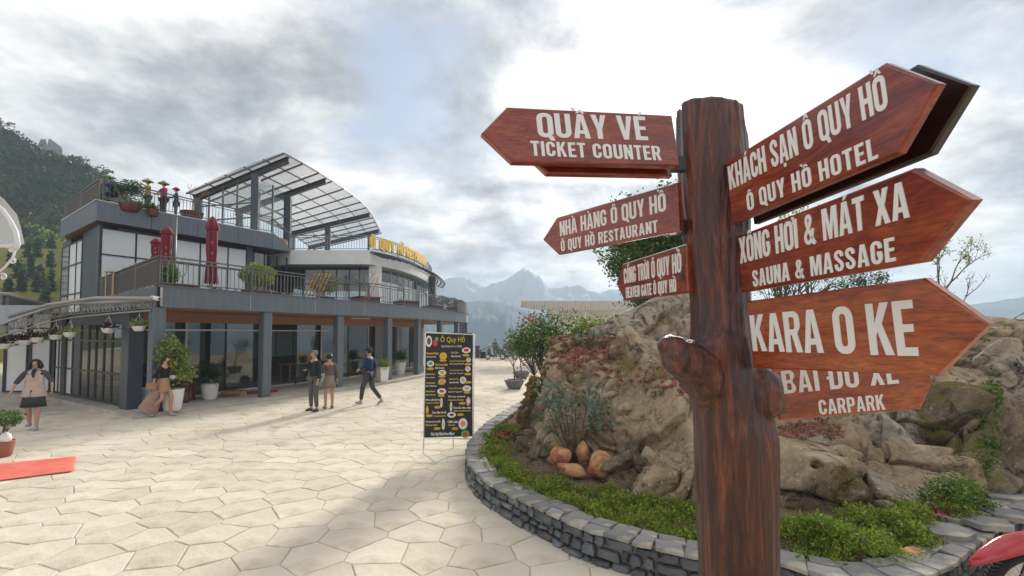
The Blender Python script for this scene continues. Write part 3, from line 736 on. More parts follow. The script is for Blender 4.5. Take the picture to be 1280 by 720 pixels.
GL = {
 'I': (t, [[(0, 0), (t, 0), (t, 1), (0, 1)]]),
 'H': (W, [[(0, 0), (t, 0), (t, .42), (W - t, .42), (W - t, 0), (W, 0), (W, 1), (W - t, 1), (W - t, .58), (t, .58), (t, 1), (0, 1)]]),
 'L': (.46, [[(0, 0), (.46, 0), (.46, h), (t, h), (t, 1), (0, 1)]]),
 'E': (.46, [[(0, 0), (.46, 0), (.46, h), (t, h), (t, .43), (.42, .43), (.42, .57), (t, .57), (t, 1 - h), (.46, 1 - h), (.46, 1), (0, 1)]]),
 'T': (.50, [[(.155, 0), (.345, 0), (.345, 1 - h), (.50, 1 - h), (.50, 1), (0, 1), (0, 1 - h), (.155, 1 - h)]]),
 'N': (W, [[(0, 0), (t, 0), (t, .52), (W - t, 0), (W, 0), (W, 1), (W - t, 1), (W - t, .48), (t, 1), (0, 1)]]),
 'M': (.74, [[(0, 0), (.17, 0), (.17, .62), (.30, 0), (.44, 0), (.57, .62), (.57, 0), (.74, 0), (.74, 1), (.50, 1), (.37, .42), (.24, 1), (0, 1)]]),
 'K': (.58, [[(0, 0), (t, 0), (t, .36), (.235, .45), (.375, 0), (.58, 0), (.355, .60), (.56, 1), (.355, 1), (t, .62), (t, 1), (0, 1)]]),
 'V': (.58, [[(.20, 0), (.38, 0), (.58, 1), (.39, 1), (.29, .34), (.19, 1), (0, 1)]]),
 'X': (.58, [[(0, 0), (.20, 0), (.29, .30), (.38, 0), (.58, 0), (.395, .51), (.57, 1), (.37, 1), (.29, .72), (.21, 1), (.01, 1), (.185, .51)]]),
 'Y': (.56, [[(.185, 0), (.375, 0), (.375, .38), (.56, 1), (.365, 1), (.28, .62), (.195, 1), (0, 1), (.185, .38)]]),
 'A': (.60, [[(0, 0), (.19, 0), (.215, .19), (.385, .19), (.41, 0), (.60, 0), (.41, 1), (.19, 1)], [(.235, .33), (.30, .76), (.365, .33)]]),
 'O': (W, ring()),
 'Q': (W, [rr(0, 0, W, 1, .24)[:-6] + [(.36, 0), (.44, -.13), (.60, -.13), (.53, .05)] + rr(0, 0, W, 1, .24)[-4:], rr(t, h, W - t, 1 - h, .085)[::-1]]),
 'D': (W, [[(0, 0)] + arcp(W - .26, .26, .26, .26, -90, 0) + arcp(W - .26, .74, .26, .26, 0, 90) + [(0, 1)], [(t, h), (t, 1 - h)] + arcp(W - t - .07, .74, .07, 1 - h - .74, 90, 0) + arcp(W - t - .07, .26, .07, .26 - h, 0, -90)]),
 'P': (.54, [[(0, 0), (t, 0), (t, .40)] + arcp(.54 - .2, .60, .2, .20, -90, 0) + arcp(.54 - .2, .80, .2, .20, 0, 90) + [(0, 1)], [(t, .54), (t, .86)] + arcp(.30, .80, .06, .06, 90, 0) + arcp(.30, .60, .06, .06, 0, -90)]),
 'R': (.57, [[(0, 0), (t, 0), (t, .42), (.25, .42), (.375, 0), (.57, 0), (.44, .46)] + arcp(.35, .65, .2, .16, -35, 0) + arcp(.35, .80, .2, .20, 0, 90) + [(0, 1)], [(t, .56), (t, .86)] + arcp(.31, .80, .06, .06, 90, 0) + arcp(.31, .62, .06, .06, 0, -90)]),
 'B': (.56, [[(0, 0)] + arcp(.34, .22, .22, .22, -90, 50) + [(.44, .52)] + arcp(.34, .78, .21, .22, -50, 90) + [(0, 1)], [(t, .14), (t, .44)] + arcp(.31, .37, .065, .07, 90, 0) + arcp(.31, .21, .065, .07, 0, -90), [(t, .58), (t, .86)] + arcp(.30, .80, .06, .06, 90, 0) + arcp(.30, .64, .06, .06, 0, -90)]),
 'U': (W, [[(0, 1)] + [(0, .24)] + arcp(.24, .24, .24, .24, 180, 270) + arcp(W - .24, .24, .24, .24, 270, 360) + [(W, 1), (W - t, 1), (W - t, .24)] + arcp(W - t - .09, .24, .09, .09, 0, -90, 4) + arcp(t + .09, .24, .09, .09, 270, 180, 4) + [(t, 1)]]),
 'C': (.54, [stroke([(.445, .64)] + arcp(.27, .74, .175, .18, 0, 180) + arcp(.27, .26, .175, .18, 180, 360) + [(.445, .38)], t, h)]),
 'G': (.56, [stroke([(.46, .66)] + arcp(.275, .745, .18, .18, 0, 180) + arcp(.275, .255, .18, .18, 180, 350) + [(.465, .40), (.465, .46), (.30, .46)], t, h)]),
 'S': (.54, [stroke([(.445, .68)] + arcp(.27, .755, .175, .165, 0, 200, 9) + [(.19, .58), (.34, .44)] + arcp(.27, .25, .175, .175, 35, -180, 10) + [(.095, .34)], .175, h)]),
 '&': (.66, [stroke([(.60, .0), (.50, .12), (.20, .62)] + arcp(.29, .80, .12, .13, 200, -30, 9) + [(.33, .60), (.16, .42)] + arcp(.25, .25, .18, .18, 150, 300, 7) + [(.44, .24), (.52, .50)], .14, .13)]),
 ' ': (.24, []), '-': (.3, [[(0, .4), (.3, .4), (.3, .55), (0, .55)]]), '.': (t, [[(0, 0), (t, 0), (t, t), (0, t)]]),
}
def acc_(w_, kinds):
    c = w_ / 2; out = []
    for k in kinds:
        if k == '^': out.append([(c - .17, 1.04), (c - .07, 1.04), (c, 1.11), (c + .07, 1.04), (c + .17, 1.04), (c + .05, 1.19), (c - .05, 1.19)])
        elif k == '`': y = .15 if '^' in kinds else 0; out.append([(c - .03, 1.05 + y * .9), (c - .13, 1.05 + y * .9), (c - .24, 1.17 + y), (c - .10, 1.17 + y)] if not y else [(c - .15, 1.13), (c - .23, 1.13), (c - .33, 1.27), (c - .20, 1.27)])
        elif k == "'": out.append([(c - .05, 1.05), (c + .04, 1.05), (c + .16, 1.19), (c + .02, 1.19)])
        elif k == '?': out.append([(c + .12, 1.12), (c + .22, 1.12), (c + .27, 1.30), (c + .12, 1.30), (c + .12, 1.25), (c + .18, 1.25)])
        elif k == '~': y = .17 if '^' in kinds else 0; out.append([(c - .17, 1.06 + y), (c - .05, 1.11 + y), (c + .06, 1.06 + y), (c + .17, 1.11 + y), (c + .17, 1.18 + y), (c + .05, 1.13 + y), (c - .06, 1.18 + y), (c - .17, 1.13 + y)])
        elif k == '_': out.append([(c - .07, -.18), (c + .07, -.18), (c + .07, -.05), (c - .07, -.05)])
        elif k == '+': out.append([(w_ + .015, .82), (w_ + .10, .88), (w_ + .10, 1.08), (w_ - .04, 1.08), (w_ - .04, 1.02), (w_ + .015, 1.0)])
    return out
COMP = {'Ầ': ('A', '^`'), 'É': ('E', "'"), 'Á': ('A', "'"), 'Ạ': ('A', '_'), 'Ô': ('O', '^'), 'Ồ': ('O', '^`'), 'À': ('A', '`'), 'Ổ': ('O', '^?'), 'Ờ': ('O', '+`'), 'Ơ': ('O', '+'), 'Ã': ('A', '~'), 'Ỗ': ('O', '^~'), 'Đ': ('D', '')}
LM = {}
def glyph_mesh(ch, depth, m):
    key = (ch, depth, m.name)
    if key in LM: return LM[key]
    b_, ac_ = COMP.get(ch, (ch, '')); w_, cs = GL[b_]; cs = list(cs) + acc_(w_, ac_)
    cu = bpy.data.curves.new('letter', 'CURVE'); cu.dimensions = '2D'; cu.fill_mode = 'BOTH'; cu.extrude = depth / 2
    def spline(c):
        s_ = cu.splines.new('POLY'); s_.points.add(len(c) - 1)
        for i, p in enumerate(c): s_.points[i].co = (p[0], p[1], 0, 1)
        s_.use_cyclic_u = True
    if ch == 'Đ':
        cs = [[(0, 0)] + arcp(W - .26, .26, .26, .26, -90, 0) + arcp(W - .26, .74, .26, .26, 0, 90) + [(0, 1), (0, .57), (-.09, .57), (-.09, .44), (0, .44)]] + cs[1:]
    for c in cs: spline(c)
    o = bpy.data.objects.new('tmp', cu); COL.objects.link(o); dg = bpy.context.evaluated_depsgraph_get()
    me = bpy.data.meshes.new_from_object(o.evaluated_get(dg)); bpy.data.objects.remove(o); bpy.data.curves.remove(cu)
    me.name = 'letter'; me.materials.clear(); me.materials.append(m); me.transform(Matrix.Rotation(R(90), 4, 'X')); LM[key] = me; return me
def text_line(parent, text, u0, u1, v0, v1, y, m=M_LETTER, depth=.003, name='letter', v0b=None, v1b=None, widths=None, gapk=.075):
    gs = [(c, GL[COMP.get(c, (c, ''))[0]][0]) for c in text]
    tot = sum(w_ for _, w_ in gs) + gapk * (len(gs) - 1); k = (u1 - u0) / tot; x = 0
    for c, w_ in gs:
        if c != ' ':
            f = (x / tot); a = v0 + ((v0b if v0b is not None else v0) - v0) * f; b = v1 + ((v1b if v1b is not None else v1) - v1) * f
            hgt = b - a; piece(name, glyph_mesh(c, depth / hgt if 0 else depth, m), parent, (u0 + x * k, y, a), None, (k, 1, hgt))
        x += w_ + gapk

# ------------------------------------------------------------------ signpost
SPX, SPY = 1.08, 2.32
post = thing('signpost', 'stained tree-trunk signpost carrying seven carved-arrow boards with white lettering', 'signpost', (SPX, SPY, 0))
def trunk():
    sil = [(128, 848, 924), (150, 846.5, 926), (200, 848, 931), (250, 852, 932), (300, 858, 933), (340, 863, 934), (380, 868, 935), (410, 868, 938), (440, 866, 945), (475, 866, 952), (510, 870, 958), (545, 872, 965), (580, 872, 966), (640, 873.5, 967), (720, 876, 968.5), (800, 874, 972), (900, 868, 980), (965, 860, 992)]
    n = 72; rings = []
    ys = np.concatenate([np.linspace(139, 720, 110), np.linspace(726, 966, 26)])
    V = []
    for k_, y in enumerate(ys):
        l_ = np.interp(y, [s_[0] for s_ in sil], [s_[1] for s_ in sil]); r_ = np.interp(y, [s_[0] for s_ in sil], [s_[2] for s_ in sil])
        a = S(l_, y, SPY); b = S(r_, y, SPY); c = (a + b) / 2; rad = (b - a).length / 2 * .98
        for j in range(n):
            th = 2 * math.pi * j / n; q = Vector((math.cos(th), math.sin(th) * .95, 0))
            zz = c.z + (.022 * math.cos(th - 2.8) if k_ < 6 else 0) * (6 - k_) / 6
            V.append((c.x + q.x * rad, SPY + q.y * rad, zz))
    V = np.array(V); th = np.arctan2(V[:, 1] - SPY, V[:, 0] - 1.08)
    Pn = np.stack([np.cos(th) * 2.1, np.sin(th) * 2.1, V[:, 2] * .55], -1)
    d = .013 * fbm(Pn * 1.3, 3) + .007 * (1 - np.abs(fbm(Pn * np.array([3.2, 3.2, 1.6]) + 5, 3)) * 2)
    d += .004 * fbm(np.stack([np.cos(th) * 9, np.sin(th) * 9, V[:, 2] * 2], -1), 3)
    V[:, 0] += np.cos(th) * d; V[:, 1] += np.sin(th) * d
    g = Geo(); K = len(ys); g.v = [tuple(v) for v in V]
    g.f = [(i * n + j, (i + 1) * n + j, (i + 1) * n + (j + 1) % n, i * n + (j + 1) % n) for i in range(K - 1) for j in range(n)]
    # rounded top
    c = V[:n].mean(0); b0 = len(g.v)
    for f_, dz in ((.93, .012), (.6, .02), (.25, .022)): g.v += [tuple(c + (V[j] - c) * f_ + [0, 0, dz]) for j in range(n)]
    for i, (p, q) in enumerate(((0, b0), (b0, b0 + n), (b0 + n, b0 + 2 * n))): g.f += [(p + j, p + (j + 1) % n, q + (j + 1) % n, q + j) for j in range(n)]
    g.f.append(tuple(b0 + 2 * n + j for j in range(n)))
    g.f.append(tuple((K - 1) * n + j for j in range(n))[::-1])
    return g
def stub(g, pts_, rad, seed, ny=24):
    # a lumpy branch stump through pixel points
    P0_ = [S(x, y, SPY + dy) for x, y, dy in pts_]; P_ = smoothpoly(P0_, 4); rr_i = np.interp(np.arange(len(P_)) / 4, np.arange(len(rad)), rad)
    k0 = len(g.v); g.tube(P_, list(rr_i), n=36); hc = S(833, 433, SPY - .19)
    for i in range(k0, len(g.v)):
        v = Vector(g.v[i]); d = .020 * mnoise.noise(v * 9 + Vector((seed, 0, 0))) + .012 * mnoise.noise(v * 22) + .006 * abs(mnoise.noise(v * 48))
        d -= .055 * math.exp(-((v - hc).length / .040) ** 2) if seed == 1 else 0
        c = P_[min((i - k0) // 36, len(P_) - 1)]; dd = (v - c); dd = dd.normalized() if dd.length > 0 else dd; g.v[i] = tuple(v + dd * d)
tg = trunk()
stub(tg, [(910, 520, .0), (896, 490, -.02), (880, 468, -.05), (866, 455, -.08), (853, 447, -.10), (843, 443, -.11), (837, 442, -.12), (832, 443, -.125), (829, 445, -.125)], [.10, .118, .118, .105, .094, .090, .078, .058, .022], 1)
stub(tg, [(925, 450, .0), (935, 466, -.03), (947, 483, -.06), (953, 497, -.08), (954, 508, -.085), (950, 522, -.07), (940, 548, -.03)], [.05, .085, .102, .100, .088, .06, .02], 4)
stub(tg, [(905, 400, -.02), (900, 430, -.06), (904, 455, -.07), (912, 490, -.03)], [.07, .10, .10, .06], 8)
tr = tg.build('trunk', M_TRUNK, post, smooth=True)
md = tr.modifiers.new('fuse', 'REMESH'); md.mode = 'VOXEL'; md.voxel_size = .008; md.use_smooth_shade = True
md = tr.modifiers.new('soften', 'SMOOTH'); md.factor = .5; md.iterations = 2
# hollow of the sawn branch stump
hol = Geo(); c = S(836, 432, SPY - .19)
BOARDS = {
 'ticket': (-1, (.8064, 2.2, 3.1449), (-.1597, -.0516, .2028), .8362, .2749, .1275, M_BOARD, 'reddish board pointing to the ticket counter'),
 'restaurant': (-1, (.8285, 2.25, 2.8279), (.0743, .0056, -.9335), .8927, .2426, .1474, M_BOARD, 'board pointing to the restaurant'),
 'gate': (-1, (.888, 2.3, 2.5267), (.036, .0237, -1.4173), .8208, .251, .1236, M_BOARD, 'smallest looking board, pointing to the heaven gate'),
 'hotel': (1, (1.0339, 2.15, 2.8665), (.0445, -.0678, -1.3339), .7485, .3031, .13, M_BOARD, 'topmost board on the far side, pointing to the hotel'),
 'sauna': (1, (1.0893, 2.17, 2.5276), (.0469, -.0108, -1.4915), .8816, .2715, .1438, M_BOARD, 'board pointing to sauna and massage'),
 'karaoke': (1, (1.1189, 2.15, 2.1908), (.0667, -.0405, -1.246), .72, .3162, .1437, M_BOARD2, 'orange-brown karaoke board'),
}
BT = .034
def board_mesh(sg, Lb, H, T, th=BT):
    o = [(0, -H / 2), (sg * Lb, -H / 2), (sg * (Lb + T), 0), (sg * Lb, H / 2), (0, H / 2)]
    if sg < 0: o = o[::-1]
    n = len(o); k = .006
    cx = sg * Lb / 2
    v = [(x, th, z) for x, z in o] + [(x, k, z) for x, z in o] + [(x + (-k if x > cx else k), 0, z * (1 - 2 * k / H)) for x, z in o]
    f = [tuple(range(n))[::-1]] + [(i, (i + 1) % n, n + (i + 1) % n, n + i) for i in range(n)] + [(n + i, n + (i + 1) % n, 2 * n + (i + 1) % n, 2 * n + i) for i in range(n)] + [tuple(range(2 * n, 3 * n))]
    g = Geo().add(v, f); return g
OB = {}
M_SCREW = mat('screw_head', (.25, .2, .16), .35, metal=.8)
scr = Geo().lathe((0, 0, 0), [(.004, -.002), (.0045, 0), (.002, .0015)], 8).mesh('screw', None, M_SCREW); scr.transform(Matrix.Rotation(R(90), 4, 'X'))
def screws(o, ps):
    for u, v in ps: piece('screw', scr, o, (u, -.001, v))
for k_, (sg, o_, e_, Lb, H, T, m, lab) in BOARDS.items():
    me = board_mesh(sg, Lb, H, T).mesh('sign_board', None, m)
    b = piece('sign_board', me, post, Vector(o_) - post.location, e_, None, lab); OB[k_] = b
def tl(k, *a, **kw): text_line(OB[k], *a, y=-.0016, **kw)
tl('ticket', 'QUẦY VÉ', -.703, -.152, -.012, .112, v0b=-.008, v1b=.119)
tl('ticket', 'TICKET COUNTER', -.742, -.097, -.107, -.033, v0b=-.113, v1b=-.038, gapk=.11)
tl('restaurant', 'NHÀ HÀNG Ô QUY HỒ', -.862, -.066, -.006, .088)
tl('restaurant', 'Ô QUY HỒ RESTAURANT', -.86, -.122, -.105, -.034, v0b=-.105, v1b=-.042, gapk=.12)
tl('gate', 'CỔNG TRỜI Ô QUY HỒ', -.80, -.05, -.014, .090)
tl('gate', 'HEAVEN GATE Ô QUY HỒ', -.775, -.11, -.112, -.041, gapk=.11)
tl('hotel', 'KHÁCH SẠN Ô QUY HỒ', .014, .742, .008, .122, v0b=.004, v1b=.122)
tl('hotel', 'Ô QUY HỒ HOTEL', .11, .69, -.126, -.047, v0b=-.141, v1b=-.068, gapk=.13)
tl('sauna', 'XÔNG HƠI & MÁT XA', .012, .862, 0, .122, v0b=-.001, v1b=.108)
tl('sauna', 'SAUNA & MASSAGE', .098, .807, -.121, -.045, v0b=-.12, v1b=-.047, gapk=.11)
tl('karaoke', 'KARA O KE', .015, .68, -.078, .090, v0b=-.097, v1b=.092, gapk=.06)
screws(OB['ticket'], [(-.40, -.052), (-.06, -.10)]); screws(OB['restaurant'], [(-.44, -.08), (-.1, -.075)]); screws(OB['gate'], [(-.25, -.08), (-.08, -.09)])
screws(OB['hotel'], [(.2, .06), (.35, .08), (.5, .03), (.12, -.13), (.42, -.12)]); screws(OB['sauna'], [(.25, .06), (.45, .09), (.08, .11)]); screws(OB['karaoke'], [(.07, -.125), (.27, -.125), (.47, -.128)])
# boards on the back of the trunk
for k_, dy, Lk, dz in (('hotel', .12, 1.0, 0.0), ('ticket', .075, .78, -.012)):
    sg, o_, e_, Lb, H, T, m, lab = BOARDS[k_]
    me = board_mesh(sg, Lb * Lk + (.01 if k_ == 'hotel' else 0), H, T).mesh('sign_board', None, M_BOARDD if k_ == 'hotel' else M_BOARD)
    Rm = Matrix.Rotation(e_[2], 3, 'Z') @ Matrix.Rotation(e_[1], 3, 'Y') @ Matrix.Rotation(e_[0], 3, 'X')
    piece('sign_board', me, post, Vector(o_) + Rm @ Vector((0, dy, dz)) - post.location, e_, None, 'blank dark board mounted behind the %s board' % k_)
cb = piece('sign_board', board_mesh(1, .685, .30, .08).mesh('sign_board', None, M_BOARD2), post, S(971, 492.5, 2.56) - post.location, (.05, -.125, -.20), None, 'lowest board, pointing to the car park, half hidden'); OB['carpark'] = cb
tl('carpark', 'BÃI ĐỖ XE', .035, .60, -.002, .125, gapk=.10)
tl('carpark', 'CARPARK', .20, .52, -.135, -.053, gapk=.09)
# bracket pieces that tie the boards to the trunk
for px, py, Y, ln in ((858, 200, 2.22, .16), (857, 281, 2.28, .10), (866, 340, 2.3, .08), (950, 500, 2.5, .2)):
    c = S(px, py, Y); Geo().box(c + Vector((0, .06, 0)), (ln, .05, .07)).build('bracket', M_BOARDD, post)

# ------------------------------------------------------------------ pergola on the roof
pg = thing('roof_pergola', 'curved grey steel pergola roofed with pale translucent panels on the rooftop', 'pergola', (-12.9, 25, 6.6))
EV = smoothpoly([V2(-11.2, 22.0), V2(-10.6, 25.1), V2(-10.2, 29.1), V2(-10.35, 32.7), V2(-11.6, 40)], 8)
ea = [0.]
for i in range(1, len(EV)): ea.append(ea[-1] + (EV[i] - EV[i - 1]).length)
def pgp(s, t, dz=0.):
    # s metres along the eave, t metres in from it; the roof falls inwards
    p = at_len(EV, ea, s); q = at_len(EV, ea, s + .2); r = at_len(EV, ea, s - .2); d = (q - r).normalized(); n = Vector((-d.y, d.x, 0))
    p = p + n * t; return Vector((p.x, p.y, 11.05 - 1.62 * (t / 5.6) - .03 * t * (t - 5.6) * .5 + dz))
NS, NT, WT = 13, 5, 5.6
sst = [ea[-1] * i / NS for i in range(NS + 1)]; tst = [WT * i / NT for i in range(NT + 1)]
for i in range(NS):
    for j in range(NT):
        a, b, c, d = pgp(sst[i] + .03, tst[j] + .03), pgp(sst[i + 1] - .03, tst[j] + .03), pgp(sst[i + 1] - .03, tst[j + 1] - .03), pgp(sst[i] + .03, tst[j + 1] - .03)
        u = Vector((0, 0, .02)); Geo().add([a, b, c, d, a + u, b + u, c + u, d + u], [(0, 3, 2, 1), (4, 5, 6, 7), (0, 1, 5, 4), (1, 2, 6, 5), (2, 3, 7, 6), (3, 0, 4, 7)]).build('roof_panel', M_ROOFP, pg)
for j in range(NT + 1):
    g = Geo()
    for i in range(NS): g.bar(pgp(sst[i], tst[j], -.04), pgp(sst[i + 1], tst[j], -.04), .06, .07)
    g.build('purlin', M_RAIL, pg)
for i in range(NS + 1):
    Geo().bar(pgp(sst[i], -.05, -.07), pgp(sst[i], WT + .05, -.07), .06, .08).build('rafter', M_RAIL, pg)
M_BEAM = mat('dark_steel_beam', (.055, .05, .05), .5, metal=.2)
def s_at(px):
    return min(range(400), key=lambda k: abs(640 + F * at_len(EV, ea, ea[-1] * k / 400).x / at_len(EV, ea, ea[-1] * k / 400).y * 1.0 - px) if k < 400 else 9e9) * ea[-1] / 400
for s_, tcol in ((.35, 1.85), (3.55, 2.3), (11.0, 2.9), (16.4, None)):
    g = Geo(); a, b = pgp(s_, .0, -.26), pgp(s_, WT, -.26)
    g.bar(a, b, .04, .30); g.bar(a + Vector((0, 0, .14)), b + Vector((0, 0, .14)), .20, .03); g.bar(a - Vector((0, 0, .14)), b - Vector((0, 0, .14)), .20, .03)
    g.build('beam', M_BEAM, pg)
    if tcol:
        p = pgp(s_, tcol); Geo().box((p.x, p.y, (p.z - .4 + 6.6) / 2), (.34, .34, p.z - .4 - 6.6), .2).build('column', M_PANELD, pg)
    if tcol and s_ < 12:
        p = pgp(s_, WT - .3); Geo().box((p.x, p.y, (p.z - .4 + 6.6) / 2), (.28, .28, p.z - .4 - 6.6), .2).build('column', M_PANELD, pg)
# glazed screens under it
def screen(a, b, n, ztop, parent):
    for i in range(n):
        p, q = a.lerp(b, i / n), a.lerp(b, (i + 1) / n)
        z0 = 7.15; zt = ztop(i / n)
        Geo().slab(p, q, z0 + .05, zt, .012).build('glass_pane', M_CLEAR, parent)
        Geo().bar((p.x, p.y, z0), (p.x, p.y, zt + .05), .07).build('mullion', M_RAIL, parent)
    for z in (8.0, 8.75):
        Geo().bar((a.x, a.y, z), (b.x, b.y, z), .06).build('transom', M_RAIL, parent)
c1, c2, c3 = pgp(.35, 1.85), pgp(3.55, 2.3), pgp(.35, WT - .1)
screen(c3, flat(c1) + V2(-.2, 0), 4, lambda t: 9.2 + t * .9, pg)
screen(c1 + V2(0, .2), c2 + V2(0, -.2), 2, lambda t: 10.1, pg)

# ------------------------------------------------------------------ gold rooftop letters
let = thing('rooftop_lettering', 'gold raised letters reading Ô QUY HỒ RESTAURANT along the curved roof edge', 'sign', (D1.x, D1.y, 6.6))
oa = offs(arc, -.22); oac = [0.]
for i in range(1, len(oa)): oac.append(oac[-1] + (oa[i] - oa[i - 1]).length)
ttxt = 'Ô QUY HỒ RESTAURANT'; gs = [(c, GL[COMP.get(c, (c, ''))[0]][0]) for c in ttxt]; kx = .50; sx = -.25; 
for c, w_ in gs:
    if c != ' ':
        p = at_len(oa, oac, max(sx, 0) + .01) if sx >= 0 else oa[0] + (oa[0] - oa[1]).normalized() * -sx; q = at_len(oa, oac, sx + .4)
        hl = .62
        piece('letter', glyph_mesh(c, .10, M_GOLD), let, Vector((p.x, p.y, 6.68)) - let.location, (0, 0, math.atan2(q.y - p.y, q.x - p.x)), (.64, 1, hl))
    sx += w_ * .64 + .075
g = Geo()
for a, b in zip(oa[:-4], oa[1:-3]): g.bar((a.x, a.y, 6.66), (b.x, b.y, 6.66), .04)
g.build('mounting_rail', M_RAIL, let)

# ------------------------------------------------------------------ people
M_SKIN = mat('skin', (.52, .30, .20), .55, .4, col2=(.46, .25, .17), scale=9)
M_HAIR = mat('black_hair', (.012, .010, .009), .45, .4, bump=.3, bscale=60, stretch=(1, 1, .2))
M_EYE = mat('eye', (.02, .015, .012), .3)
M_LIP = mat('lips', (.38, .10, .09), .5)
CL = {}
def cloth(name, c, c2=None):
    if name not in CL: CL[name] = mat(name, c, .85, .2, col2=c2 or tuple(x * .82 for x in c), scale=7, bump=.25, bscale=14, b2=.35, b2scale=5)
    return CL[name]
def skinobj(name, nodes, edges, m, parent, root=0, sub=1):
    names = list(nodes); me = bpy.data.meshes.new(name)
    me.from_pydata([nodes[k][0] for k in names], [(names.index(a), names.index(b)) for a, b in edges], [])
    me.materials.append(m); o = link(name, me, parent); KIDS.setdefault(parent.name, []).append(o)
    md = o.modifiers.new('skin', 'SKIN'); md.use_smooth_shade = True; md.branch_smoothing = .3
    sv = me.skin_vertices[0].data
    for i, k in enumerate(names):
        r = nodes[k][1]; sv[i].radius = (r, r) if isinstance(r, (int, float)) else r
        sv[i].use_root = (i == root)
    if sub: md = o.modifiers.new('smooth', 'SUBSURF'); md.levels = sub; md.render_levels = sub
    return o
def person(label, loc, rz, H=1.62, group=None, J=None, top=None, sleeve='long', bottom=None, bot='trousers', hair='short', hat=None,
           shoes=(.35, .34, .33), fingers=True, fat=1.0, topname='shirt', skirt_len=.45, extra=None):
    k = H / 1.70; v = lambda x, y, z: Vector((x * k, y * k, z * k))
    th = thing('person', label, 'person', loc, group, rz)
    j = dict(pelvis=(0, 0, .95), waist=(0, 0, 1.08), chest=(0, .0, 1.26), upper=(0, 0, 1.38), neck=(0, .0, 1.47), chin=(0, .015, 1.535), head=(0, .02, 1.60), crown=(0, .0, 1.665),
             shL=(-.16, 0, 1.385), shR=(.16, 0, 1.385), elL=(-.24, .0, 1.12), elR=(.24, 0, 1.12), wrL=(-.26, .08, .89), wrR=(.26, .08, .89),
             hipL=(-.085, 0, .90), hipR=(.085, 0, .90), knL=(-.10, .02, .50), knR=(.10, .02, .50), anL=(-.10, 0, .085), anR=(.10, 0, .085))
    j.update(J or {})
    j = {a: v(*b) for a, b in j.items()}
    f_ = fat
    n = {'pelvis': (j['pelvis'], (.13 * k * f_, .10 * k * f_)), 'waist': (j['waist'], (.115 * k * f_, .085 * k * f_)), 'chest': (j['chest'], (.135 * k * f_, .095 * k * f_)), 'upper': (j['upper'], (.10 * k, .075 * k)),
         'neck': (j['neck'], .048 * k), 'chin': (j['chin'], (.058 * k, .062 * k)), 'head': (j['head'], (.076 * k, .092 * k)), 'crown': (j['crown'], (.055 * k, .065 * k))}
    e = [('pelvis', 'waist'), ('waist', 'chest'), ('chest', 'upper'), ('upper', 'neck'), ('neck', 'chin'), ('chin', 'head'), ('head', 'crown')]
    fwd = (Vector((0, 1, 0)))
    n['nose'] = (j['head'] + Vector((0, .108, -.022)) * k, .012 * k); e.append(('head', 'nose'))
    for s, sg in (('L', -1), ('R', 1)):
        n['sh' + s] = (j['sh' + s], .052 * k); n['el' + s] = (j['el' + s], .038 * k); n['wr' + s] = (j['wr' + s], .025 * k)
        e += [('upper', 'sh' + s), ('sh' + s, 'el' + s), ('el' + s, 'wr' + s)]
        d = (j['wr' + s] - j['el' + s]).normalized(); side = Vector((0, 1, 0)) if abs(d.y) < .8 else Vector((0, 0, 1))
        side = (side - d * side.dot(d)).normalized(); nrm = d.cross(side).normalized()
        pm = j['wr' + s] + d * .055 * k; n['palm' + s] = (pm, (.020 * k, .032 * k)); e.append(('wr' + s, 'palm' + s))
        if fingers:
            for q in range(4):
                b = pm + d * .035 * k + side * (q - 1.5) * .021 * k; t_ = b + d * (.055 + .012 * (q in (1, 2))) * k + nrm * (-sg) * .022 * k
                n['k%s%d' % (s, q)] = (b, .010 * k); n['t%s%d' % (s, q)] = (t_, .0075 * k); e += [('palm' + s, 'k%s%d' % (s, q)), ('k%s%d' % (s, q), 't%s%d' % (s, q))]
            n['th' + s] = (j['wr' + s] + (d * .06 + side * .045) * k, .010 * k); n['tt' + s] = (j['wr' + s] + (d * .10 + side * .055) * k, .008 * k)
            e += [('wr' + s, 'th' + s), ('th' + s, 'tt' + s)]
        n['hip' + s] = (j['hip' + s], .088 * k * f_); n['kn' + s] = (j['kn' + s], .056 * k * f_); n['an' + s] = (j['an' + s], .036 * k)
        kd = (j['kn' + s] - j['hip' + s]); n['cf' + s] = (j['kn' + s].lerp(j['an' + s], .3) - Vector((0, .012, 0)) * k, .056 * k * f_)
        e += [('pelvis', 'hip' + s), ('hip' + s, 'kn' + s), ('kn' + s, 'cf' + s), ('cf' + s, 'an' + s)]
        ft = j.get('toe' + s, j['an' + s] + Vector((sg * .015, .14, -.045)) * k); n['toe' + s] = (ft, (.035 * k, .022 * k)); e.append(('an' + s, 'toe' + s))
        he = j['an' + s] + Vector((0, -.02, -.04)) * k
        d_ = (ft - he).normalized()
        Geo().tube([he - d_ * .03 * k, he, he.lerp(ft, .5) + Vector((0, 0, .012)), ft, ft + d_ * .04 * k], [.025 * k, .043 * k, .045 * k, .044 * k, .02 * k], n=10, ry=[.02 * k, .05 * k, .045 * k, .03 * k, .015 * k], up=(0, 0, 1)).build('shoe', cloth('shoe_%d' % int(shoes[0] * 100), shoes), th, smooth=True, local=True)
    skinobj('body', n, e, M_SKIN, th)
    hd = j['head']
    for sg in (-1, 1): Geo().ball(hd + Vector((sg * .032, .082, .008)) * k, .011 * k, 8, 5).build('eye', M_EYE, th, True, True)
    Geo().ball(hd + Vector((0, .083, -.055)) * k, (.022 * k, .010 * k, .007 * k), 8, 5).build('mouth', M_LIP, th, True, True)
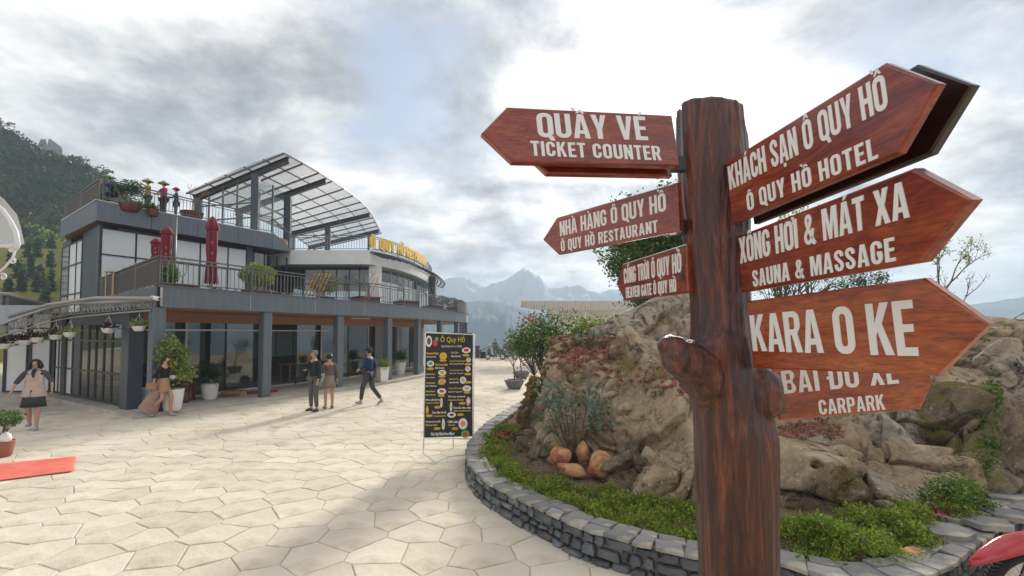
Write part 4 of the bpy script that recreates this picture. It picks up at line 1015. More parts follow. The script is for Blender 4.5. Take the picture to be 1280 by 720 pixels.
    if top:
        c = cloth(top[0], top[1]); r = lambda a: n[a][1]
        N_ = {'hem': (j['pelvis'] - Vector((0, 0, .03 if bottom else -.05)) * k, (.150 * k * f_, .118 * k * f_)), 'waist': (j['waist'], (.14 * k * f_, .11 * k * f_)), 'chest': (j['chest'], (.15 * k * f_, .11 * k * f_)), 'upper': (j['upper'], (.115 * k, .088 * k)), 'neck': (j['neck'] - Vector((0, 0, .035)) * k, .062 * k)}
        E_ = [('hem', 'waist'), ('waist', 'chest'), ('chest', 'upper'), ('upper', 'neck')]
        for s in 'LR':
            N_['sh' + s] = (j['sh' + s], .066 * k); E_.append(('upper', 'sh' + s))
            if sleeve == 'long': N_['el' + s] = (j['el' + s], .052 * k); N_['wr' + s] = (j['el' + s].lerp(j['wr' + s], .9), .038 * k); E_ += [('sh' + s, 'el' + s), ('el' + s, 'wr' + s)]
            elif sleeve == 'mid': N_['el' + s] = (j['el' + s], .058 * k); N_['wr' + s] = (j['el' + s].lerp(j['wr' + s], .3), .052 * k); E_ += [('sh' + s, 'el' + s), ('el' + s, 'wr' + s)]
            elif sleeve == 'short': N_['el' + s] = (j['sh' + s].lerp(j['el' + s], .45), .056 * k); E_ += [('sh' + s, 'el' + s)]
        skinobj(topname, N_, E_, c, th, 0)
    if bottom:
        c = cloth(bottom[0], bottom[1])
        if bot in ('trousers', 'shorts'):
            N_ = {'pelvis': (j['pelvis'], (.142 * k * f_, .112 * k * f_))}; E_ = []
            for s in 'LR':
                N_['hip' + s] = (j['hip' + s], .098 * k * f_)
                if bot == 'trousers': N_['kn' + s] = (j['kn' + s], .070 * k * f_); N_['an' + s] = (j['kn' + s].lerp(j['an' + s], .93), .054 * k * f_); E_ += [('pelvis', 'hip' + s), ('hip' + s, 'kn' + s), ('kn' + s, 'an' + s)]
                else: N_['kn' + s] = (j['hip' + s].lerp(j['kn' + s], .7), .085 * k * f_); E_ += [('pelvis', 'hip' + s), ('hip' + s, 'kn' + s)]
            skinobj(bot, N_, E_, c, th)
        elif bot == 'skirt':
            pf = [(.13, 1.04), (.155, .95), (.18, .95 - skirt_len * .5), (.205, .95 - skirt_len), (.195, .955 - skirt_len), (.14, .95)]
            g = Geo(); g.lathe((0, 0, 0), [(a * k * f_, b * k) for a, b in pf], 28, .78, cap=False)
            for i, q in enumerate(g.v):
                a = math.atan2(q[1], q[0]); wv = 1 + .05 * math.sin(a * 7) * max(0, (1.0 * k - q[2])) / k * 2; g.v[i] = (q[0] * wv, q[1] * wv, q[2])
            g.build('skirt', c, th, smooth=True, local=True)
    if hair:
        g = Geo(); c = hd + Vector((0, -.018, .022)) * k; g.ball(c, (.092 * k, .104 * k, .088 * k), 16, 12)
        for i, q in enumerate(g.v):
            q = Vector(q) - c
            if q.y > .03 * k and q.z < .035 * k: q.y = .03 * k + (q.y - .03 * k) * .15; q.x *= 1.0
            q *= 1 + .05 * mnoise.noise(q * 40); g.v[i] = tuple(q + c)
        if hair == 'long':
            b = j['neck']; g.tube([c + Vector((0, -.03, .02)) * k, c + Vector((0, -.05, -.05)) * k, b + Vector((0, -.075, -.02)) * k, b + Vector((0, -.09, -.14)) * k, b + Vector((0, -.085, -.24)) * k], [.085 * k, .088 * k, .085 * k, .08 * k, .03 * k], 12, [.06 * k, .055 * k, .045 * k, .035 * k, .015 * k], up=(0, 1, 0))
        if hair == 'bob':
            for sg in (-1, 1): g.tube([c + Vector((sg * .05, -.01, .03)) * k, c + Vector((sg * .092, .0, -.05)) * k, c + Vector((sg * .11, .0, -.12)) * k, c + Vector((sg * .10, .0, -.17)) * k], [.045 * k, .045 * k, .045 * k, .015 * k], 8)
            g.tube([c, c + Vector((0, -.04, -.08)) * k, c + Vector((0, -.05, -.16)) * k], [.085 * k, .10 * k, .06 * k], 10, [.05 * k, .05 * k, .03 * k], up=(0, 1, 0))
        g.build('hair', M_HAIR if hair != 'grey' else cloth('grey_hair', (.22, .21, .2)), th, smooth=True, local=True)
    if hat:
        kind, col = hat; c = hd + Vector((0, -.005, .05)) * k
        if kind == 'conical': g = Geo().lathe(c, [(.24 * k, -.015), (.235 * k, -.005), (.13 * k, .07 * k), (.02 * k, .155 * k), (.003, .16 * k)], 20); g.lathe(c, [(.23 * k, -.012), (.12 * k, .05 * k), (.01, .12 * k)], 20, cap=False)
        elif kind == 'cap': g = Geo().lathe(c, [(.103 * k, -.03 * k), (.103 * k, .02 * k), (.085 * k, .06 * k), (.04 * k, .082 * k), (.004, .086 * k)], 16, 1.12); g.ball(c + Vector((0, .12, -.012)) * k, (.075 * k, .07 * k, .010 * k))
        else: g = Geo().lathe(c, [(.17 * k, -.02 * k), (.165 * k, -.01 * k), (.105 * k, .0), (.095 * k, .06 * k), (.05 * k, .09 * k), (.004, .092 * k)], 16, 1.1)
        g.build('hat', cloth('hat_%s_%d' % (kind, int(col[0] * 99 + col[2] * 9)), col), th, smooth=True, local=True)
    if extra: extra(th, j, k, v)
    return th
PI = math.pi
# woman walking towards the camera on the left
def ex_left(th, j, k, v):
    g = Geo(); g.lathe((0, 0, 0), [(a * k, b * k) for a, b in [(.235, .80), (.225, .86), (.195, 1.0), (.165, 1.14), (.17, 1.28), (.15, 1.39), (.085, 1.445), (.075, 1.44)]], 26, .66, cap=False)
    for i, q in enumerate(g.v): a = math.atan2(q[1], q[0]); s_ = 1 + .035 * math.sin(a * 6 + q[2] * 4); g.v[i] = (q[0] * s_, q[1] * s_, q[2])
    g.build('sleeveless_vest', cloth('beige_pink_knit', (.55, .43, .36)), th, True, True)
    Geo().tube([v(-.03, .10, 1.47), v(.0, .12, 1.42), v(.01, .135, 1.34), v(.0, .125, 1.26)], [.03, .035, .028, .015], 8).build('scarf', cloth('dark_blue_scarf', (.025, .05, .08)), th, True, True)
lw = G(41, 537)
person('woman in beige knit vest over dark grey dress, walking with arms apart', (lw.x, lw.y, 0), PI + .62, 1.60, J=dict(elL=(-.30, .0, 1.16), elR=(.30, .0, 1.16), wrL=(-.33, .14, .97), wrR=(.36, .10, .95), knL=(-.09, .10, .50), anL=(-.07, .10, .09), anR=(.09, -.16, .14), knR=(.10, -.02, .50)),
       top=('charcoal_sleeves', (.075, .075, .08)), sleeve='mid', bottom=('charcoal_skirt', (.06, .058, .06)), bot='skirt', skirt_len=.40, hair='bob', shoes=(.40, .40, .40), fat=1.12, topname='dress_top', extra=ex_left)
# woman striding to the right by the corner column
def ex_walk(th, j, k, v):
    g = Geo()
    # open flowing skirt trailing behind
    rows = []
    for t_ in np.linspace(0, 1, 9):
        c = Vector((0, -.02, 1.04)).lerp(Vector((0, -.40, .18)), t_) * k; rx = (.13 + .06 * t_) * k; ry = (.10 + .10 * t_) * k
        rows.append([(c.x + rx * math.cos(a) * (1 + .12 * t_ * math.sin(5 * a)), c.y + ry * math.sin(a) * (1 + .12 * t_ * math.sin(4 * a)), c.z + .12 * t_ * math.sin(a) * -1 * k) for a in np.linspace(0, 2 * PI, 25)[:-1]])
    vs = [p for r_ in rows for p in r_]; fs = [(i * 24 + q, i * 24 + (q + 1) % 24, (i + 1) * 24 + (q + 1) % 24, (i + 1) * 24 + q) for i in range(8) for q in range(24)]
    g.add(vs, fs).build('skirt', cloth('dusty_pink_skirt', (.40, .25, .21)), th, True, True)
    g = Geo(); g.lathe((0, 0, 0), [(a * k, b * k) for a, b in [(.17, .70), (.16, .85), (.145, .98), (.12, 1.08)]], 20, .8, cap=False); g.build('shorts', cloth('tan_shorts', (.42, .27, .16)), th, True, True)
    Geo().box(v(.18, -.20, .86), (.10, .24, .17), 0).build('handbag', cloth('tan_leather', (.42, .22, .12)), th, local=True, bevel=.015)
    Geo().tube([v(.18, -.20, .94), v(.17, -.12, 1.15), v(.13, -.02, 1.40)], .010, 6).build('bag_strap', cloth('tan_leather', (.42, .22, .12)), th, True, True)
    Geo().ball(v(.08, .26, 1.10), (.05, .07, .06), 10, 7).build('held_parcel', cloth('grey_parcel', (.45, .45, .48)), th, True, True)
ww = G(204, 521)
person('long-haired woman in black top and dusty pink skirt striding past the corner column', (ww.x, ww.y, 0), -PI / 2 + .12, 1.60, J=dict(elL=(-.20, -.05, 1.14), wrL=(-.12, .18, 1.10), elR=(.22, -.10, 1.14), wrR=(.20, -.16, .92), knL=(-.07, .16, .52), anL=(-.07, .14, .09), knR=(.07, .0, .50), anR=(.07, -.34, .17), toeR=(.07, -.24, .05), head=(0, .03, 1.60)),
       top=('black_top', (.02, .02, .023)), sleeve='mid', hair='long', shoes=(.42, .42, .43), fat=.9, extra=ex_walk)
c1_ = G(392, 514); c2_ = G(411, 511)
person('grey-haired man in dark green jacket standing in front of the columns', (c1_.x, c1_.y, 0), PI * .85, 1.70, group='couple standing in front of the restaurant columns',
       top=('dark_green_jacket', (.02, .035, .03)), bottom=('grey_trousers', (.12, .12, .115)), hair='grey', shoes=(.10, .10, .10), J=dict(elR=(.22, .08, 1.16), wrR=(.08, .22, 1.16), anL=(-.13, 0, .085)))
person('woman in mottled brown blouse and shorts facing the grey-haired man by the column', (c2_.x, c2_.y, 0), PI * .2, 1.58, group='couple standing in front of the restaurant columns',
       top=('brown_blouse', (.16, .12, .10)), bottom=('olive_shorts', (.30, .26, .19)), bot='skirt', skirt_len=.3, hair='short', shoes=(.25, .2, .16), J=dict(elL=(-.2, .08, 1.14), wrL=(-.06, .2, 1.12)))
mw = G(461, 505)
person('man in navy jacket and dark cap striding past the potted plants', (mw.x, mw.y, 0), PI * .42, 1.72, top=('navy_jacket', (.02, .045, .11)), bottom=('dark_trousers', (.07, .07, .075)), hair='short', hat=('cap', (.03, .04, .07)), shoes=(.45, .43, .40), fat=1.1,
       J=dict(knL=(-.09, .16, .52), anL=(-.09, .22, .085), knR=(.09, -.06, .50), anR=(.09, -.38, .14), toeR=(.09, -.28, .03), elR=(.22, -.10, 1.14), wrR=(.22, .05, .95), elL=(-.22, .05, 1.12), wrL=(-.18, .22, 1.05)))

# far visitors and scooters at the terrace edge
M_SBODY = mat('scooter_blue', (.08, .12, .17), .35, coat=.5)
M_TYRE = mat('tyre_rubber', (.018, .018, .018), .8, bump=.3, bscale=60)
def scooter(label, loc, rz, group):
    t = thing('scooter', label, 'scooter', loc, group, rz)
    for y in (-.62, .62):
        w_ = Geo(); n_ = 20
        w_.add([(x, y + (r_) * math.cos(2 * PI * i / n_), .24 + r_ * math.sin(2 * PI * i / n_)) for r_, x in ((.17, -.05), (.24, -.04), (.24, .04), (.17, .05)) for i in range(n_)], [(a * n_ + i, a * n_ + (i + 1) % n_, ((a + 1) % 4) * n_ + (i + 1) % n_, ((a + 1) % 4) * n_ + i) for a in range(4) for i in range(n_)])
        wh = w_.build('wheel', M_TYRE, t, True, True)
        Geo().tube([(-.03, y, .24), (.03, y, .24)], .16, 14).build('rim', M_STEEL, wh, local=True)
    Geo().tube([(0, -.85, .72), (0, -.6, .70), (0, -.25, .62), (0, -.1, .35), (0, .2, .28), (0, .4, .45), (0, .52, .85), (0, .46, 1.0)], [.05, .14, .15, .13, .12, .13, .10, .06], 12, up=(1, 0, 0)).build('body', M_SBODY, t, True, True)
    Geo().tube([(0, -.75, .78), (0, -.4, .80), (0, -.1, .74)], [.09, .13, .08], 10, [.05, .05, .04]).build('seat', M_TYRE, t, True, True)
    Geo().tube([(-.33, .40, 1.02), (-.12, .48, 1.0), (.12, .48, 1.0), (.33, .40, 1.02)], .018, 6).build('handlebar', M_FRAME, t, True, True)
    Geo().bar((0, .5, .9), (0, .62, .26), .05).build('fork', M_FRAME, t, local=True)
    return t
gp = 'visitors standing at the far edge of the terrace'
for px, col, nm, lab, rz in ((619, (.16, .19, .25), 'slate_blue_jacket', 'man in slate blue jacket standing beside the scooter at the terrace edge', PI * .9), (637, (.07, .08, .10), 'dark_coat', 'man in dark coat with his back turned, middle one at the terrace edge', 0.1), (651, (.11, .13, .18), 'grey_blue_coat', 'visitor in grey blue coat and cap half behind the leafy bush', PI)):
    c = G(px, 448); person(lab, (c.x, c.y, 0), rz, 1.68, gp, top=(nm, col), bottom=('blue_grey_trousers', (.12, .13, .16)), hair='short', hat=('cap', (.15, .03, .03)) if px == 651 else None, fingers=True)
for px, rz, lab in ((619, 1.4, 'blue grey scooter parked beside the left visitor at the terrace edge'), (636, 1.0, 'blue grey scooter parked behind the pot at the terrace edge')):
    c = G(px, 449.5); scooter(lab, (c.x, c.y, 0), rz, 'scooters at the terrace edge')

# people on the upper terrace
uz = Z2b - .02
def up(px, Y): return (S(px, 300, Y).x, Y, uz)
g4 = 'visitors on the upper terrace'
person('visitor in yellow jacket and conical hat raising a phone on the upper terrace', up(183, 19.3), PI * .85, 1.55, g4, top=('yellow_jacket', (.50, .32, .02)), bottom=('grey_green_trousers', (.12, .14, .12)), hair='short', hat=('conical', (.50, .42, .26)), J=dict(elR=(.28, .08, 1.36), wrR=(.34, .25, 1.52), elL=(-.26, .06, 1.28), wrL=(-.12, .26, 1.42)))
person('visitor in pink top and conical hat leaning on the upper terrace rail', up(203, 19.6), PI * .9, 1.55, g4, top=('pink_top', (.42, .04, .11)), bottom=('black_trousers', (.04, .04, .04)), hair='short', hat=('conical', (.42, .32, .18)), fat=1.15, J=dict(elL=(-.28, .1, 1.15), wrL=(-.2, .28, 1.1), elR=(.28, .1, 1.15), wrR=(.2, .28, 1.1)))
person('visitor in navy jacket and red hat on the upper terrace', up(219, 20.2), PI * .7, 1.50, g4, top=('navy_top', (.03, .06, .13)), bottom=('jeans', (.12, .17, .24)), hair='short', hat=('brim', (.55, .05, .03)), J=dict(elL=(-.26, .12, 1.15), wrL=(-.15, .3, 1.12)))
person('visitor in blue jacket crouching beside the small tree on the upper terrace', up(137, 17.9), PI * .9, 1.55, g4, top=('royal_blue_jacket', (.02, .03, .22)), bottom=('royal_blue_trousers', (.02, .03, .16)), hair='short', hat=('cap', (.10, .32, .12)),
       J=dict(pelvis=(0, -.1, .62), waist=(0, -.06, .74), chest=(0, .02, .92), upper=(0, .06, 1.03), neck=(0, .08, 1.11), chin=(0, .11, 1.17), head=(0, .12, 1.235), crown=(0, .10, 1.30), shL=(-.16, .06, 1.03), shR=(.16, .06, 1.03), elL=(-.25, .2, .86), elR=(.25, .2, .86), wrL=(-.15, .38, .9), wrR=(.15, .38, .9), hipL=(-.09, -.08, .58), hipR=(.09, -.08, .58), knL=(-.12, .28, .52), knR=(.12, .28, .52), anL=(-.12, .1, .085), anR=(.12, .1, .085)))

# ------------------------------------------------------------------ foliage helpers
def leaves(name, C, size, m, parent=None, up=.3, asp=1.6, seed=1, kind=None, quad=True, droop=0.):
    # C: centres (n,3); one small folded leaf each
    r = np.random.default_rng(seed); C = np.asarray(C, float); n = len(C)
    d = r.normal(size=(n, 3)); d[:, 2] = d[:, 2] * .6 + up - droop; d /= np.linalg.norm(d, axis=1)[:, None]
    q = r.normal(size=(n, 3)); s = np.cross(d, q); s /= np.linalg.norm(s, axis=1)[:, None] + 1e-9; u = np.cross(s, d)
    L_ = (size * r.uniform(.6, 1.35, n))[:, None]; Wd = L_ / asp / 2
    a = C; b = C + d * L_ * .5 + s * Wd + u * L_ * .08; c = C + d * L_; e = C + d * L_ * .5 - s * Wd + u * L_ * .08
    V = np.stack([a, b, c, e], 1).reshape(-1, 3); Fq = np.arange(4 * n).reshape(n, 4)
    return npmesh(name, V, Fq, m, parent, kind=kind)
def shell(n, c, r, seed, thick=.35, flat_=1., lump=.35, bottom=-.6, freq=2.2):
    # points in a lumpy shell, with gaps
    g = np.random.default_rng(seed); out = np.zeros((0, 3))
    while len(out) < n:
        d = g.normal(size=(n, 3)); d /= np.linalg.norm(d, axis=1)[:, None]; d = d[d[:, 2] > bottom]
        k = 1 + lump * fbm(d * freq + seed * 3.1, 3); t = k * (1 - thick * g.random(len(d)) ** 1.3)
        p = d * t[:, None]; keep = fbm(p * 2.6 + seed, 2) > -.28; out = np.concatenate([out, p[keep]])
    return out[:n] * np.array(r) + np.array(c)
def branch_tree(base, h, spread, seed, r0=.06, depth=4, split=3, lean=(0, 0), first=.35):
    rd = random.Random(seed); g = Geo(); tips = []
    def grow(p, d, ln, r, k):
        pts_ = [p]; q = p
        for i in range(3):
            d2 = (d + Vector((rd.uniform(-.22, .22), rd.uniform(-.22, .22), rd.uniform(-.1, .15)))).normalized(); q = q + d2 * ln / 3; pts_.append(q); d = d2
        g.tube(pts_, [r, r * .88, r * .76, r * .64], 6 if k > 1 else 4, cap=False)
        if k <= 0: tips.append(q); return
        if k <= 2: tips.append(q)
        for i in range(split + (rd.random() < .4)):
            a = rd.uniform(0, 2 * PI); s_ = spread * rd.uniform(.5, 1.15)
            nd = (d + Vector((math.cos(a) * s_, math.sin(a) * s_, rd.uniform(-.05, .25)))).normalized(); grow(q, nd, ln * rd.uniform(.6, .85), r * .62, k - 1)
    grow(Vector(base), Vector((lean[0], lean[1], 1)).normalized(), h * first, r0, depth)
    return g, tips
def around(tips, n, rad, seed):
    r = np.random.default_rng(seed); t = np.array([tuple(p) for p in tips]); i = r.integers(0, len(t), n); return t[i] + r.normal(size=(n, 3)) * rad
def tree(name, label, cat, base, h, crown, n, leaf, m, seed, group=None, trunk_r=.09, lump=.4, spread=.7, flat_=.75):
    t = thing(name, label, cat, base, group)
    g, tips = branch_tree(base, h, spread, seed, trunk_r, 4, 3); 
    tp = np.array([tuple(p) for p in tips]); c0 = tp.mean(0); R_ = np.abs(tp - c0).max(0)
    # stretch the branches to fill the crown wanted
    cc, cr = np.array(crown[0]), np.array(crown[1]); k = cr / np.maximum(R_, .01) * .85
    V = np.array(g.v); bz = base[2]; s_ = np.clip((V[:, 2] - bz) / max(c0[2] - bz, .1), 0, 1)
    Vn = V.copy(); b_ = np.array(base)
    tgt = cc + (V - c0) * k; Vn = V * (1 - s_[:, None]) + tgt * s_[:, None]; g.v = [tuple(q) for q in Vn]
    g.build('trunk', M_BARK, t, smooth=True)
    tips2 = cc + (tp - c0) * k
    C = np.concatenate([around(tips2, n * 2 // 3, float(cr.mean()) * .12, seed), shell(n // 3, cc, cr, seed, lump=lump)])
    leaves('crown', C, leaf, m, t, seed=seed); return t

# ------------------------------------------------------------------ planter wall and rocks
WT = .31
ow = [(700, 480), (655, 500), (612, 526), (590, 549), (584.5, 566), (590, 581), (606, 597), (630, 611), (660, 626), (691, 640), (730, 657), (789, 674), (842, 686), (875, 692.5), (920, 697), (967, 700), (1005, 710)]
wl = [flat(G(x, y, WT)) for x, y in ow] + [V2(2.55, 3.62), V2(3.0, 3.60), V2(3.45, 3.75), V2(3.95, 4.05), V2(4.7, 4.5), V2(5.8, 5.0), V2(7.8, 5.8)]
wl = smoothpoly(wl, 8); wa = [0.]
for i in range(1, len(wl)): wa.append(wa[-1] + (wl[i] - wl[i - 1]).length)
wp = lambda s: at_len(wl, wa, s)
def wnorm(s): d = (wp(s + .06) - wp(s - .06)).normalized(); return Vector((-d.y, d.x, 0))   # towards the bed
planter = thing('planter_wall', 'low curved wall of dark slate blocks with pale flagstone coping around the rock garden', 'stone wall', (wp(4).x, wp(4).y, 0))
TW = wa[-1]
# sides: is the normal pointing to the bed?
sgn = 1 if wnorm(TW * .5).dot(V2(1.5, 7) - wp(TW * .5)) > 0 else -1
nin = lambda s: wnorm(s) * sgn
k = 120; go_ = [wp(TW * i / k) + nin(TW * i / k) * .035 for i in range(k + 1)]; gi_ = [wp(TW * i / k) + nin(TW * i / k) * .27 for i in range(k + 1)]
g = Geo(); g.v = [(p.x, p.y, z) for z in (-.05, WT - .035) for ring_ in (go_, gi_) for p in ring_]; m1 = k + 1
for i in range(k):
    a, b = i, m1 + i; c, d = 2 * m1 + i, 3 * m1 + i
    g.f += [(a, a + 1, c + 1, c), (b + 1, b, d, d + 1), (c, c + 1, d + 1, d)]
g.build('mortar_core', M_MORTAR, planter)
rs = random.Random(21)
def rough_block(s0, s1, z0, z1, proud, m, name, d0=0., d1=.07, top=None):
    # irregular stone: outline in (s,z), front face proud of the core
    o = [(s0 + rs.uniform(0, .02), z0 + rs.uniform(0, .012)), ((s0 + s1) / 2 + rs.uniform(-.03, .03), z0 + rs.uniform(-.004, .008)), (s1 - rs.uniform(0, .02), z0 + rs.uniform(0, .012)), (s1 - rs.uniform(-.004, .016), (z0 + z1) / 2), (s1 - rs.uniform(0, .035), z1 - rs.uniform(0, .018)), ((s0 + s1) / 2 + rs.uniform(-.03, .03), z1 - rs.uniform(-.004, .01)), (s0 + rs.uniform(0, .035), z1 - rs.uniform(0, .018)), (s0 + rs.uniform(-.004, .016), (z0 + z1) / 2)]
    n = len(o); v = []; cx = sum(p[0] for p in o) / n; cz = sum(p[1] for p in o) / n
    for sc, dep in ((1, d1), (1, -proud + .012), (.90, -proud)):
        for s_, z in o:
            q = cx + (s_ - cx) * sc; zz = cz + (z - cz) * sc; p = wp(q) + nin(q) * (dep + (rs.uniform(-.006, .006) if dep < .05 else 0)); v.append((p.x, p.y, zz))
    f = [(i, (i + 1) % n, n + (i + 1) % n, n + i) for i in range(n)] + [(n + i, n + (i + 1) % n, 2 * n + (i + 1) % n, 2 * n + i) for i in range(n)] + [tuple(range(2 * n, 3 * n))]
    c = Vector(v[2 * n]); g = Geo().add([Vector(p) - c for p in v], f)
    piece(name, g.mesh(name, None, m), planter, c - planter.location)
zc_ = [-.01, .075, .165, WT - .04]
for r_ in range(3):
    s = 1.2 + rs.uniform(0, .1)
    while s < TW - .3:
        wd = rs.choice((.09, .13, .17, .22, .28)) * rs.uniform(.85, 1.15)
        wob = lambda q, k: .016 * math.sin(q * 3.1 + k * 2) + .012 * math.sin(q * 7.7 + k * 5)
        z0, z1 = zc_[r_] + (wob(s, r_) if r_ else 0), zc_[r_ + 1] + (wob(s, r_ + 1) if r_ < 2 else 0)
        if r_ == 1 and rs.random() < .35: z1 = z1 + .0
        rough_block(s, s + wd - .012, z0 + rs.uniform(.0, .012), z1 - rs.uniform(.0, .012), (.05, .028, .012)[r_] + rs.uniform(-.01, .014), M_SLATE, 'slate_block')
        s += wd
s = .6
while s < TW - .3:
    wd = rs.uniform(.15, .34)
    lines = [0, rs.uniform(.13, .19), .31] if rs.random() < .55 else [0, .30]
    for a, b in zip(lines[:-1], lines[1:]):
        ds = rs.uniform(-.03, .03); g = Geo(); o = []
        for q, dd in ((s + .008 + ds, a - .03 + rs.uniform(-.015, .012)), (s + wd / 2, a - .03 + rs.uniform(-.02, .01)), (s + wd - .008 + ds, a - .03 + rs.uniform(-.015, .012)), (s + wd - .008 - ds, b - .04), (s + wd / 2, b - .035 + rs.uniform(-.01, .02)), (s + .008 - ds, b - .04)):
            o.append(wp(q) + nin(q) * dd)
        c = sum(o, Vector()) / len(o); hz = rs.uniform(-.008, .010); tilt = rs.uniform(-.02, .02)
        n = len(o); v = [(p.x - c.x, p.y - c.y, -.035) for p in o] + [(p.x - c.x, p.y - c.y, hz - .006) for p in o] + [((p.x - c.x) * .95, (p.y - c.y) * .95, hz + (p.x - c.x) * tilt) for p in o]
        f = [(i, (i + 1) % n, n + (i + 1) % n, n + i) for i in range(n)] + [(n + i, n + (i + 1) % n, 2 * n + (i + 1) % n, 2 * n + i) for i in range(n)] + [tuple(range(2 * n, 3 * n))]
        if sum(o[i].x * o[(i + 1) % n].y - o[(i + 1) % n].x * o[i].y for i in range(n)) < 0: f = [q[::-1] for q in f]
        g.add(v, f); piece('coping_stone', g.mesh('coping_stone', None, M_CAP), planter, Vector((c.x, c.y, WT)) - planter.location)
    s += wd

# soil bed
NXB, NYB = 110, 90
bx = np.linspace(-1.2, 11, NXB); by = np.linspace(2.9, 14, NYB); BX, BY = np.meshgrid(bx, by)
bedpoly = [(p.x, p.y) for p in gi_] + [(11, 6), (11, 14), (2, 14), (.6, 10.5)]
def inside(X, Y, poly):
    r = np.zeros(X.shape, bool); n = len(poly)
    for i in range(n):
        x0, y0 = poly[i]; x1, y1 = poly[(i + 1) % n]
        if y0 == y1: continue
        c = ((y0 > Y) != (y1 > Y)) & (X < (x1 - x0) * (Y - y0) / (y1 - y0) + x0); r ^= c
    return r
def soilz(X, Y):
    X = np.asarray(X, float); Y = np.asarray(Y, float)
    t = np.clip((Y - 6.3) / 4, 0, 1) * np.clip((X + .1) / 1.6, 0, 1)
    return .25 + .75 * t + .05 * fbm(np.stack([X * 1.8, Y * 1.8, X * 0], -1), 3)
BZ = soilz(BX, BY); ok = inside(BX, BY, bedpoly)
BZ = np.where(ok, BZ, -.6)
idx = np.arange(NXB * NYB).reshape(NYB, NXB)
keep = ok[:-1, :-1] | ok[1:, :-1] | ok[:-1, 1:] | ok[1:, 1:]
okv = ok.copy(); BZ = np.where(ok, BZ, .12)
Fq = np.stack([idx[:-1, :-1], idx[:-1, 1:], idx[1:, 1:], idx[1:, :-1]], -1)[ok[:-1, :-1] & ok[1:, :-1] & ok[:-1, 1:] & ok[1:, 1:]]
# finer border: raw cells inside are enough, the coping hides the edge
o = npmesh('soil_bed', np.stack([BX, BY, BZ], -1).reshape(-1, 3), Fq, M_SOIL, smooth=True); tag(o, kind='structure')

def worley(Pt, seed=0):
    Pt = np.asarray(Pt, float); c0 = np.floor(Pt).astype(np.int64); f1 = np.full(len(Pt), 9.); f2 = np.full(len(Pt), 9.); idc = np.zeros(len(Pt))
    def hh(a, b, c, k): return _perm[(a * 73856093 ^ b * 19349663 ^ c * 83492791 ^ (k * 2654435 + seed * 977)) & 8191]
    for i in (-1, 0, 1):
        for j in (-1, 0, 1):
            for l_ in (-1, 0, 1):
                a, b, c = c0[:, 0] + i, c0[:, 1] + j, c0[:, 2] + l_
                d = np.sqrt((a + hh(a, b, c, 1) - Pt[:, 0]) ** 2 + (b + hh(a, b, c, 2) - Pt[:, 1]) ** 2 + (c + hh(a, b, c, 3) - Pt[:, 2]) ** 2)
                r_ = hh(a, b, c, 4); nw = d < f1; f2 = np.where(nw, f1, np.minimum(f2, d)); idc = np.where(nw, r_, idc); f1 = np.minimum(f1, d)
    return f1, f2, idc
bmi = bmesh.new(); bmesh.ops.create_icosphere(bmi, subdivisions=6, radius=1); bmi.verts.ensure_lookup_table()
ICO = np.array([v.co[:] for v in bmi.verts]); ICF = np.array([[v.index for v in f.verts] for f in bmi.faces]); bmi.free()
bmi = bmesh.new(); bmesh.ops.create_icosphere(bmi, subdivisions=5, radius=1); bmi.verts.ensure_lookup_table()
ICO5 = np.array([v.co[:] for v in bmi.verts]); ICF5 = np.array([[v.index for v in f.verts] for f in bmi.faces]); bmi.free()
outcrop = thing('rock_outcrop', 'large weathered granite rock outcrop with mossy cracks rising from the slate-walled bed', 'rock', (3.0, 8.0, .25))
BOULD = []
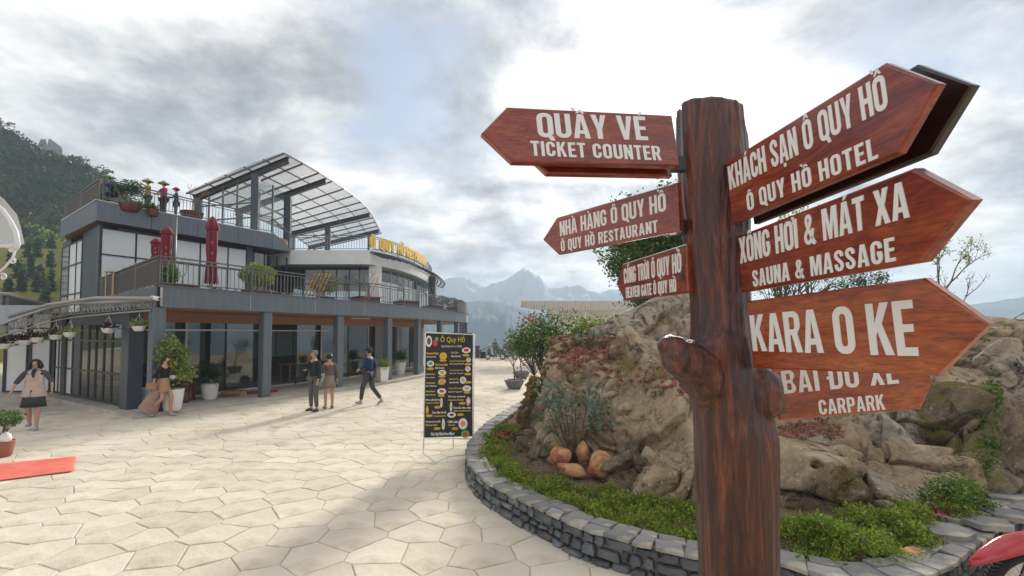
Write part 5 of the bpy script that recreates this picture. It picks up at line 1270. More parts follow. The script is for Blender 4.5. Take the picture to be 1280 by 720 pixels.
def boulder(px, py, w_, h_, Y, dp=.8, seed=0, m=None, rot=(0, 0, 0), planes=12, k=14, parent=outcrop, name='boulder', rough=1., strata=0., hi=False):
    r = np.random.default_rng(seed + 100)
    c = S(px, py, Y); a = w_ / F * Y / 2; b = h_ / F * Y / 2; sz = np.array([a, dp * (a + b) / 2, b])
    hi = True if rough >= 1 else hi; D = ICO if hi else ICO5
    nrm = r.normal(size=(planes, 3)); nrm[:6] = [[1, .1, .2], [-1, 0, .1], [.1, -1, .25], [0, 1, 0], [.15, -.25, 1], [0, 0, -1]]; nrm[:6] += r.normal(size=(6, 3)) * .28
    nrm /= np.linalg.norm(nrm, axis=1)[:, None]; dist = np.concatenate([r.uniform(.86, 1.0, 6), r.uniform(.88, 1.12, planes - 6)])
    q = np.maximum(D @ nrm.T / dist, 0) ** k; rad = q.sum(1) ** (-1 / k)
    Pn = D * rad[:, None] * sz * 1.0
    Rm = np.array(Matrix.Rotation(rot[2], 3, 'Z') @ Matrix.Rotation(rot[1], 3, 'Y') @ Matrix.Rotation(rot[0], 3, 'X'))
    Pn = Pn @ Rm.T; Wp = Pn + np.array(c)
    Dn = Pn / (np.linalg.norm(Pn, axis=1)[:, None])
    dd = .09 * fbm(Wp * .9, 2) + .014 * fbm(Wp * 4.5 + 9, 4)
    Wr = Wp + .16 * np.stack([fbm(Wp * 1.7 + 3, 2), fbm(Wp * 1.7 + 13, 2), fbm(Wp * 1.7 + 23, 2)], -1)
    Wr = Wr @ np.array(Matrix.Rotation(.5, 3, 'Y') @ Matrix.Rotation(.25, 3, 'X')).T * np.array([.80, .80, 1.7])
    f1, f2, ci = worley(Wr, 1); e = f2 - f1; dd += .22 * (ci - .5) * np.clip(e / .06, 0, 1) - .10 * np.exp(-(e / .034) ** 2) * 1.25
    f1, f2, ci = worley(Wr * 2.7 + 7, 2); e = f2 - f1; dd += .030 * (ci - .5) * np.clip(e / .08, 0, 1) - .012 * np.exp(-(e / .05) ** 2)
    if strata:
        zz = Wp[:, 2] * 5.5 + fbm(Wp * 1.2, 2) * 1.6 + Wp[:, 0] * 1.0; dd += 1.5 * strata * (np.abs((zz % 1) - .5) * 2 - .5)
    dd += .007 * fbm(Wp * 14, 3)
    Wp = Wp + Dn * dd[:, None] * rough
    o = npmesh(name, Wp, ICF if hi else ICF5, m or M_ROCK, parent, smooth=True); BOULD.append(Wp[::7]); return o
# left face
boulder(673, 545, 62, 120, 7.9, .9, 1, M_ROCKD, (0, .12, .2), strata=.03)
boulder(716, 515, 100, 150, 7.7, .9, 2, M_ROCK, (0, .16, .1), strata=.035, hi=True)
boulder(742, 446, 92, 60, 8.6, 1.1, 3, M_ROCK, (0, .1, 0))
boulder(818, 425, 150, 92, 9.0, .8, 4, M_ROCKG, (0, -.25, .3), hi=True, strata=.015)
boulder(820, 482, 175, 130, 8.6, .8, 5, M_ROCK, (.3, .18, 0), planes=9, hi=True)
boulder(790, 518, 120, 80, 7.5, .9, 6, M_ROCK, (0, .05, .2), strata=.05, hi=True)
boulder(760, 560, 110, 100, 7.0, .8, 7, M_ROCK, (0, .1, -.3), strata=.05, hi=True)
boulder(846, 572, 120, 150, 6.7, .9, 8, M_ROCK, (0, .35, .2), planes=9, hi=True)
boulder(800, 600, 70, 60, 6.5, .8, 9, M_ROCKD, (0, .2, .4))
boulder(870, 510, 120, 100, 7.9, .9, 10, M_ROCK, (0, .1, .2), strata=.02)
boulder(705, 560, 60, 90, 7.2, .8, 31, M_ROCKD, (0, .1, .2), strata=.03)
# middle, behind the post
boulder(935, 545, 150, 160, 7.0, .9, 11, M_ROCK, (0, -.1, 0), strata=.02)
boulder(900, 455, 190, 120, 9.6, .8, 12, M_ROCKG, (0, 0, 0))
boulder(1010, 476, 200, 90, 9.0, .9, 13, M_ROCK, (0, .1, 0))
# right
boulder(1035, 528, 160, 64, 7.5, .9, 14, M_ROCK, (0, .05, .1), strata=.03)
boulder(1020, 566, 120, 62, 6.2, .9, 15, M_ROCKG, (0, .05, -.1), hi=True)
boulder(1000, 606, 110, 90, 5.8, .9, 16, M_ROCK, (0, .1, .3), hi=True, planes=9)
boulder(1058, 596, 80, 80, 5.9, .9, 17, M_ROCK, (0, .5, .1), planes=8)
boulder(1098, 640, 100, 62, 5.2, .9, 18, M_ROCKG, (0, .1, .2), planes=9)
boulder(1108, 535, 170, 78, 7.0, .9, 19, M_ROCKG, (0, .22, .1), hi=True)
boulder(1118, 572, 80, 50, 6.1, .9, 20, M_ROCKG, (0, .05, .3))
boulder(1150, 622, 135, 110, 5.8, .9, 21, M_ROCK, (0, -.5, .2), hi=True, planes=9)
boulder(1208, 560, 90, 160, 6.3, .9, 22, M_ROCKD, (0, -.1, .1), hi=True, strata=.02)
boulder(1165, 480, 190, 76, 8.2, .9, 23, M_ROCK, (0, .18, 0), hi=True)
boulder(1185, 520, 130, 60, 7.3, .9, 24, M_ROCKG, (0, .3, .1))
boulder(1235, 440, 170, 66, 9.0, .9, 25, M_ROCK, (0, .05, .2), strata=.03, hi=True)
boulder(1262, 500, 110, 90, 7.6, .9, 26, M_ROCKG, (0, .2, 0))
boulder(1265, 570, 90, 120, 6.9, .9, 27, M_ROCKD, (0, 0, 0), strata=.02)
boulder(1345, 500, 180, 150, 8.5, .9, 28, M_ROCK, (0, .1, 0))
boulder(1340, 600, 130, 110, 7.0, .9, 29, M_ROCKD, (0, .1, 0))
boulder(1090, 470, 150, 60, 9.6, .9, 30, M_ROCK, (0, .0, 0))
boulder(1255, 418, 100, 32, 9.8, .9, 32, M_ROCKD, (0, .0, .2))

boulder(848, 606, 100, 84, 5.85, .9, 76, M_ROCK, (0, .25, .1))
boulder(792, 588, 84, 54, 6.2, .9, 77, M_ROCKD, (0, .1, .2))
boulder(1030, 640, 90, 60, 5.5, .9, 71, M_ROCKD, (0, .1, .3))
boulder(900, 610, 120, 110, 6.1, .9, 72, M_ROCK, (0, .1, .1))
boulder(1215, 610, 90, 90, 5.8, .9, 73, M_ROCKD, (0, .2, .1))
boulder(1110, 590, 90, 50, 5.9, .9, 74, M_ROCK, (0, .2, .1))
# loose orange stones, flat field stones
gs_ = 'orange field stones at the foot of the rocks'
for px, py, w_, h_, Y, sd, lab in ((753, 581, 40, 38, 6.15, 50, 'largest orange round stone, under the grey green shrub'), (700, 570, 32, 27, 6.35, 51, 'reddish orange stone, left one of the round stones'), (714, 587, 34, 17, 6.1, 52, 'low flat yellow orange stone between the two rounder ones'), (728, 566, 20, 26, 6.5, 53, 'small pale upright stone behind the flat orange one')):
    c = S(px, py, Y); o = boulder(px, py, w_, h_, Y, 1.0, sd, M_OSTONE, (0, .05, .3), parent=None, name='field_stone', rough=.12, planes=14, k=5); tag(o, lab, 'stone', gs_); BOULD.pop()
for px, py, w_, h_, sd, lab in ((1142, 694, 32, 13, 60, 'tan rounded stone lying on the slate coping'), (1124, 698, 28, 9, 61, 'flat pale stone in front of the tan stone'), (1122, 706, 30, 8, 62, 'thin flat stone at the bottom of the little pile')):
    o = boulder(px, py, w_, h_, 4.02, 1.1, sd, M_CAP if sd > 60 else M_OSTONE, (0, .05, .3), parent=None, name='field_stone', rough=.03, planes=14, k=9); tag(o, lab, 'stone', 'little stones on the planter coping'); BOULD.pop()
# slate paving strip at the right of the bed
sp_ = thing('slate_paving', 'irregular grey slate flagstones laid beside the ferns at the right of the bed', 'paving', (5, 4.4, .3))
for i in range(34):
    u, v_ = i % 6, i // 6
    cx, cy = 4.15 + u * .42 + rs.uniform(-.08, .08) + v_ * .28, 4.35 + v_ * .36 + u * .16 + rs.uniform(-.06, .06)
    if v_ > 3: continue
    n = rs.choice((5, 6)); a0 = rs.uniform(0, 1); o = [(.24 * rs.uniform(.8, 1.05) * math.cos(a0 + 2 * PI * q / n), .18 * rs.uniform(.8, 1.05) * math.sin(a0 + 2 * PI * q / n)) for q in range(n)]
    g = Geo().prism(o, -.05, 0); piece('flagstone', g.mesh('flagstone', None, M_CAP), sp_, Vector((cx, cy, .345 + rs.uniform(0, .03))) - sp_.location, (rs.uniform(-.05, .05), rs.uniform(-.05, .05), 0))

# ------------------------------------------------------------------ bed planting
AB = np.concatenate(BOULD)
def strip(pxs, n, seed, spread=.22, dz=(.0, .16)):
    r = np.random.default_rng(seed); out = []
    p = [G(x, y, .32) for x, y in pxs]; L_ = [0.]
    for a, b in zip(p[:-1], p[1:]): L_.append(L_[-1] + (b - a).length)
    for s_ in r.uniform(0, L_[-1], n):
        q = at_len(p, L_, s_); x, y = q.x + r.normal() * spread, q.y + r.normal() * spread
        out.append((x, y, float(soilz(x, y)) * 0 + .27 + 0))
    o = np.array(out); hgt = np.clip(.5 + .9 * fbm(np.stack([o[:, 0] * 3.5, o[:, 1] * 3.5, o[:, 0] * 0], -1), 3), 0, 1.3)
    o[:, 2] = soilz(o[:, 0], o[:, 1]) + dz[0] + (dz[1] - dz[0]) * hgt * np.sqrt(r.random(n)); return o[inside(o[:, 0], o[:, 1], [(p_.x, p_.y) for p_ in [wp(TW * i / k) + nin(TW * i / k) * .16 for i in range(k + 1)]] + [(11, 6), (11, 14), (2, 14), (.6, 10.5)])]
def clumps(C, n, rad, seed): r = np.random.default_rng(seed); i = r.integers(0, len(C), n); return C[i] + r.normal(size=(n, 3)) * rad
C1 = strip([(640, 535), (615, 548), (612, 575), (640, 593), (680, 607), (730, 622), (780, 640), (830, 650), (880, 658), (920, 668)], 2600, 4, .15, (-.02, .12))
o = leaves('groundcover_foliage', clumps(C1, 27000, .022, 5), .030, M_GC, seed=6, up=.9, asp=2.2); tag(o, kind='stuff')
C4 = strip([(690, 606), (740, 612), (800, 622), (860, 634), (900, 645)], 1200, 24, .09, (-.03, .07))
o = leaves('groundcover_foliage', clumps(C4, 8000, .03, 25), .032, M_GC, seed=26, up=.9, asp=2.0); tag(o, kind='stuff')
C2 = strip([(985, 665), (1010, 672), (1050, 668), (1100, 668), (1150, 655), (1200, 655), (1225, 650)], 2600, 8, .21, (-.02, .17))
o = leaves('groundcover_foliage', clumps(C2, 30000, .025, 9), .032, M_GC, seed=10, up=.9, asp=2.2); tag(o, kind='stuff')
for Cx, sd in ((C1, 31), (C2, 32), (C4, 33)):
    o = leaves('dry_undergrowth', clumps(Cx, 4500, .035, sd), .035, M_SEDG, seed=sd, up=.6, asp=2.6); tag(o, kind='stuff')
    o = leaves('dark_undergrowth', clumps(Cx, 5000, .03, sd + 9), .045, M_GC2, seed=sd, up=.5, asp=2.8); tag(o, kind='stuff')
C3 = strip([(1195, 640), (1240, 625), (1290, 625), (1330, 640)], 900, 12, .2, (.0, .35))
o = leaves('fern_foliage', clumps(C3, 12000, .03, 13), .05, M_GC2, seed=14, up=.5, asp=3.2); tag(o, kind='stuff')
# moss and sedum sitting on the rocks
def onrock(poly, n, seed):
    # points on the visible rock surface inside a photo polygon
    d = AB - np.array([0, 0, CZ]); fy = d[:, 1] * math.cos(TH) + d[:, 2] * math.sin(TH); fz = -d[:, 1] * math.sin(TH) + d[:, 2] * math.cos(TH)
    X = 640 + F * d[:, 0] / fy; Yp = CY - F * fz / fy; ok = inside(X, Yp, poly); A = AB[ok]; X = X[ok]; Yp = Yp[ok]; dep = fy[ok]
    if not len(A): return np.zeros((0, 3))
    cell = (X // 7).astype(int) * 1000 + (Yp // 7).astype(int); best = {}
    for c_, q in zip(cell, dep): best[c_] = min(best.get(c_, 99), q)
    kp_ = np.array([q < best[c_] + .12 for c_, q in zip(cell, dep)]); A = A[kp_]
    r = np.random.default_rng(seed); i = r.integers(0, len(A), n); return A[i] + r.normal(size=(n, 3)) * [.02, .02, .01]
for poly, n, m, sz in (([(690, 425), (735, 410), (770, 425), (800, 450), (870, 475), (870, 500), (800, 480), (740, 470), (700, 462), (690, 450)], 16000, M_SED, .030),
                       ([(655, 470), (668, 440), (700, 415), (735, 400), (742, 425), (700, 445), (672, 490), (650, 540), (643, 520)], 11000, M_SEDG, .028),
                       ([(965, 528), (1010, 525), (1060, 530), (1055, 548), (975, 548)], 5000, M_SED, .024),
                       ([(1225, 520), (1240, 440), (1252, 480), (1250, 560), (1235, 600), (1222, 570)], 2600, M_GC2, .03),
                       ([(770, 465), (810, 468), (850, 490), (800, 492)], 1200, M_SEDG, .022), ([(1015, 590), (1070, 575), (1075, 610), (1030, 625)], 1000, M_SEDG, .02), ([(1180, 575), (1240, 560), (1240, 640), (1180, 640)], 2500, M_SEDG, .02)):
    C = onrock(poly, n, 3)
    if len(C): o = leaves('sedum_groundcover', C, sz, m, seed=7, up=1.1, asp=1.3); tag(o, kind='stuff')
# grey-green shrub on the left face
def shrubby(px, py, Y, stems, hpx, label, m, leaf, seed, nm='shrub', cat='shrub', per=26, wpx=60, droop=.0, stem_m=None):
    b = S(px, py, Y); t = thing(nm, label, cat, b); rd = random.Random(seed); g = Geo(); tips = []
    for i in range(stems):
        a = rd.uniform(0, 2 * PI); e = S(px + rd.uniform(-1, 1) * wpx, py - hpx * rd.uniform(.45, 1.0), Y + rd.uniform(-.35, .15)); mid = b.lerp(e, .5) + Vector((rd.uniform(-.05, .05), 0, rd.uniform(-.03, .06)))
        g.tube([b, mid, e], [.012, .009, .005], 5); tips.append(e); tips.append(mid.lerp(e, .6))
    g.build('stem', stem_m or M_BARK, t)
    r = np.random.default_rng(seed); C = np.repeat(np.array([tuple(p) for p in tips]), per, 0) + r.normal(size=(len(tips) * per, 3)) * .035
    leaves('leaves', C, leaf, m, t, seed=seed, up=.2 - droop, asp=2.0); return t
shrubby(716, 582, 6.7, 15, 108, 'grey green broad-leaved shrub growing from the rock face above the orange stones', M_LEAFG, .085, 3, wpx=42, per=17)
shrubby(735, 440, 7.9, 5, 28, 'small grey green tuft on top of the left rock', M_LEAFG, .05, 5, wpx=18, per=14)
def flower(px, py, Y, label, n, rad, seed):
    b = S(px, py, Y); t = thing('flowering_plant', label, 'flower', b)
    r = np.random.default_rng(seed); leaves('leaves', np.array(b) + r.normal(size=(n, 3)) * [rad, rad * .7, rad * .35], .06, M_PLUM, t, seed=seed)
    leaves('blossom', np.array(b) + r.normal(size=(n // 2, 3)) * [rad * .9, rad * .6, rad * .2] + [0, -.05, rad * .55], .032, M_RED, t, seed=seed + 1, asp=1.1)
flower(1166, 646, 4.75, 'red begonia with dark leaves in front of the right rocks', 90, .12, 5)
flower(1074, 668, 4.4, 'small red blossom among the green ground cover behind the post', 12, .05, 6)
flower(766, 604, 5.9, 'plum red plant beside the largest orange stone', 60, .07, 7)
flower(635, 545, 7.4, 'dark red leaved plant at the left end of the bed', 60, .09, 8)

# ------------------------------------------------------------------ trees and shrubs round the rocks
def wtree(px, pyb, Y, zb): p = S(px, pyb, Y); return (p.x, Y, zb)
c = S(812, 300, 14); tree('leafy_tree', 'tall leafy tree rising behind the two lower left-pointing boards', 'tree', (c.x + .4, 14, 0), 3.5, ((c.x, 14, S(812, 312, 14).z), (1.4, 1.2, 1.9)), 17000, .10, M_LEAF, 4)
tree('leafy_tree', 'small dark tree just behind the top of the left rock', 'tree', (S(840, 380, 12).x, 12, .8), 2, ((S(850, 370, 12).x, 12, S(850, 372, 12).z), (1.3, .8, .42)), 4500, .08, M_LEAFD, 6)
c = S(692, 436, 12.5); tree('flowering_bush', 'tall green bush with a red blossom left of the rocks', 'bush', (c.x, 12.5, 0), 1.7, ((c.x, 12.5, S(692, 434, 12.5).z), (1.05, .9, .90)), 9000, .07, M_LEAF, 9)
o = leaves('blossom', np.array(S(664, 400, 12)) + np.random.default_rng(3).normal(size=(30, 3)) * .06, .06, M_RED, bpy.data.objects['flowering_bush'], seed=3, asp=1.2)
c = S(755, 405, 13); tree('leafy_bush', 'yellow green bush between the rock and the white pavilion roof', 'bush', (c.x, 13, 0), 2, ((c.x, 13, S(772, 416, 13).z), (1.0, .8, .42)), 3800, .09, M_LEAFY, 12)
c = S(660, 462, 11.5); shrubby(668, 470, 11.0, 16, 62, 'low mixed shrub between the tall bush and the left rock', M_LEAF, .08, 15, wpx=32, per=26)
for px, py, Y, wz, hz_, n, sd, m, lab in ((985, 350, 12, 1.25, .75, 1500, 21, M_LEAF, 'thin leafy tree between the sauna and karaoke boards'), (1000, 275, 13, .75, .5, 900, 22, M_LEAFY, 'high sparse treetop showing between the hotel and sauna boards'), (1075, 352, 13, .8, .30, 1100, 23, M_LEAFD, 'low dark treetop behind the karaoke board')):
    c = S(px, py, Y); tree('sparse_tree', lab, 'tree', (c.x + .2, Y, .9), 2.2, ((c.x, Y, c.z), (wz, .8, hz_)), n, .06, m, sd, trunk_r=.05)
def bare(px, pyb, Y, hpx, wpx, label, seed, n=500, m=None, depth=5, zb=None):
    b = S(px, pyb, Y); h = hpx / F * Y; t = thing('bare_tree', label, 'tree', b)
    g, tips = branch_tree((0, 0, 0), h * .95, .62, seed, .05 * h / 3, depth, 2, first=.30)
    V = np.array(g.v); V[:, 2] *= h / V[:, 2].max(); V[:, 0] *= (wpx / F * Y) / (V[:, 0].max() - V[:, 0].min()); V[:, 1] *= .8; g.v = [tuple(np.array(b) + q) for q in V]
    g.build('trunk', M_BARK, t)
    if n:
        r = np.random.default_rng(seed); hi_ = V[V[:, 2] > h * .55]; C = hi_[r.integers(0, len(hi_), n)] + r.normal(size=(n, 3)) * .04 + np.array(b); leaves('leaves', C, .045, m or M_LEAFY, t, seed=seed)
    return t
bare(1165, 420, 10.5, 128, 110, 'nearly bare tree with fine twigs against the sky right of the sauna board', 41, 700)
bare(1200, 420, 10.8, 80, 60, 'small twiggy tree right of the nearly bare tree', 44, 60, depth=4)
bare(1272, 408, 16, 28, 40, 'low bare bush on the skyline at the right edge', 45, 100, depth=4)
c = S(1240, 404, 14); o = leaves('leaves', shell(600, (0, 0, 0), (.35, .3, .2), 3) + np.array(c), .05, M_LEAFY); tag(o, 'small round yellow green bush on the skyline above the right rocks', 'bush'); o.name = 'round_bush'

# low white pavilion with the long flat roof
pv = thing('white_pavilion', 'low white pavilion with long pale corrugated roof rounded at its left end', 'pavilion', (S(730, 430, 34).x, 34, 0))
Y = 34; a = S(652, 386, Y); b = S(792, 386, Y + 2); zt = S(700, 376, Y).z; zb = S(700, 388, Y).z
M_PAV = mat('pale_corrugated', (.70, .68, .65), .7, col2=(.60, .58, .55), scale=2, stretch=(14, 1, 1))
nn = 46
for i in range(nn):
    t0, t1 = i / nn, (i + .9) / nn; x0, x1 = a.x + (b.x - a.x) * t0, a.x + (b.x - a.x) * t1
    f = lambda t: min(1, math.sqrt(max(0.02, 1 - (1 - min(t / .16, 1)) ** 2)))
    e0, e1 = f(t0), f(t1); g = Geo()
    g.add([(x0, Y + .5, zb + (.5 - .45 * e0)), (x1, Y + .5, zb + (.5 - .45 * e1)), (x1, Y + .1, zt), (x0, Y + .1, zt - .01), (x0, Y + 5, zb + .5), (x1, Y + 5, zb + .5), (x1, Y + 5.5, zt), (x0, Y + 5.5, zt - .01)], [(0, 1, 2, 3), (7, 6, 5, 4), (3, 2, 6, 7), (0, 4, 5, 1), (0, 3, 7, 4), (1, 5, 6, 2)])
    g.build('roof_panel', M_PAV, pv)
Geo().box(((a.x + b.x) / 2 + 1.0, Y + 4, (zb + .4) / 2), (b.x - a.x - 2.5, 2, zb + .4)).build('wall', M_WHITE, pv)
for t_ in (.3, .55, .8): Geo().bar((a.x + (b.x - a.x) * t_, Y + .9, 0), (a.x + (b.x - a.x) * t_, Y + .9, zb + .2), .12).build('post', M_STEEL, pv)

# ------------------------------------------------------------------ menu stand
mb = G(563, 568); my = 8.05
mt_ = thing('menu_stand', 'tall black menu banner stand reading Ô Quy Hồ Restaurant and Coffee', 'menu board', (S(561, 500, my).x, my, 0))
mo = mt_.location
A_, B_, C_, D_ = S(530.2, 547, my - .03), S(590, 552, my + .06), S(592, 418.6, my + .06), S(532, 420, my - .03)
U_ = ((B_ - A_) + (C_ - D_)) / 2; V_ = ((D_ - A_) + (C_ - B_)) / 2; BW, BH = U_.length, V_.length
ang = math.atan2(U_.y, U_.x); O_ = A_ - mo
M_BAN = mat('banner_black', (.022, .016, .016), .5)
M_BYEL = mat('print_yellow', (.80, .55, .02), .5); M_BWHT = mat('print_white', (.80, .79, .76), .5); M_BPILL = mat('print_gold', (.50, .36, .06), .5)
M_BRED = mat('print_red', (.60, .05, .06), .5); M_BGRN = mat('print_green', (.12, .40, .12), .5); M_BBRN = mat('print_brown', (.20, .07, .03), .5); M_BPNK = mat('print_pink', (.75, .38, .33), .5); M_BORG = mat('print_orange', (.75, .32, .08), .5)
bn = Geo().box((BW / 2, .006, BH / 2), (BW, .006, BH)).mesh('banner', None, M_BAN)
banner = piece('banner', bn, mt_, O_, (0, 0, ang))
LOWM = {}
def print_text(txt, x, z, w_, h_, m, name='printed_line', par=None, y=-.0015, bold=.0):
    par = par or banner
    cu = bpy.data.curves.new('t', 'FONT'); cu.body = txt; cu.offset = bold; cu.extrude = 0; cu.resolution_u = 2
    o = bpy.data.objects.new('t', cu); COL.objects.link(o); dg = bpy.context.evaluated_depsgraph_get(); me = bpy.data.meshes.new_from_object(o.evaluated_get(dg))
    bpy.data.objects.remove(o); bpy.data.curves.remove(cu); me.name = name; me.materials.clear(); me.materials.append(m)
    n = len(me.vertices)
    if not n: return None
    co = np.zeros(n * 3); me.vertices.foreach_get('co', co); co = co.reshape(-1, 3); lo, hi = co.min(0), co.max(0)
    k = w_ / (hi[0] - lo[0]); kz = h_ / (hi[1] - lo[1]); co = np.stack([(co[:, 0] - lo[0]) * k + x, co[:, 0] * 0 + y, (co[:, 1] - lo[1]) * kz + z], -1); me.vertices.foreach_set('co', co.ravel()); me.update()
    return piece(name, me, par)
def disc(x, z, rx, rz_, m, y=-.001, name='printed_picture', n=14, par=None):
    v = [(x, y, z)] + [(x + rx * math.cos(2 * PI * i / n), y, z + rz_ * math.sin(2 * PI * i / n)) for i in range(n)]
    return Geo().add(v, [(0, 1 + i, 1 + (i + 1) % n) for i in range(n)]).build(name, m, par or banner, local=True)
# layout in photo pixels of the banner (60 wide, 133 high) -> metres
kx_ = BW / 60; kz2 = BH / 130
fx = lambda px: (px - 531) * kx_; fz_ = lambda py: BH - (py - 419) * kz2
def fslot(x): return fx(525 + x / 10.)
def zslot1(y): return fz_(412 + y / 10.)
def zslot2(y): return fz_(480 + y / 7.826)
def xslot2(x): return fx(525 + x / 7.826)
def line1(t_, x0, x1, y0, y1, m, b=.03): print_text(t_, fslot(x0), zslot1(y1), fslot(x1) - fslot(x0), zslot1(y0) - zslot1(y1), m, bold=b)
def line2(t_, x0, x1, y0, y1, m, b=.03): print_text(t_, xslot2(x0), zslot2(y1), xslot2(x1) - xslot2(x0), zslot2(y0) - zslot2(y1), m, bold=b)
line1('Ô Quy Hồ', 255, 560, 98, 208, M_BYEL, .0); line1('RESTAURANT & COFFEE', 268, 524, 228, 252, M_BWHT, .0)
def food1(x, y, rx, ry, m1_, m2_): disc(fslot(x), zslot1(y), rx * .9 * kx_ / 10, ry * .9 * kz2 / 10, m1_, -.0010); disc(fslot(x), zslot1(y) + .003, rx * .55 * kx_ / 10, ry * .55 * kz2 / 10, m2_, -.0016)
def food2(x, y, rx, ry, m1_, m2_): disc(xslot2(x), zslot2(y), rx * kx_ / 7.8, ry * kz2 / 7.8, m1_, -.0010); disc(xslot2(x), zslot2(y) + .002, rx * .55 * kx_ / 7.8, ry * .5 * kz2 / 7.8, m2_, -.0016)
def pill1(x, y): disc(fslot(x), zslot1(y), 4.6 * kx_, 1.7 * kz2, M_BPILL, -.0022, 'price_tag'); print_text('75.000đ', fslot(x - 30), zslot1(y + 8), 6 * kx_, 1.4 * kz2, M_BYEL, y=-.0028)
def pill2(x, y): disc(xslot2(x), zslot2(y), 4.4 * kx_, 1.8 * kz2, M_BPILL, -.0022, 'price_tag'); print_text('65.000đ', xslot2(x - 24), zslot2(y + 6), 6 * kx_, 1.4 * kz2, M_BYEL, y=-.0028)
food1(110, 175, 44, 80, M_BWHT, M_BBRN); disc(fslot(190), zslot1(195), 3 * kx_, 4.5 * kz2, M_BRED); disc(fslot(208), zslot1(150), 2 * kx_, 3 * kz2, M_BGRN)
for a in (('French Fried', 82, 230, 312, 340, M_BYEL), ('Khoai tây chiên', 84, 200, 360, 382, M_BWHT), ('Hot Dog', 390, 482, 305, 336, M_BYEL), ('Bánh mì xúc xích', 392, 508, 352, 374, M_BWHT), ('Ô Quy Hồ Club Sandwich', 372, 575, 412, 436, M_BYEL), ('Bánh mì kẹp Ô Quy Hồ', 372, 546, 448, 470, M_BWHT),
          ('The Green Salad', 190, 345, 455, 480, M_BYEL), ('Salad rau xanh', 190, 305, 496, 518, M_BWHT), ('Ô Quy Hồ Beef Burger', 372, 552, 530, 552, M_BYEL), ('Bánh mì bò Ô Quy Hồ', 372, 540, 568, 588, M_BWHT), ('Bolognese', 84, 190, 574, 600, M_BYEL), ('Mỳ Ý sốt bò', 84, 188, 618, 638, M_BWHT), ('Margherita', 370, 482, 640, 662, M_BYEL), ('Pizza Phô Mai', 370, 484, 682, 702, M_BWHT), ('Carbonara', 84, 190, 682, 704, M_BYEL)): line1(*a)
for a in (('Mỳ Ý Sốt Kem', 62, 165, 30, 52, M_BWHT), ('Ô Quy Hồ Tiramisu', 282, 412, 56, 78, M_BYEL), ('Napolitana', 62, 148, 84, 106, M_BYEL), ('Bánh Ô Quy Hồ', 282, 414, 92, 110, M_BWHT), ('Mỳ Ý Sốt Cà', 62, 152, 120, 136, M_BWHT), ('Đá xay caramel', 278, 444, 138, 160, M_BWHT), ('Mứt quất đá xay', 60, 200, 164, 188, M_BWHT), ('Caramel Ice Blended', 278, 428, 172, 188, M_BYEL), ('Kumquat Ice Blend', 58, 188, 198, 216, M_BYEL), ('Trà sữa trân châu', 328, 502, 246, 268, M_BWHT), ('Milk tea black pearl', 336, 500, 280, 298, M_BYEL),
          ('Cam đào trà sả', 122, 258, 286, 310, M_BWHT), ('Citronella peach tea', 136, 258, 326, 344, M_BYEL), ('Cream tea tuyết', 60, 204, 374, 400, M_BWHT), ('Peached cream', 60, 172, 410, 428, M_BYEL), ('Coffee Latte', 274, 374, 378, 404, M_BWHT), ('Cà phê sữa', 276, 346, 416, 436, M_BYEL), ('Chúc Quý Khách Ngon Miệng!', 110, 340, 490, 530, M_BWHT)): line2(*a)
for a in ((290, 360, 52, 50, M_BYEL, M_BORG), (580, 290, 62, 40, M_BWHT, M_BRED), (132, 455, 50, 42, M_BWHT, M_BGRN), (278, 568, 56, 38, M_BWHT, M_BORG), (610, 410, 32, 32, M_BWHT, M_BORG), (600, 525, 38, 38, M_BWHT, M_BPNK), (540, 665, 44, 50, M_BWHT, M_BPNK), (278, 675, 54, 36, M_BPNK, M_BORG)): food1(*a)
for a in ((214, 95, 44, 30, M_BWHT, M_BRED), (460, 70, 42, 30, M_BWHT, M_BPNK), (212, 205, 12, 48, M_BWHT, M_BPNK), (476, 195, 22, 44, M_BPNK, M_BWHT), (75, 272, 13, 42, M_BORG, M_BYEL), (306, 245, 12, 48, M_BWHT, M_BPNK), (312, 325, 42, 28, M_BWHT, M_BBRN), (232, 415, 15, 55, M_BWHT, M_BYEL), (424, 415, 45, 55, M_BWHT, M_BORG), (448, 515, 42, 38, M_BGRN, M_BRED)): food2(*a)
for a in ((288, 415), (575, 352), (130, 518), (278, 615), (602, 465), (600, 588), (605, 692)): pill1(*a)
for a in ((212, 18), (212, 135), (462, 108), (175, 248), (415, 214), (398, 325), (95, 330), (172, 455), (345, 460)): pill2(*a)
zb_ = .02; g = Geo(); fr_ = lambda x, z, y=0.: A_ + U_ * x + V_ * z + Vector((0, y, 0))
for x in (-.012, 1.012): Geo().tube([fr_(x, -.12, .01), fr_(x, 1.0, .01)], .012, 8).build('frame_tube', M_STEEL, mt_, True)
Geo().tube([fr_(-.01, 1.003, .01), fr_(1.01, 1.003, .01)], .012, 8).build('frame_tube', M_STEEL, mt_, True)
Geo().tube([fr_(-.01, -.004, .01), fr_(1.01, -.004, .01)], .010, 8).build('frame_tube', M_STEEL, mt_, True)
gl_ = S(545, 568, 7.75); gl_.z = .015; gr_ = fr_(1.01, -.12, .02); gr_.z = .015
Geo().tube([fr_(-.012, -.08, .01), (fr_(-.012, -.1).x, fr_(-.012, -.1).y, .09), gl_], .011, 8).build('leg', M_STEEL, mt_, True)
Geo().tube([fr_(1.012, -.10, .01), gr_], .011, 8).build('leg', M_STEEL, mt_, True)
Geo().tube([gl_, gl_.lerp(gr_, .3) + Vector((0, .05, .05)), gr_ + Vector((0, 0, .05))], .010, 8).build('cross_brace', M_STEEL, mt_, True)
bk = fr_(.5, .0, .7); bk.z = .012
Geo().tube([fr_(.5, .9, .015), bk], .010, 8).build('leg', M_STEEL, mt_, True)

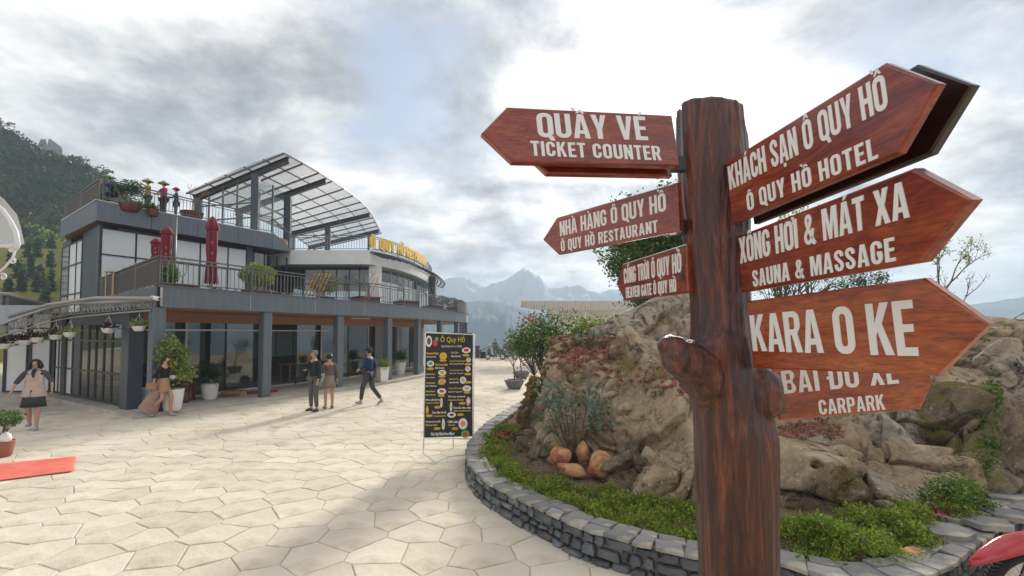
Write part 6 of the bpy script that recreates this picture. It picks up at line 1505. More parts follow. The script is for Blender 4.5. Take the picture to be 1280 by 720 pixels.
# ------------------------------------------------------------------ motorbike at the right edge
M_FEND = mat('red_gloss_paint', (.48, .008, .018), .22, coat=1.0, col2=(.42, .007, .015), scale=3)
wc = Vector((3.74, 3.35, .33)); bk_ = thing('motorcycle', 'red motorcycle with glossy front mudguard reaching into the lower right corner', 'motorcycle', (wc.x + .6, wc.y, 0))
dirx = Vector((-1, .10, 0)).normalized(); sx_ = Vector((-dirx.y, dirx.x, 0))
def wheel(c, r):
    g = Geo(); n = 44; prof = [(r - .055, -.04), (r - .03, -.055), (r - .005, -.04), (r + .003, 0), (r - .005, .04), (r - .03, .055), (r - .055, .04)]
    vs = [c + dirx * math.cos(2 * PI * i / n) * q + Vector((0, 0, 1)) * math.sin(2 * PI * i / n) * q + sx_ * x for q, x in prof for i in range(n)]; K = len(prof)
    g.add(vs, [(a * n + i, a * n + (i + 1) % n, ((a + 1) % K) * n + (i + 1) % n, ((a + 1) % K) * n + i) for a in range(K) for i in range(n)])
    ty = g.build('tyre', M_TYRE, bk_, True)
    tr_ = Geo()
    for i in range(60):
        for s_ in (-1, 1):
            a = 2 * PI * (i + .25 * s_) / 60; d = dirx * math.cos(a) + Vector((0, 0, 1)) * math.sin(a); e = -dirx * math.sin(a) + Vector((0, 0, 1)) * math.cos(a); p = c + d * (r + .001) + sx_ * s_ * .02; tr_.bar(p - e * .006 - sx_ * s_ * .014, p + e * .006 + sx_ * s_ * .016, .013, .008, up=d)
    o = tr_.build('tread', M_TYRE, ty); o['kind'] = 'stuff'
    g = Geo(); prof = [(r - .06, -.03), (r - .075, -.02), (r - .075, .02), (r - .06, .03)]
    vs = [c + dirx * math.cos(2 * PI * i / n) * q + Vector((0, 0, 1)) * math.sin(2 * PI * i / n) * q + sx_ * x for q, x in prof for i in range(n)]
    g.add(vs, [(a * n + i, a * n + (i + 1) % n, ((a + 1) % 4) * n + (i + 1) % n, ((a + 1) % 4) * n + i) for a in range(4) for i in range(n)]); g.build('rim', mat('wheel_rim', (.5, .5, .5), .25, metal=1.), bk_, True)
    for i in range(18):
        a = 2 * PI * i / 18; d = dirx * math.cos(a) + Vector((0, 0, 1)) * math.sin(a); Geo().tube([c + sx_ * (.03 if i % 2 else -.03), c + d * (r - .07)], .002, 4).build('spoke', MATS['wheel_rim'], bk_)
    Geo().tube([c - sx_ * .06, c + sx_ * .06], .035, 12).build('hub', MATS['wheel_rim'], bk_, True)
wheel(wc, .30); wheel(wc - dirx * 1.22, .30)
def fender(c, r, a0, a1, wd, name, lift=.0):
    g = Geo(); rows = []; n = 26; m_ = 11
    for i in range(n + 1):
        t = i / n; a = a0 + (a1 - a0) * t; d = dirx * math.cos(a) + Vector((0, 0, 1)) * math.sin(a)
        ww_ = wd * (math.sin(min(t / .22, 1) * PI / 2) ** .7 * .95 + .05)
        for j in range(m_):
            u = -1 + 2 * j / (m_ - 1); h_ = .045 * (1 - u * u) * (.4 + .6 * min(t / .2, 1)) - .055 * abs(u) ** 3
            rows.append(c + d * (r + h_ + lift * t) + sx_ * u * ww_)
    g.add(rows, [(i * m_ + j, i * m_ + j + 1, (i + 1) * m_ + j + 1, (i + 1) * m_ + j) for i in range(n) for j in range(m_ - 1)])
    o = g.build(name, M_FEND, bk_, True); md = o.modifiers.new('thickness', 'SOLIDIFY'); md.thickness = .004; return o
g = Geo(); m_ = 13; nf = 28
for i in range(nf + 1):
    t = i / nf; x = .41 - .78 * t; z = .385 - .95 * (x + .05) ** 2; ww_ = .092 * (math.sin(min((t + .01) / .30, 1) * PI / 2) ** .75)
    for j in range(m_):
        u = -1 + 2 * j / (m_ - 1); h_ = (.050 * (1 - u * u) - .05 * abs(u) ** 3) * (.35 + .65 * min(t / .3, 1)) + .008 * math.exp(-(u / .18) ** 2)
        g.v.append(tuple(wc + dirx * x + Vector((0, 0, z + h_)) + sx_ * u * ww_))
g.f = [(i * m_ + j, i * m_ + j + 1, (i + 1) * m_ + j + 1, (i + 1) * m_ + j) for i in range(nf) for j in range(m_ - 1)]
o = g.build('front_mudguard', M_FEND, bk_, True); md = o.modifiers.new('thickness', 'SOLIDIFY'); md.thickness = .004
fender(wc - dirx * 1.22, .36, R(60), R(185), .085, 'rear_mudguard')
for s_ in (-1, 1):
    Geo().tube([wc + sx_ * .085 * s_, wc - dirx * .16 + Vector((0, 0, .42)) + sx_ * .085 * s_, wc - dirx * .24 + Vector((0, 0, .66)) + sx_ * .085 * s_], .022, 10).build('fork', MATS['wheel_rim'], bk_, True)
hb = wc - dirx * .28 + Vector((0, 0, .70))
Geo().tube([hb - sx_ * .36 - dirx * .1 + Vector((0, 0, .04)), hb - sx_ * .15 + Vector((0, 0, .03)), hb + sx_ * .15 + Vector((0, 0, .03)), hb + sx_ * .36 - dirx * .1 + Vector((0, 0, .04))], .013, 8).build('handlebar', M_FRAME, bk_, True)
Geo().ball(hb + dirx * .10 - Vector((0, 0, .06)), (.10, .10, .10), 14, 10).build('headlight', M_STEEL, bk_, True)
Geo().tube([hb - dirx * .08 - Vector((0, 0, .12)), hb - dirx * .30 - Vector((0, 0, .10)), hb - dirx * .52 - Vector((0, 0, .22))], [.09, .15, .08], 14).build('fuel_tank', M_FEND, bk_, True)
Geo().tube([hb - dirx * .50 - Vector((0, 0, .20)), hb - dirx * .75 - Vector((0, 0, .22)), hb - dirx * 1.1 - Vector((0, 0, .16))], [.10, .14, .09], 12, [.05, .06, .05]).build('seat', M_TYRE, bk_, True)
Geo().tube([hb - dirx * .12 - Vector((0, 0, .2)), hb - dirx * .25 - Vector((0, 0, .60)), hb - dirx * .7 - Vector((0, 0, .62)), hb - dirx * 1.0 - Vector((0, 0, .25))], .025, 8).build('frame', M_FRAME, bk_, True)
Geo().box(wc - dirx * .62 + Vector((0, 0, .05)), (.32, .24, .28), math.atan2(dirx.y, dirx.x)).build('engine', MATS['wheel_rim'], bk_, bevel=.03)

# ------------------------------------------------------------------ things on and around the restaurant
def pot(name_, label, c, r, h, m, group=None, square=False, cat='plant pot', taper=.68, rim=True):
    t = thing(name_, label, cat, c, group); g = Geo()
    pr = [(r * taper, 0), (r * (taper + .12), h * .15), (r * .93, h * .7), (r * .97, h * .9), (r, h), (r * .88, h), (r * .85, h * .86)]
    g.lathe((0, 0, 0), pr, 4 if square else 20, cap=False); g.lathe((0, 0, 0), [(.001, .0), (r * taper, .0)], 4 if square else 20, cap=False); o = g.build('pot', m, t, not square, True)
    Geo().lathe((0, 0, 0), [(r * .87, h * .88), (.001, h * .92)], 16, cap=False).build('potting_soil', M_SOIL, t, local=True); return t
def bush_ball(t, c, r, n, leaf, m, seed, stem=True):
    if stem: Geo().tube([(0, 0, c[2] * .3), (c[0] * .5, 0, c[2] * .7), (c[0], c[1], c[2])], [.03, .025, .015], 6).build('stem', M_BARK, t, True, True)
    o = leaves('foliage', shell(n, c, r, seed, thick=.45, lump=.12, bottom=-.9), leaf, m, None, seed=seed, asp=1.5); o.parent = t; KIDS.setdefault(t.name, []).append(o); return o
def arching(t, base_z, n, ln, wd, m, seed, up=1.0):
    # strap leaves arching out of a pot
    r = random.Random(seed); g = Geo()
    for i in range(n):
        a = r.uniform(0, 2 * PI); e = r.uniform(.25, 1.25) * up; L2 = ln * r.uniform(.7, 1.1); d = Vector((math.cos(a), math.sin(a), 0)); p = Vector((0, 0, base_z)) + d * .03; s_ = Vector((-d.y, d.x, 0)); pts_ = []
        for q in range(5):
            t_ = q / 4; pts_.append(p + d * L2 * t_ * math.cos(e) * (1 + .2 * t_) + Vector((0, 0, L2 * (math.sin(e) * t_ - .42 * t_ * t_))))
        v = []
        for q, pp in enumerate(pts_): w2 = wd * (1 - (q / 4) ** 2) * .5 + .002; v += [pp - s_ * w2, pp + s_ * w2]
        g.add(v, [(2 * q, 2 * q + 1, 2 * q + 3, 2 * q + 2) for q in range(4)])
    return g.build('leaves', m, t, local=True)
def gp_(px, py, z=.10): c = G(px, py, z); return (c.x, c.y, z)
# ground floor pots
t = pot('potted_ficus', 'tall leafy ficus in a white tub beside the striding woman', gp_(215, 513), .27, .58, M_WPOT, cat='potted plant')
g, tips = branch_tree((0, 0, .5), 1.5, .35, 5, .03, 3, 3); g.build('trunk', M_BARK, t, True, True)
o = leaves('foliage', np.concatenate([shell(1500, (.0, 0, 1.35), (.36, .36, .62), 5, lump=.4), shell(700, (.1, 0, .95), (.4, .3, .3), 6, lump=.4)]), .085, M_LEAFY, None, seed=5); o.parent = t
t = pot('potted_dracaena', 'big dense dracaena in a round white pot by the glass front', gp_(262, 499), .25, .50, M_WPOT, cat='potted plant'); arching(t, .62, 300, 1.0, .05, M_LEAFD, 4, 1.1)
t = pot('potted_dracaena', 'dracaena in a white pot beside the column nearest the couple', gp_(398, 482), .25, .50, M_WPOT, cat='potted plant'); arching(t, .6, 230, .85, .05, M_LEAFD, 5, 1.1)
t = pot('potted_spider_plant', 'bright arching plant in a square white planter by the third column', gp_(478, 477), .30, .62, M_WPOT, square=True, cat='potted plant'); arching(t, .65, 130, .75, .04, M_LEAFY, 6, 1.1)
t = pot('potted_palm', 'bushy dark green plant in a white pot left of the fourth column', gp_(500, 468), .30, .62, M_WPOT, cat='potted plant'); arching(t, .7, 190, .95, .06, M_LEAF, 7, 1.15)
t = pot('potted_plant', 'small white bowl of light green leaves on the paving behind the couple', gp_(409, 489, .0), .22, .26, M_WPOT, cat='potted plant'); arching(t, .25, 90, .32, .07, M_LEAFY, 8)
t = pot('potted_shrub', 'pale pot with dark plant just inside the corner glass', gp_(181, 507), .27, .55, mat('mint_pot', (.42, .52, .47), .5), cat='potted plant'); arching(t, .5, 70, .5, .05, M_LEAFD, 9)
t = pot('potted_shrub', 'small shrub in an orange terracotta pot at the left edge of the forecourt', gp_(2, 571, .0), .17, .28, M_TERRA, cat='potted plant')
bush_ball(t, (.05, 0, .66), (.24, .22, .15), 900, .045, M_LEAF, 11)
for a, b in (((-.02, 0, .25), (.16, 0, .6)), ((.0, 0, .25), (-.1, 0, .6)), ((0, 0, .2), (.06, .05, .62))): Geo().tube([a, b], [.012, .006], 5).build('stem', M_BARK, t, True, True)
b_ = Vector(gp_(2, 571, 0)); o = Geo().lathe((b_.x + .09, b_.y - .03, .27), [(.07, 0), (.085, .05), (.07, .12), (.02, .17), (.001, .18)], 12).build('ornament', M_WPOT, None, True); tag(o, 'small white dome ornament in the orange terracotta pot', 'ornament')
# far bonsai bowls by the rocks
for px, py, r_, lab, sd in ((643, 486, .40, 'wide grey bowl with thin bonsai, nearer of the two bowls', 3), (651.5, 473.5, .42, 'wide grey bowl with thin bonsai, farther of the two bowls', 4)):
    c = G(px, py); t = pot('bonsai_bowl', lab, (c.x, c.y, 0), r_, .36, M_GPOT, 'bonsai bowls by the rocks', taper=.55, cat='potted plant')
    g, tips = branch_tree((0, 0, .3), 1.6, .5, sd, .03, 3, 2, lean=(.1, 0)); g.build('trunk', M_BARK, t, True, True)
    o = leaves('foliage', around(tips, 420, .10, sd), .07, M_LEAF, None, seed=sd); o.parent = t
# carved stools, box, red mats
M_STOOL = mat('red_carved_wood', (.17, .025, .015), .3, coat=.4, col2=(.09, .015, .01), scale=6)
for px, py, lab in ((229, 503, 'left dark red carved wooden stool between the ficus and the dracaena'), (237, 500, 'right dark red carved wooden stool between the ficus and the dracaena')):
    c = gp_(px, py); o = Geo().lathe((0, 0, 0), [(.15, 0), (.16, .05), (.12, .18), (.11, .32), (.14, .48), (.17, .56), (.16, .60), (.001, .60)], 14).build('stool', M_STOOL, None, True); o.location = c; tag(o, lab, 'stool', 'carved stools by the glass front')
c = Vector(gp_(293, 495)); bxt = thing('cardboard_box', 'open brown cardboard box beside the glass entrance', 'box', c); M_CARD = mat('cardboard', (.42, .24, .12), .85, col2=(.36, .20, .10), scale=6)
for dx, dy, sx2, sy2 in ((0, -.17, .62, .012), (0, .17, .62, .012), (-.31, 0, .012, .33), (.31, 0, .012, .33)): Geo().box((dx, dy, .08), (sx2, sy2, .16)).build('side', M_CARD, bxt, local=True)
Geo().box((0, 0, .01), (.62, .34, .01)).build('bottom', M_CARD, bxt, local=True)
for sy2, rx_ in ((-1, .7), (1, -.5)): Geo().box((0, sy2 * .24, .15), (.60, .15, .008), rot=Matrix.Rotation(rx_, 3, 'X')).build('flap', M_CARD, bxt, local=True)
def mat_sheet(pts_, z, m, label, name='red_mat', cat='mat', n=40, wr=.012):
    a, b, c, d = [Vector(p) for p in pts_]; V = []; 
    for j in range(n + 1):
        for i in range(n + 1):
            p = a.lerp(b, i / n).lerp(d.lerp(c, i / n), j / n); ed = min(i, j, n - i, n - j) / n
            V.append((p.x, p.y, z + wr * (1 + math.sin(j * 1.35 + 2.2 * mnoise.noise(Vector((i * .12, j * .3, 1))))) * min(1, ed * 9 + .3)))
    Fq = [(j * (n + 1) + i, j * (n + 1) + i + 1, (j + 1) * (n + 1) + i + 1, (j + 1) * (n + 1) + i) for j in range(n) for i in range(n)]
    o = npmesh(name, V, Fq, m, smooth=True); md = o.modifiers.new('thickness', 'SOLIDIFY'); md.thickness = .004; md.offset = 1; tag(o, label, cat); return o
M_MAT = mat('coral_cloth', (.88, .21, .15), .8, col2=(.82, .17, .12), scale=3, bump=.15, bscale=20)
mat_sheet([G(-40, 607), G(92, 590), G(95.5, 571.5), G(-40, 585)], .012, M_MAT, 'wrinkled coral red cloth runner lying on the paving at the left edge', name='cloth_runner', cat='runner')
mat_sheet([G(296, 495, .1), G(346, 490, .1), G(348, 487, .1), G(300, 490, .1)], .108, mat('red_carpet', (.35, .03, .04), .9), 'flat red doormat at the dark glass entrance', name='doormat', cat='doormat', wr=.002)
mat_sheet([G(497, 466.5, .1), G(519, 464.5, .1), G(519, 462.5, .1), G(500, 463.5, .1)], .108, MATS['red_carpet'], 'small red doormat behind the fourth column', name='doormat', cat='doormat', wr=.002)
# security camera
c = S(194, 373, P[0].y - .25); sc_ = thing('security_camera', 'white security camera on the terrace corner', 'camera', c)
Geo().tube([(-.10, 0, .02), (.12, -.02, -.01)], .055, 12).build('housing', M_WPOT, sc_, True, True); Geo().tube([(.12, -.02, -.01), (.135, -.02, -.012)], .035, 12).build('lens', M_FRAME, sc_, True, True); Geo().bar((-.02, .02, 0), (-.02, .2, 0), .03).build('bracket', M_WPOT, sc_, local=True)

# closed parasols on the terrace
def parasol(label, px, Yp, ztop, zlow, seed):
    b = S(px, 350, Yp); t = thing('closed_parasol', label, 'parasol', (b.x, Yp, Z1b), 'closed maroon parasols on the terrace')
    Geo().tube([(0, 0, 0), (0, 0, ztop - Z1b)], .028, 8).build('pole', M_STEEL, t, True, True)
    Geo().lathe((0, 0, 0), [(.30, 0), (.30, .05), (.05, .08)], 16).build('base', M_FRAME, t, local=True)
    z0, z1 = zlow - Z1b, ztop - Z1b; H2 = z1 - z0; rows = []; n = 40
    pf = [(.17, 0), (.175, .05), (.15, .22), (.125, .34), (.15, .5), (.155, .8), (.10, .92), (.02, 1.0)]
    for r_, q in pf:
        for i in range(n):
            a = 2 * PI * i / n; k_ = 1 + .22 * math.cos(8 * a + seed) * (1 - q * .7) + .06 * math.sin(3 * a + q * 5); zz = z0 + H2 * q - (.05 * math.cos(8 * a + seed) if q < .1 else 0); rows.append((r_ * k_ * math.cos(a), r_ * k_ * math.sin(a), zz))
    g = Geo().add(rows, [(j * n + i, j * n + (i + 1) % n, (j + 1) * n + (i + 1) % n, (j + 1) * n + i) for j in range(len(pf) - 1) for i in range(n)]); g.build('canopy', M_PARA, t, True, True)
    cap_ = []
    for r_, q in ((.19, .80), (.205, .815), (.16, .90), (.07, .98), (.01, 1.01)):
        for i in range(n): a = 2 * PI * i / n; k_ = 1 + .10 * math.cos(8 * a + seed); cap_.append((r_ * k_ * math.cos(a), r_ * k_ * math.sin(a), z0 + H2 * q))
    Geo().add(cap_, [(j * n + i, j * n + (i + 1) % n, (j + 1) * n + (i + 1) % n, (j + 1) * n + i) for j in range(4) for i in range(n)]).build('top_valance', M_PARA, t, True, True)
    g = Geo()
    for q, dx in ((.28, .0), (.44, .01), (.6, .0)): g.box((.08 + dx, -.13, z0 + H2 * q), (.025, .01, .06))
    g.build('strap', mat('yellow_tag', (.7, .42, .03), .6), t, local=True)
parasol('nearest closed maroon parasol, tallest one beside the terrace rail', 264, 15.4, S(264, 271, 15.4).z, S(264, 354, 15.4).z, 0)
parasol('middle closed maroon parasol with yellow ties', 207, 16.3, S(207, 283, 16.3).z, S(207, 332, 16.3).z, 2)
parasol('smallest looking closed maroon parasol at the left of the three', 194, 17.6, S(194, 298, 17.6).z, S(194, 331, 17.6).z, 4)
b = S(217, 340, 16.6); Geo().tube([(b.x, 16.6, Z1b), (b.x, 16.6, Z2a)], .07, 12).build('post', M_RAIL, bld, True)
# terrace planting
def tpot(px, Yp, r, h, m=M_RPOT, square=False, label='', z=Z1b, nm='potted_shrub', group='pots on the terrace'): b = S(px, 350, Yp); return pot(nm, label, (b.x, Yp, z), r, h, m, group, square, cat='potted plant', taper=.8)
t = tpot(228, 15.5, .52, .38, label='leafless shrub in a wide red bowl behind the terrace rail near the parasols'); g, tips = branch_tree((0, 0, .3), 1.15, .75, 8, .025, 5, 2, first=.3); g.build('branches', mat('dry_twigs', (.36, .27, .17), .8), t, True, True)
t = tpot(207, 15.0, .3, .35, label='round green bush at the terrace corner below the parasols'); bush_ball(t, (0, 0, .68), (.40, .38, .40), 3200, .055, M_LEAF, 21)
t = tpot(322, 17.0, .55, .32, label='clipped round yellow green bush in a wide red bowl on the terrace'); bush_ball(t, (0, 0, .88), (.60, .6, .46), 8000, .05, M_LEAFY, 22)
t = tpot(406, 21.0, .5, .40, label='clipped round bush behind the leaning wooden slats on the terrace', square=True); bush_ball(t, (0, 0, 1.0), (.62, .55, .48), 6500, .055, M_LEAFY, 23)
for px, Yp, lab, sd in ((457, 21.3, 'bare pale twiggy shrub in a square red planter by the white pillar', 24), (508, 24.2, 'bare pale shrub in a square red planter along the curved rail', 25), (541, 28.5, 'bare bonsai in a square red planter behind the brown slat rail', 26)):
    t = tpot(px, Yp, .75, .42, square=True, label=lab); g, tips = branch_tree((0, 0, .35), 1.35, .7, sd, .035, 5, 2, first=.3); g.build('branches', mat('pale_twigs', (.40, .33, .27), .8), t, True, True)
for px, Yp, lab, sd, r_ in ((558, 30.5, 'grey green shrub above the brown slat rail at the curve', 27, .55), (571, 31.5, 'small shrub right of the grey green one above the slat rail', 28, .5), (580, 33.0, 'low shrub at the far right end of the terrace', 29, .4)):
    t = tpot(px - 6, Yp, .3, .35, label=lab); bush_ball(t, (0, 0, .85), (r_, r_, r_ * .7), 900, .08, M_LEAF, sd)
# orange timber slats leaning like folded loungers
def lean(px, Yp, label, n, wpx, topy=None):
    b = S(px, 372, Yp); t = thing('folded_lounger', label, 'lounger', (b.x, Yp, Z1b), 'folded wooden loungers on the terrace')
    for i in range(n): x = (i - n / 2) * .16; Geo().bar((x - .35, 0, .02), (x + .12, .15, 1.25), .12, .03).build('slat', M_OWOOD, t, local=True)
    Geo().bar((-.5, .05, .35), (.45, .05, .35), .05, .03).build('crossbar', M_OWOOD, t, local=True); Geo().bar((-.35, .1, .95), (.55, .1, .95), .05, .03).build('crossbar', M_OWOOD, t, local=True)
lean(400, 18.9, 'orange wooden slatted lounger folded upright in front of the round bush', 5, 40)
lean(468, 20.4, 'narrow orange wooden slatted lounger folded by the white pillar', 2, 20)
for px, Yp, lab in ((280, 15.9, 'low orange slatted lounger behind the rail left of the round bush'), (352, 17.4, 'low orange slatted lounger behind the rail right of the round bush')):
    b = S(px, 372, Yp); t = thing('wooden_lounger', lab, 'lounger', (b.x, Yp, Z1b), 'low wooden loungers on the terrace', .6)
    for i in range(6): Geo().box((i * .16 - .45, 0, .34 - i * .04), (.12, .6, .03)).build('slat', M_OWOOD, t, local=True)
    for i in (-1, 1):
        for x in (-.4, .35): Geo().bar((x, i * .27, 0), (x, i * .27, .3), .05).build('leg', M_OWOOD, t, local=True)
# woven stools seen over the slatted rail
for i, (px, py) in enumerate(((142, 340), (165, 336), (173, 333), (180, 330))):
    b = S(px, py, 15.6); t = thing('wooden_stool', ('farthest left', 'second', 'third', 'rightmost')[i] + ' of the pale wooden seats showing over the brown slat rail', 'stool', (b.x, 15.6, Z1b), 'pale wooden seats behind the slat rail')
    Geo().box((0, 0, b.z - Z1b), (.34, .36, .05)).build('seat', mat('pale_wood', (.45, .33, .20), .6), t, local=True, bevel=.01)
    for sx2 in (-.13, .13):
        for sy2 in (-.13, .13): Geo().bar((sx2, sy2, 0), (sx2, sy2, b.z - Z1b), .035).build('leg', MATS['pale_wood'], t, local=True)
# upper terrace plants
b = S(153, 250, 17.6); t = pot('potted_tree', 'dark round-headed small tree in a red bowl between the crouching visitor and the yellow jacket', (b.x, 17.9, Z2b - .22), .38, .3, M_RPOT, cat='potted plant'); g, tips = branch_tree((0, 0, .2), .8, .6, 31, .04, 4, 3); g.build('trunk', M_BARK, t, True, True); o = leaves('foliage', shell(2600, (0, 0, .86), (.60, .5, .42), 31, thick=.7, lump=.25), .055, M_LEAFD, None, seed=31); o.parent = t
b = S(240, 260, 20.3); t = pot('potted_shrub', 'orange brown leafless shrub in a red tub beside the pergola', (b.x, 20.3, Z2b), .46, .42, M_RPOT, cat='potted plant'); g, tips = branch_tree((0, 0, .3), 1.5, .6, 33, .03, 5, 2); g.build('branches', mat('orange_twigs', (.32, .17, .08), .8), t, True, True)
b = S(127, 250, 17.4); t = pot('potted_shrub', 'yellow green thin shrub at the corner of the upper terrace', (b.x, 17.5, Z2b - .25), .2, .3, M_RPOT, cat='potted plant'); arching(t, .3, 60, .6, .04, M_LEAFY, 35, 1.3)
b = S(172, 250, 18.2); t = pot('potted_shrub', 'low yellow green shrub left of the yellow jacket on the upper terrace', (b.x, 18.2, Z2b - .25), .2, .3, M_RPOT, cat='potted plant'); arching(t, .3, 70, .65, .04, M_LEAFY, 36, 1.1)
b = S(192, 250, 18.4); t = pot('potted_shrub', 'low green shrub between the two conical hats on the upper terrace', (b.x, 18.4, Z2b - .25), .2, .28, M_RPOT, cat='potted plant'); arching(t, .3, 70, .5, .04, M_LEAF, 37, 1.0)

# ------------------------------------------------------------------ lattice canopy over the left entrance, hanging baskets
cn = thing('entrance_canopy', 'curved glass canopy with pale scrolled iron band over the left entrance', 'canopy', (-11, 12.6, 0))
top_ = [S(189, 374.5, 12.1), S(135, 378, 12.4), S(82, 381, 13.0), S(45, 390, 12.6), S(0, 406, 12.0), S(-50, 426, 11.4)]
low_ = [S(188, 388, 12.1), S(135, 392.5, 12.4), S(84, 398, 13.0), S(45, 407.5, 12.6), S(0, 421, 12.0), S(-50, 442, 11.4)]
tp_, lp_ = smoothpoly(top_, 6), smoothpoly(low_, 6)
for nm, pl, r_ in (('top_rail', tp_, .035), ('bottom_rail', lp_, .022)): Geo().tube(pl, r_, 8).build(nm, M_LATT, cn, True)
sc0 = Geo(); 
for i in range(0, len(tp_) - 1):
    for h_ in (.0, .5):
        a = tp_[i].lerp(tp_[i + 1], h_); b = lp_[i].lerp(lp_[i + 1], h_); u = (tp_[i + 1] - tp_[i]).normalized(); hh = (a - b); pts_ = []
        for q in range(15):
            t_ = q / 14; an = t_ * 2.6 * PI; rr2 = .42 * (1 - t_ * .8); pts_.append(a.lerp(b, .5) + hh * rr2 * math.cos(an) + u * hh.length * rr2 * math.sin(an) * (1 if i % 2 else -1))
        Geo().tube(pts_, .009, 4, cap=False).build('scroll', M_LATT, cn)
wall_ = [LW0 + V2(-.3, .1), LW0.lerp(LW1, .35), LW0.lerp(LW1, .7), LW1, LW2 + V2(0, 0), LW2 + V2(-3, 0)]
wtop = smoothpoly([Vector((p.x, p.y, 3.15)) for p in wall_], 6)
for i in range(0, len(tp_) - 1, 2):
    j = min(i + 2, len(tp_) - 1); u = Vector((0, 0, .02)); a, b, c, d = tp_[i] + u, tp_[j] + u, wtop[j], wtop[i]
    Geo().add([a, b, c, d, a + u, b + u, c + u, d + u], [(0, 3, 2, 1), (4, 5, 6, 7), (0, 1, 5, 4), (1, 2, 6, 5), (2, 3, 7, 6), (3, 0, 4, 7)]).build('canopy_panel', mat('frosted_panel', (.30, .32, .33), .4, alpha=.75), cn)
    Geo().bar(tp_[i], wtop[i], .04).build('rafter', M_LATT, cn)
Geo().tube([S(189, 373, 11.9), S(120, 372.5, 12.6), S(60, 381, 12.8), S(10, 396, 12.4)], .05, 8).build('gutter', M_LATT, cn, True)
gb = 'hanging flower pots along the canopy'
hp = [(173.5, 411, M_WPOT, M_LEAFY, 12.2, 'white hanging pot with long green leaves beside the corner column'), (135.5, 413.5, M_WPOT, M_PLUM, 12.4, 'white hanging pot with red brown leaves, second from the corner column'), (87.5, 418.5, M_WPOT, M_LEAFY, 12.7, 'white hanging pot with spreading green leaves under the canopy bend'),
      (69.5, 421.5, M_WPOT, M_RED, 12.7, 'white hanging pot with red flowers left of the canopy bend'), (58.5, 422.5, mat('green_plastic', (.16, .38, .04), .5), M_LEAF, 12.9, 'lime green hanging pot with green leaves'), (46.5, 425, M_WPOT, M_PLUM, 12.6, 'white hanging pot between the lime and the red pots'),
      (39, 427, mat('red_plastic', (.55, .01, .02), .5), M_LEAF, 12.8, 'small red hanging pot left of the lime pot'), (30, 428.5, M_WPOT, M_PLUM, 12.5, 'white hanging pot left of the small red pot'), (18.5, 429.5, M_WPOT, M_LEAF, 12.4, 'wide white hanging trough near the left edge'), (5, 433, M_WPOT, M_PLUM, 12.2, 'white hanging pot at the left edge of the row'), (9, 430, mat('purple_plastic', (.10, .02, .12), .5), M_LEAF, 12.6, 'small purple hanging pot behind the leftmost white pots')]
for i, (px, py, m, lm, Yp, lab) in enumerate(hp):
    c = S(px, py + 3, Yp); t = thing('hanging_pot', lab, 'hanging pot', c, gb)
    g = Geo().lathe((0, 0, 0), [(.08, 0), (.11, .02), (.15, .11), (.16, .135), (.145, .135), (.12, .06)], 16, cap=False); g.lathe((0, 0, 0), [(.001, .005), (.08, 0)], 16, cap=False); g.build('bowl', m, t, True, True)
    r = np.random.default_rng(i); n = 110
    o = leaves('leaves', r.normal(size=(n, 3)) * [.085, .08, .04] + [0, 0, .17], .10, lm if lm is not M_RED else M_LEAFD, None, seed=i, up=.7, asp=2.5); o.parent = t
    if lm is M_RED: o = leaves('blossom', r.normal(size=(30, 3)) * [.09, .07, .03] + [0, -.03, .24], .05, M_RED, None, seed=i, asp=1.1); o.parent = t
    for a in (0, 2.1, 4.2): Geo().tube([(.15 * math.cos(a), .15 * math.sin(a), .13), (0, 0, .46), (0, 0, .56)], .004, 4).build('wire', M_STEEL, t, local=True)
# grey timber wall above the left entrance
fc = thing('timber_balustrade', 'weathered grey board balustrade above the left entrance', 'fence', S(20, 395, 17.5))
for i in range(5):
    f0 = [S(0 - 30, 369 + i * 5.2, 17.5), S(8, 369 + i * 5.2, 17.5), S(66, 384 + i * 3.6, 19)]
    for a, b in ((f0[0], f0[1]), (f0[1], f0[2])): Geo().bar(a, b, .03, .135).build('board', mat('weathered_boards', (.20, .19, .185), .8, col2=(.15, .145, .14), scale=4, bump=.1), fc)
for px, y0, y1, Yp in ((3, 367, 397, 17.3), (11, 368, 397, 17.4)): Geo().bar(S(px, y0, Yp), S(px, y1, Yp), .12).build('post', MATS['weathered_boards'], fc)
Geo().tube([S(-30, 367, 17.3), S(9, 367.5, 17.3), S(66, 383, 18.8)], .07, 8).build('rail', M_LATT, fc, True)
# white arched canopy leaning into the top left
ac2 = thing('arched_canopy', 'white curved steel canopy edge with scrolled bracket at the upper left', 'canopy', S(0, 300, 8.0))
pr = [(-30, 222), (-12, 236), (5, 249), (21, 268), (26, 284), (30.5, 303)]
M_WCLR = mat('frosted_acrylic', (.62, .63, .61), .3, alpha=.8)
for i in range(len(pr) - 1):
    a, b = S(*pr[i], 7.9), S(*pr[i + 1], 7.9); d = Vector((-3.0, 1.2, 0)); n_ = Vector((0, 0, -.03))
    Geo().add([a, b, b + d, a + d, a + n_, b + n_, b + d + n_, a + d + n_], [(0, 1, 2, 3), (7, 6, 5, 4), (0, 4, 5, 1), (1, 5, 6, 2), (2, 6, 7, 3), (3, 7, 4, 0)]).build('roof_panel', M_WCLR, ac2)
inn_ = [(-30, 236), (-12, 250), (3, 262), (13, 276), (20, 290), (22.5, 306), (19, 312)]
Geo().tube([S(*q, 7.75) for q in inn_], .035, 8).build('front_rib', M_STEEL, ac2, True)
Geo().tube([S(*q, 7.75) + Vector((-3.0, 1.2, 0)) for q in inn_], .035, 8).build('back_rib', M_STEEL, ac2, True)
Geo().tube([S(22, 305, 7.8), S(22, 305, 7.8) + Vector((-3.0, 1.2, 0))], .03, 8).build('eave_tube', M_STEEL, ac2, True)
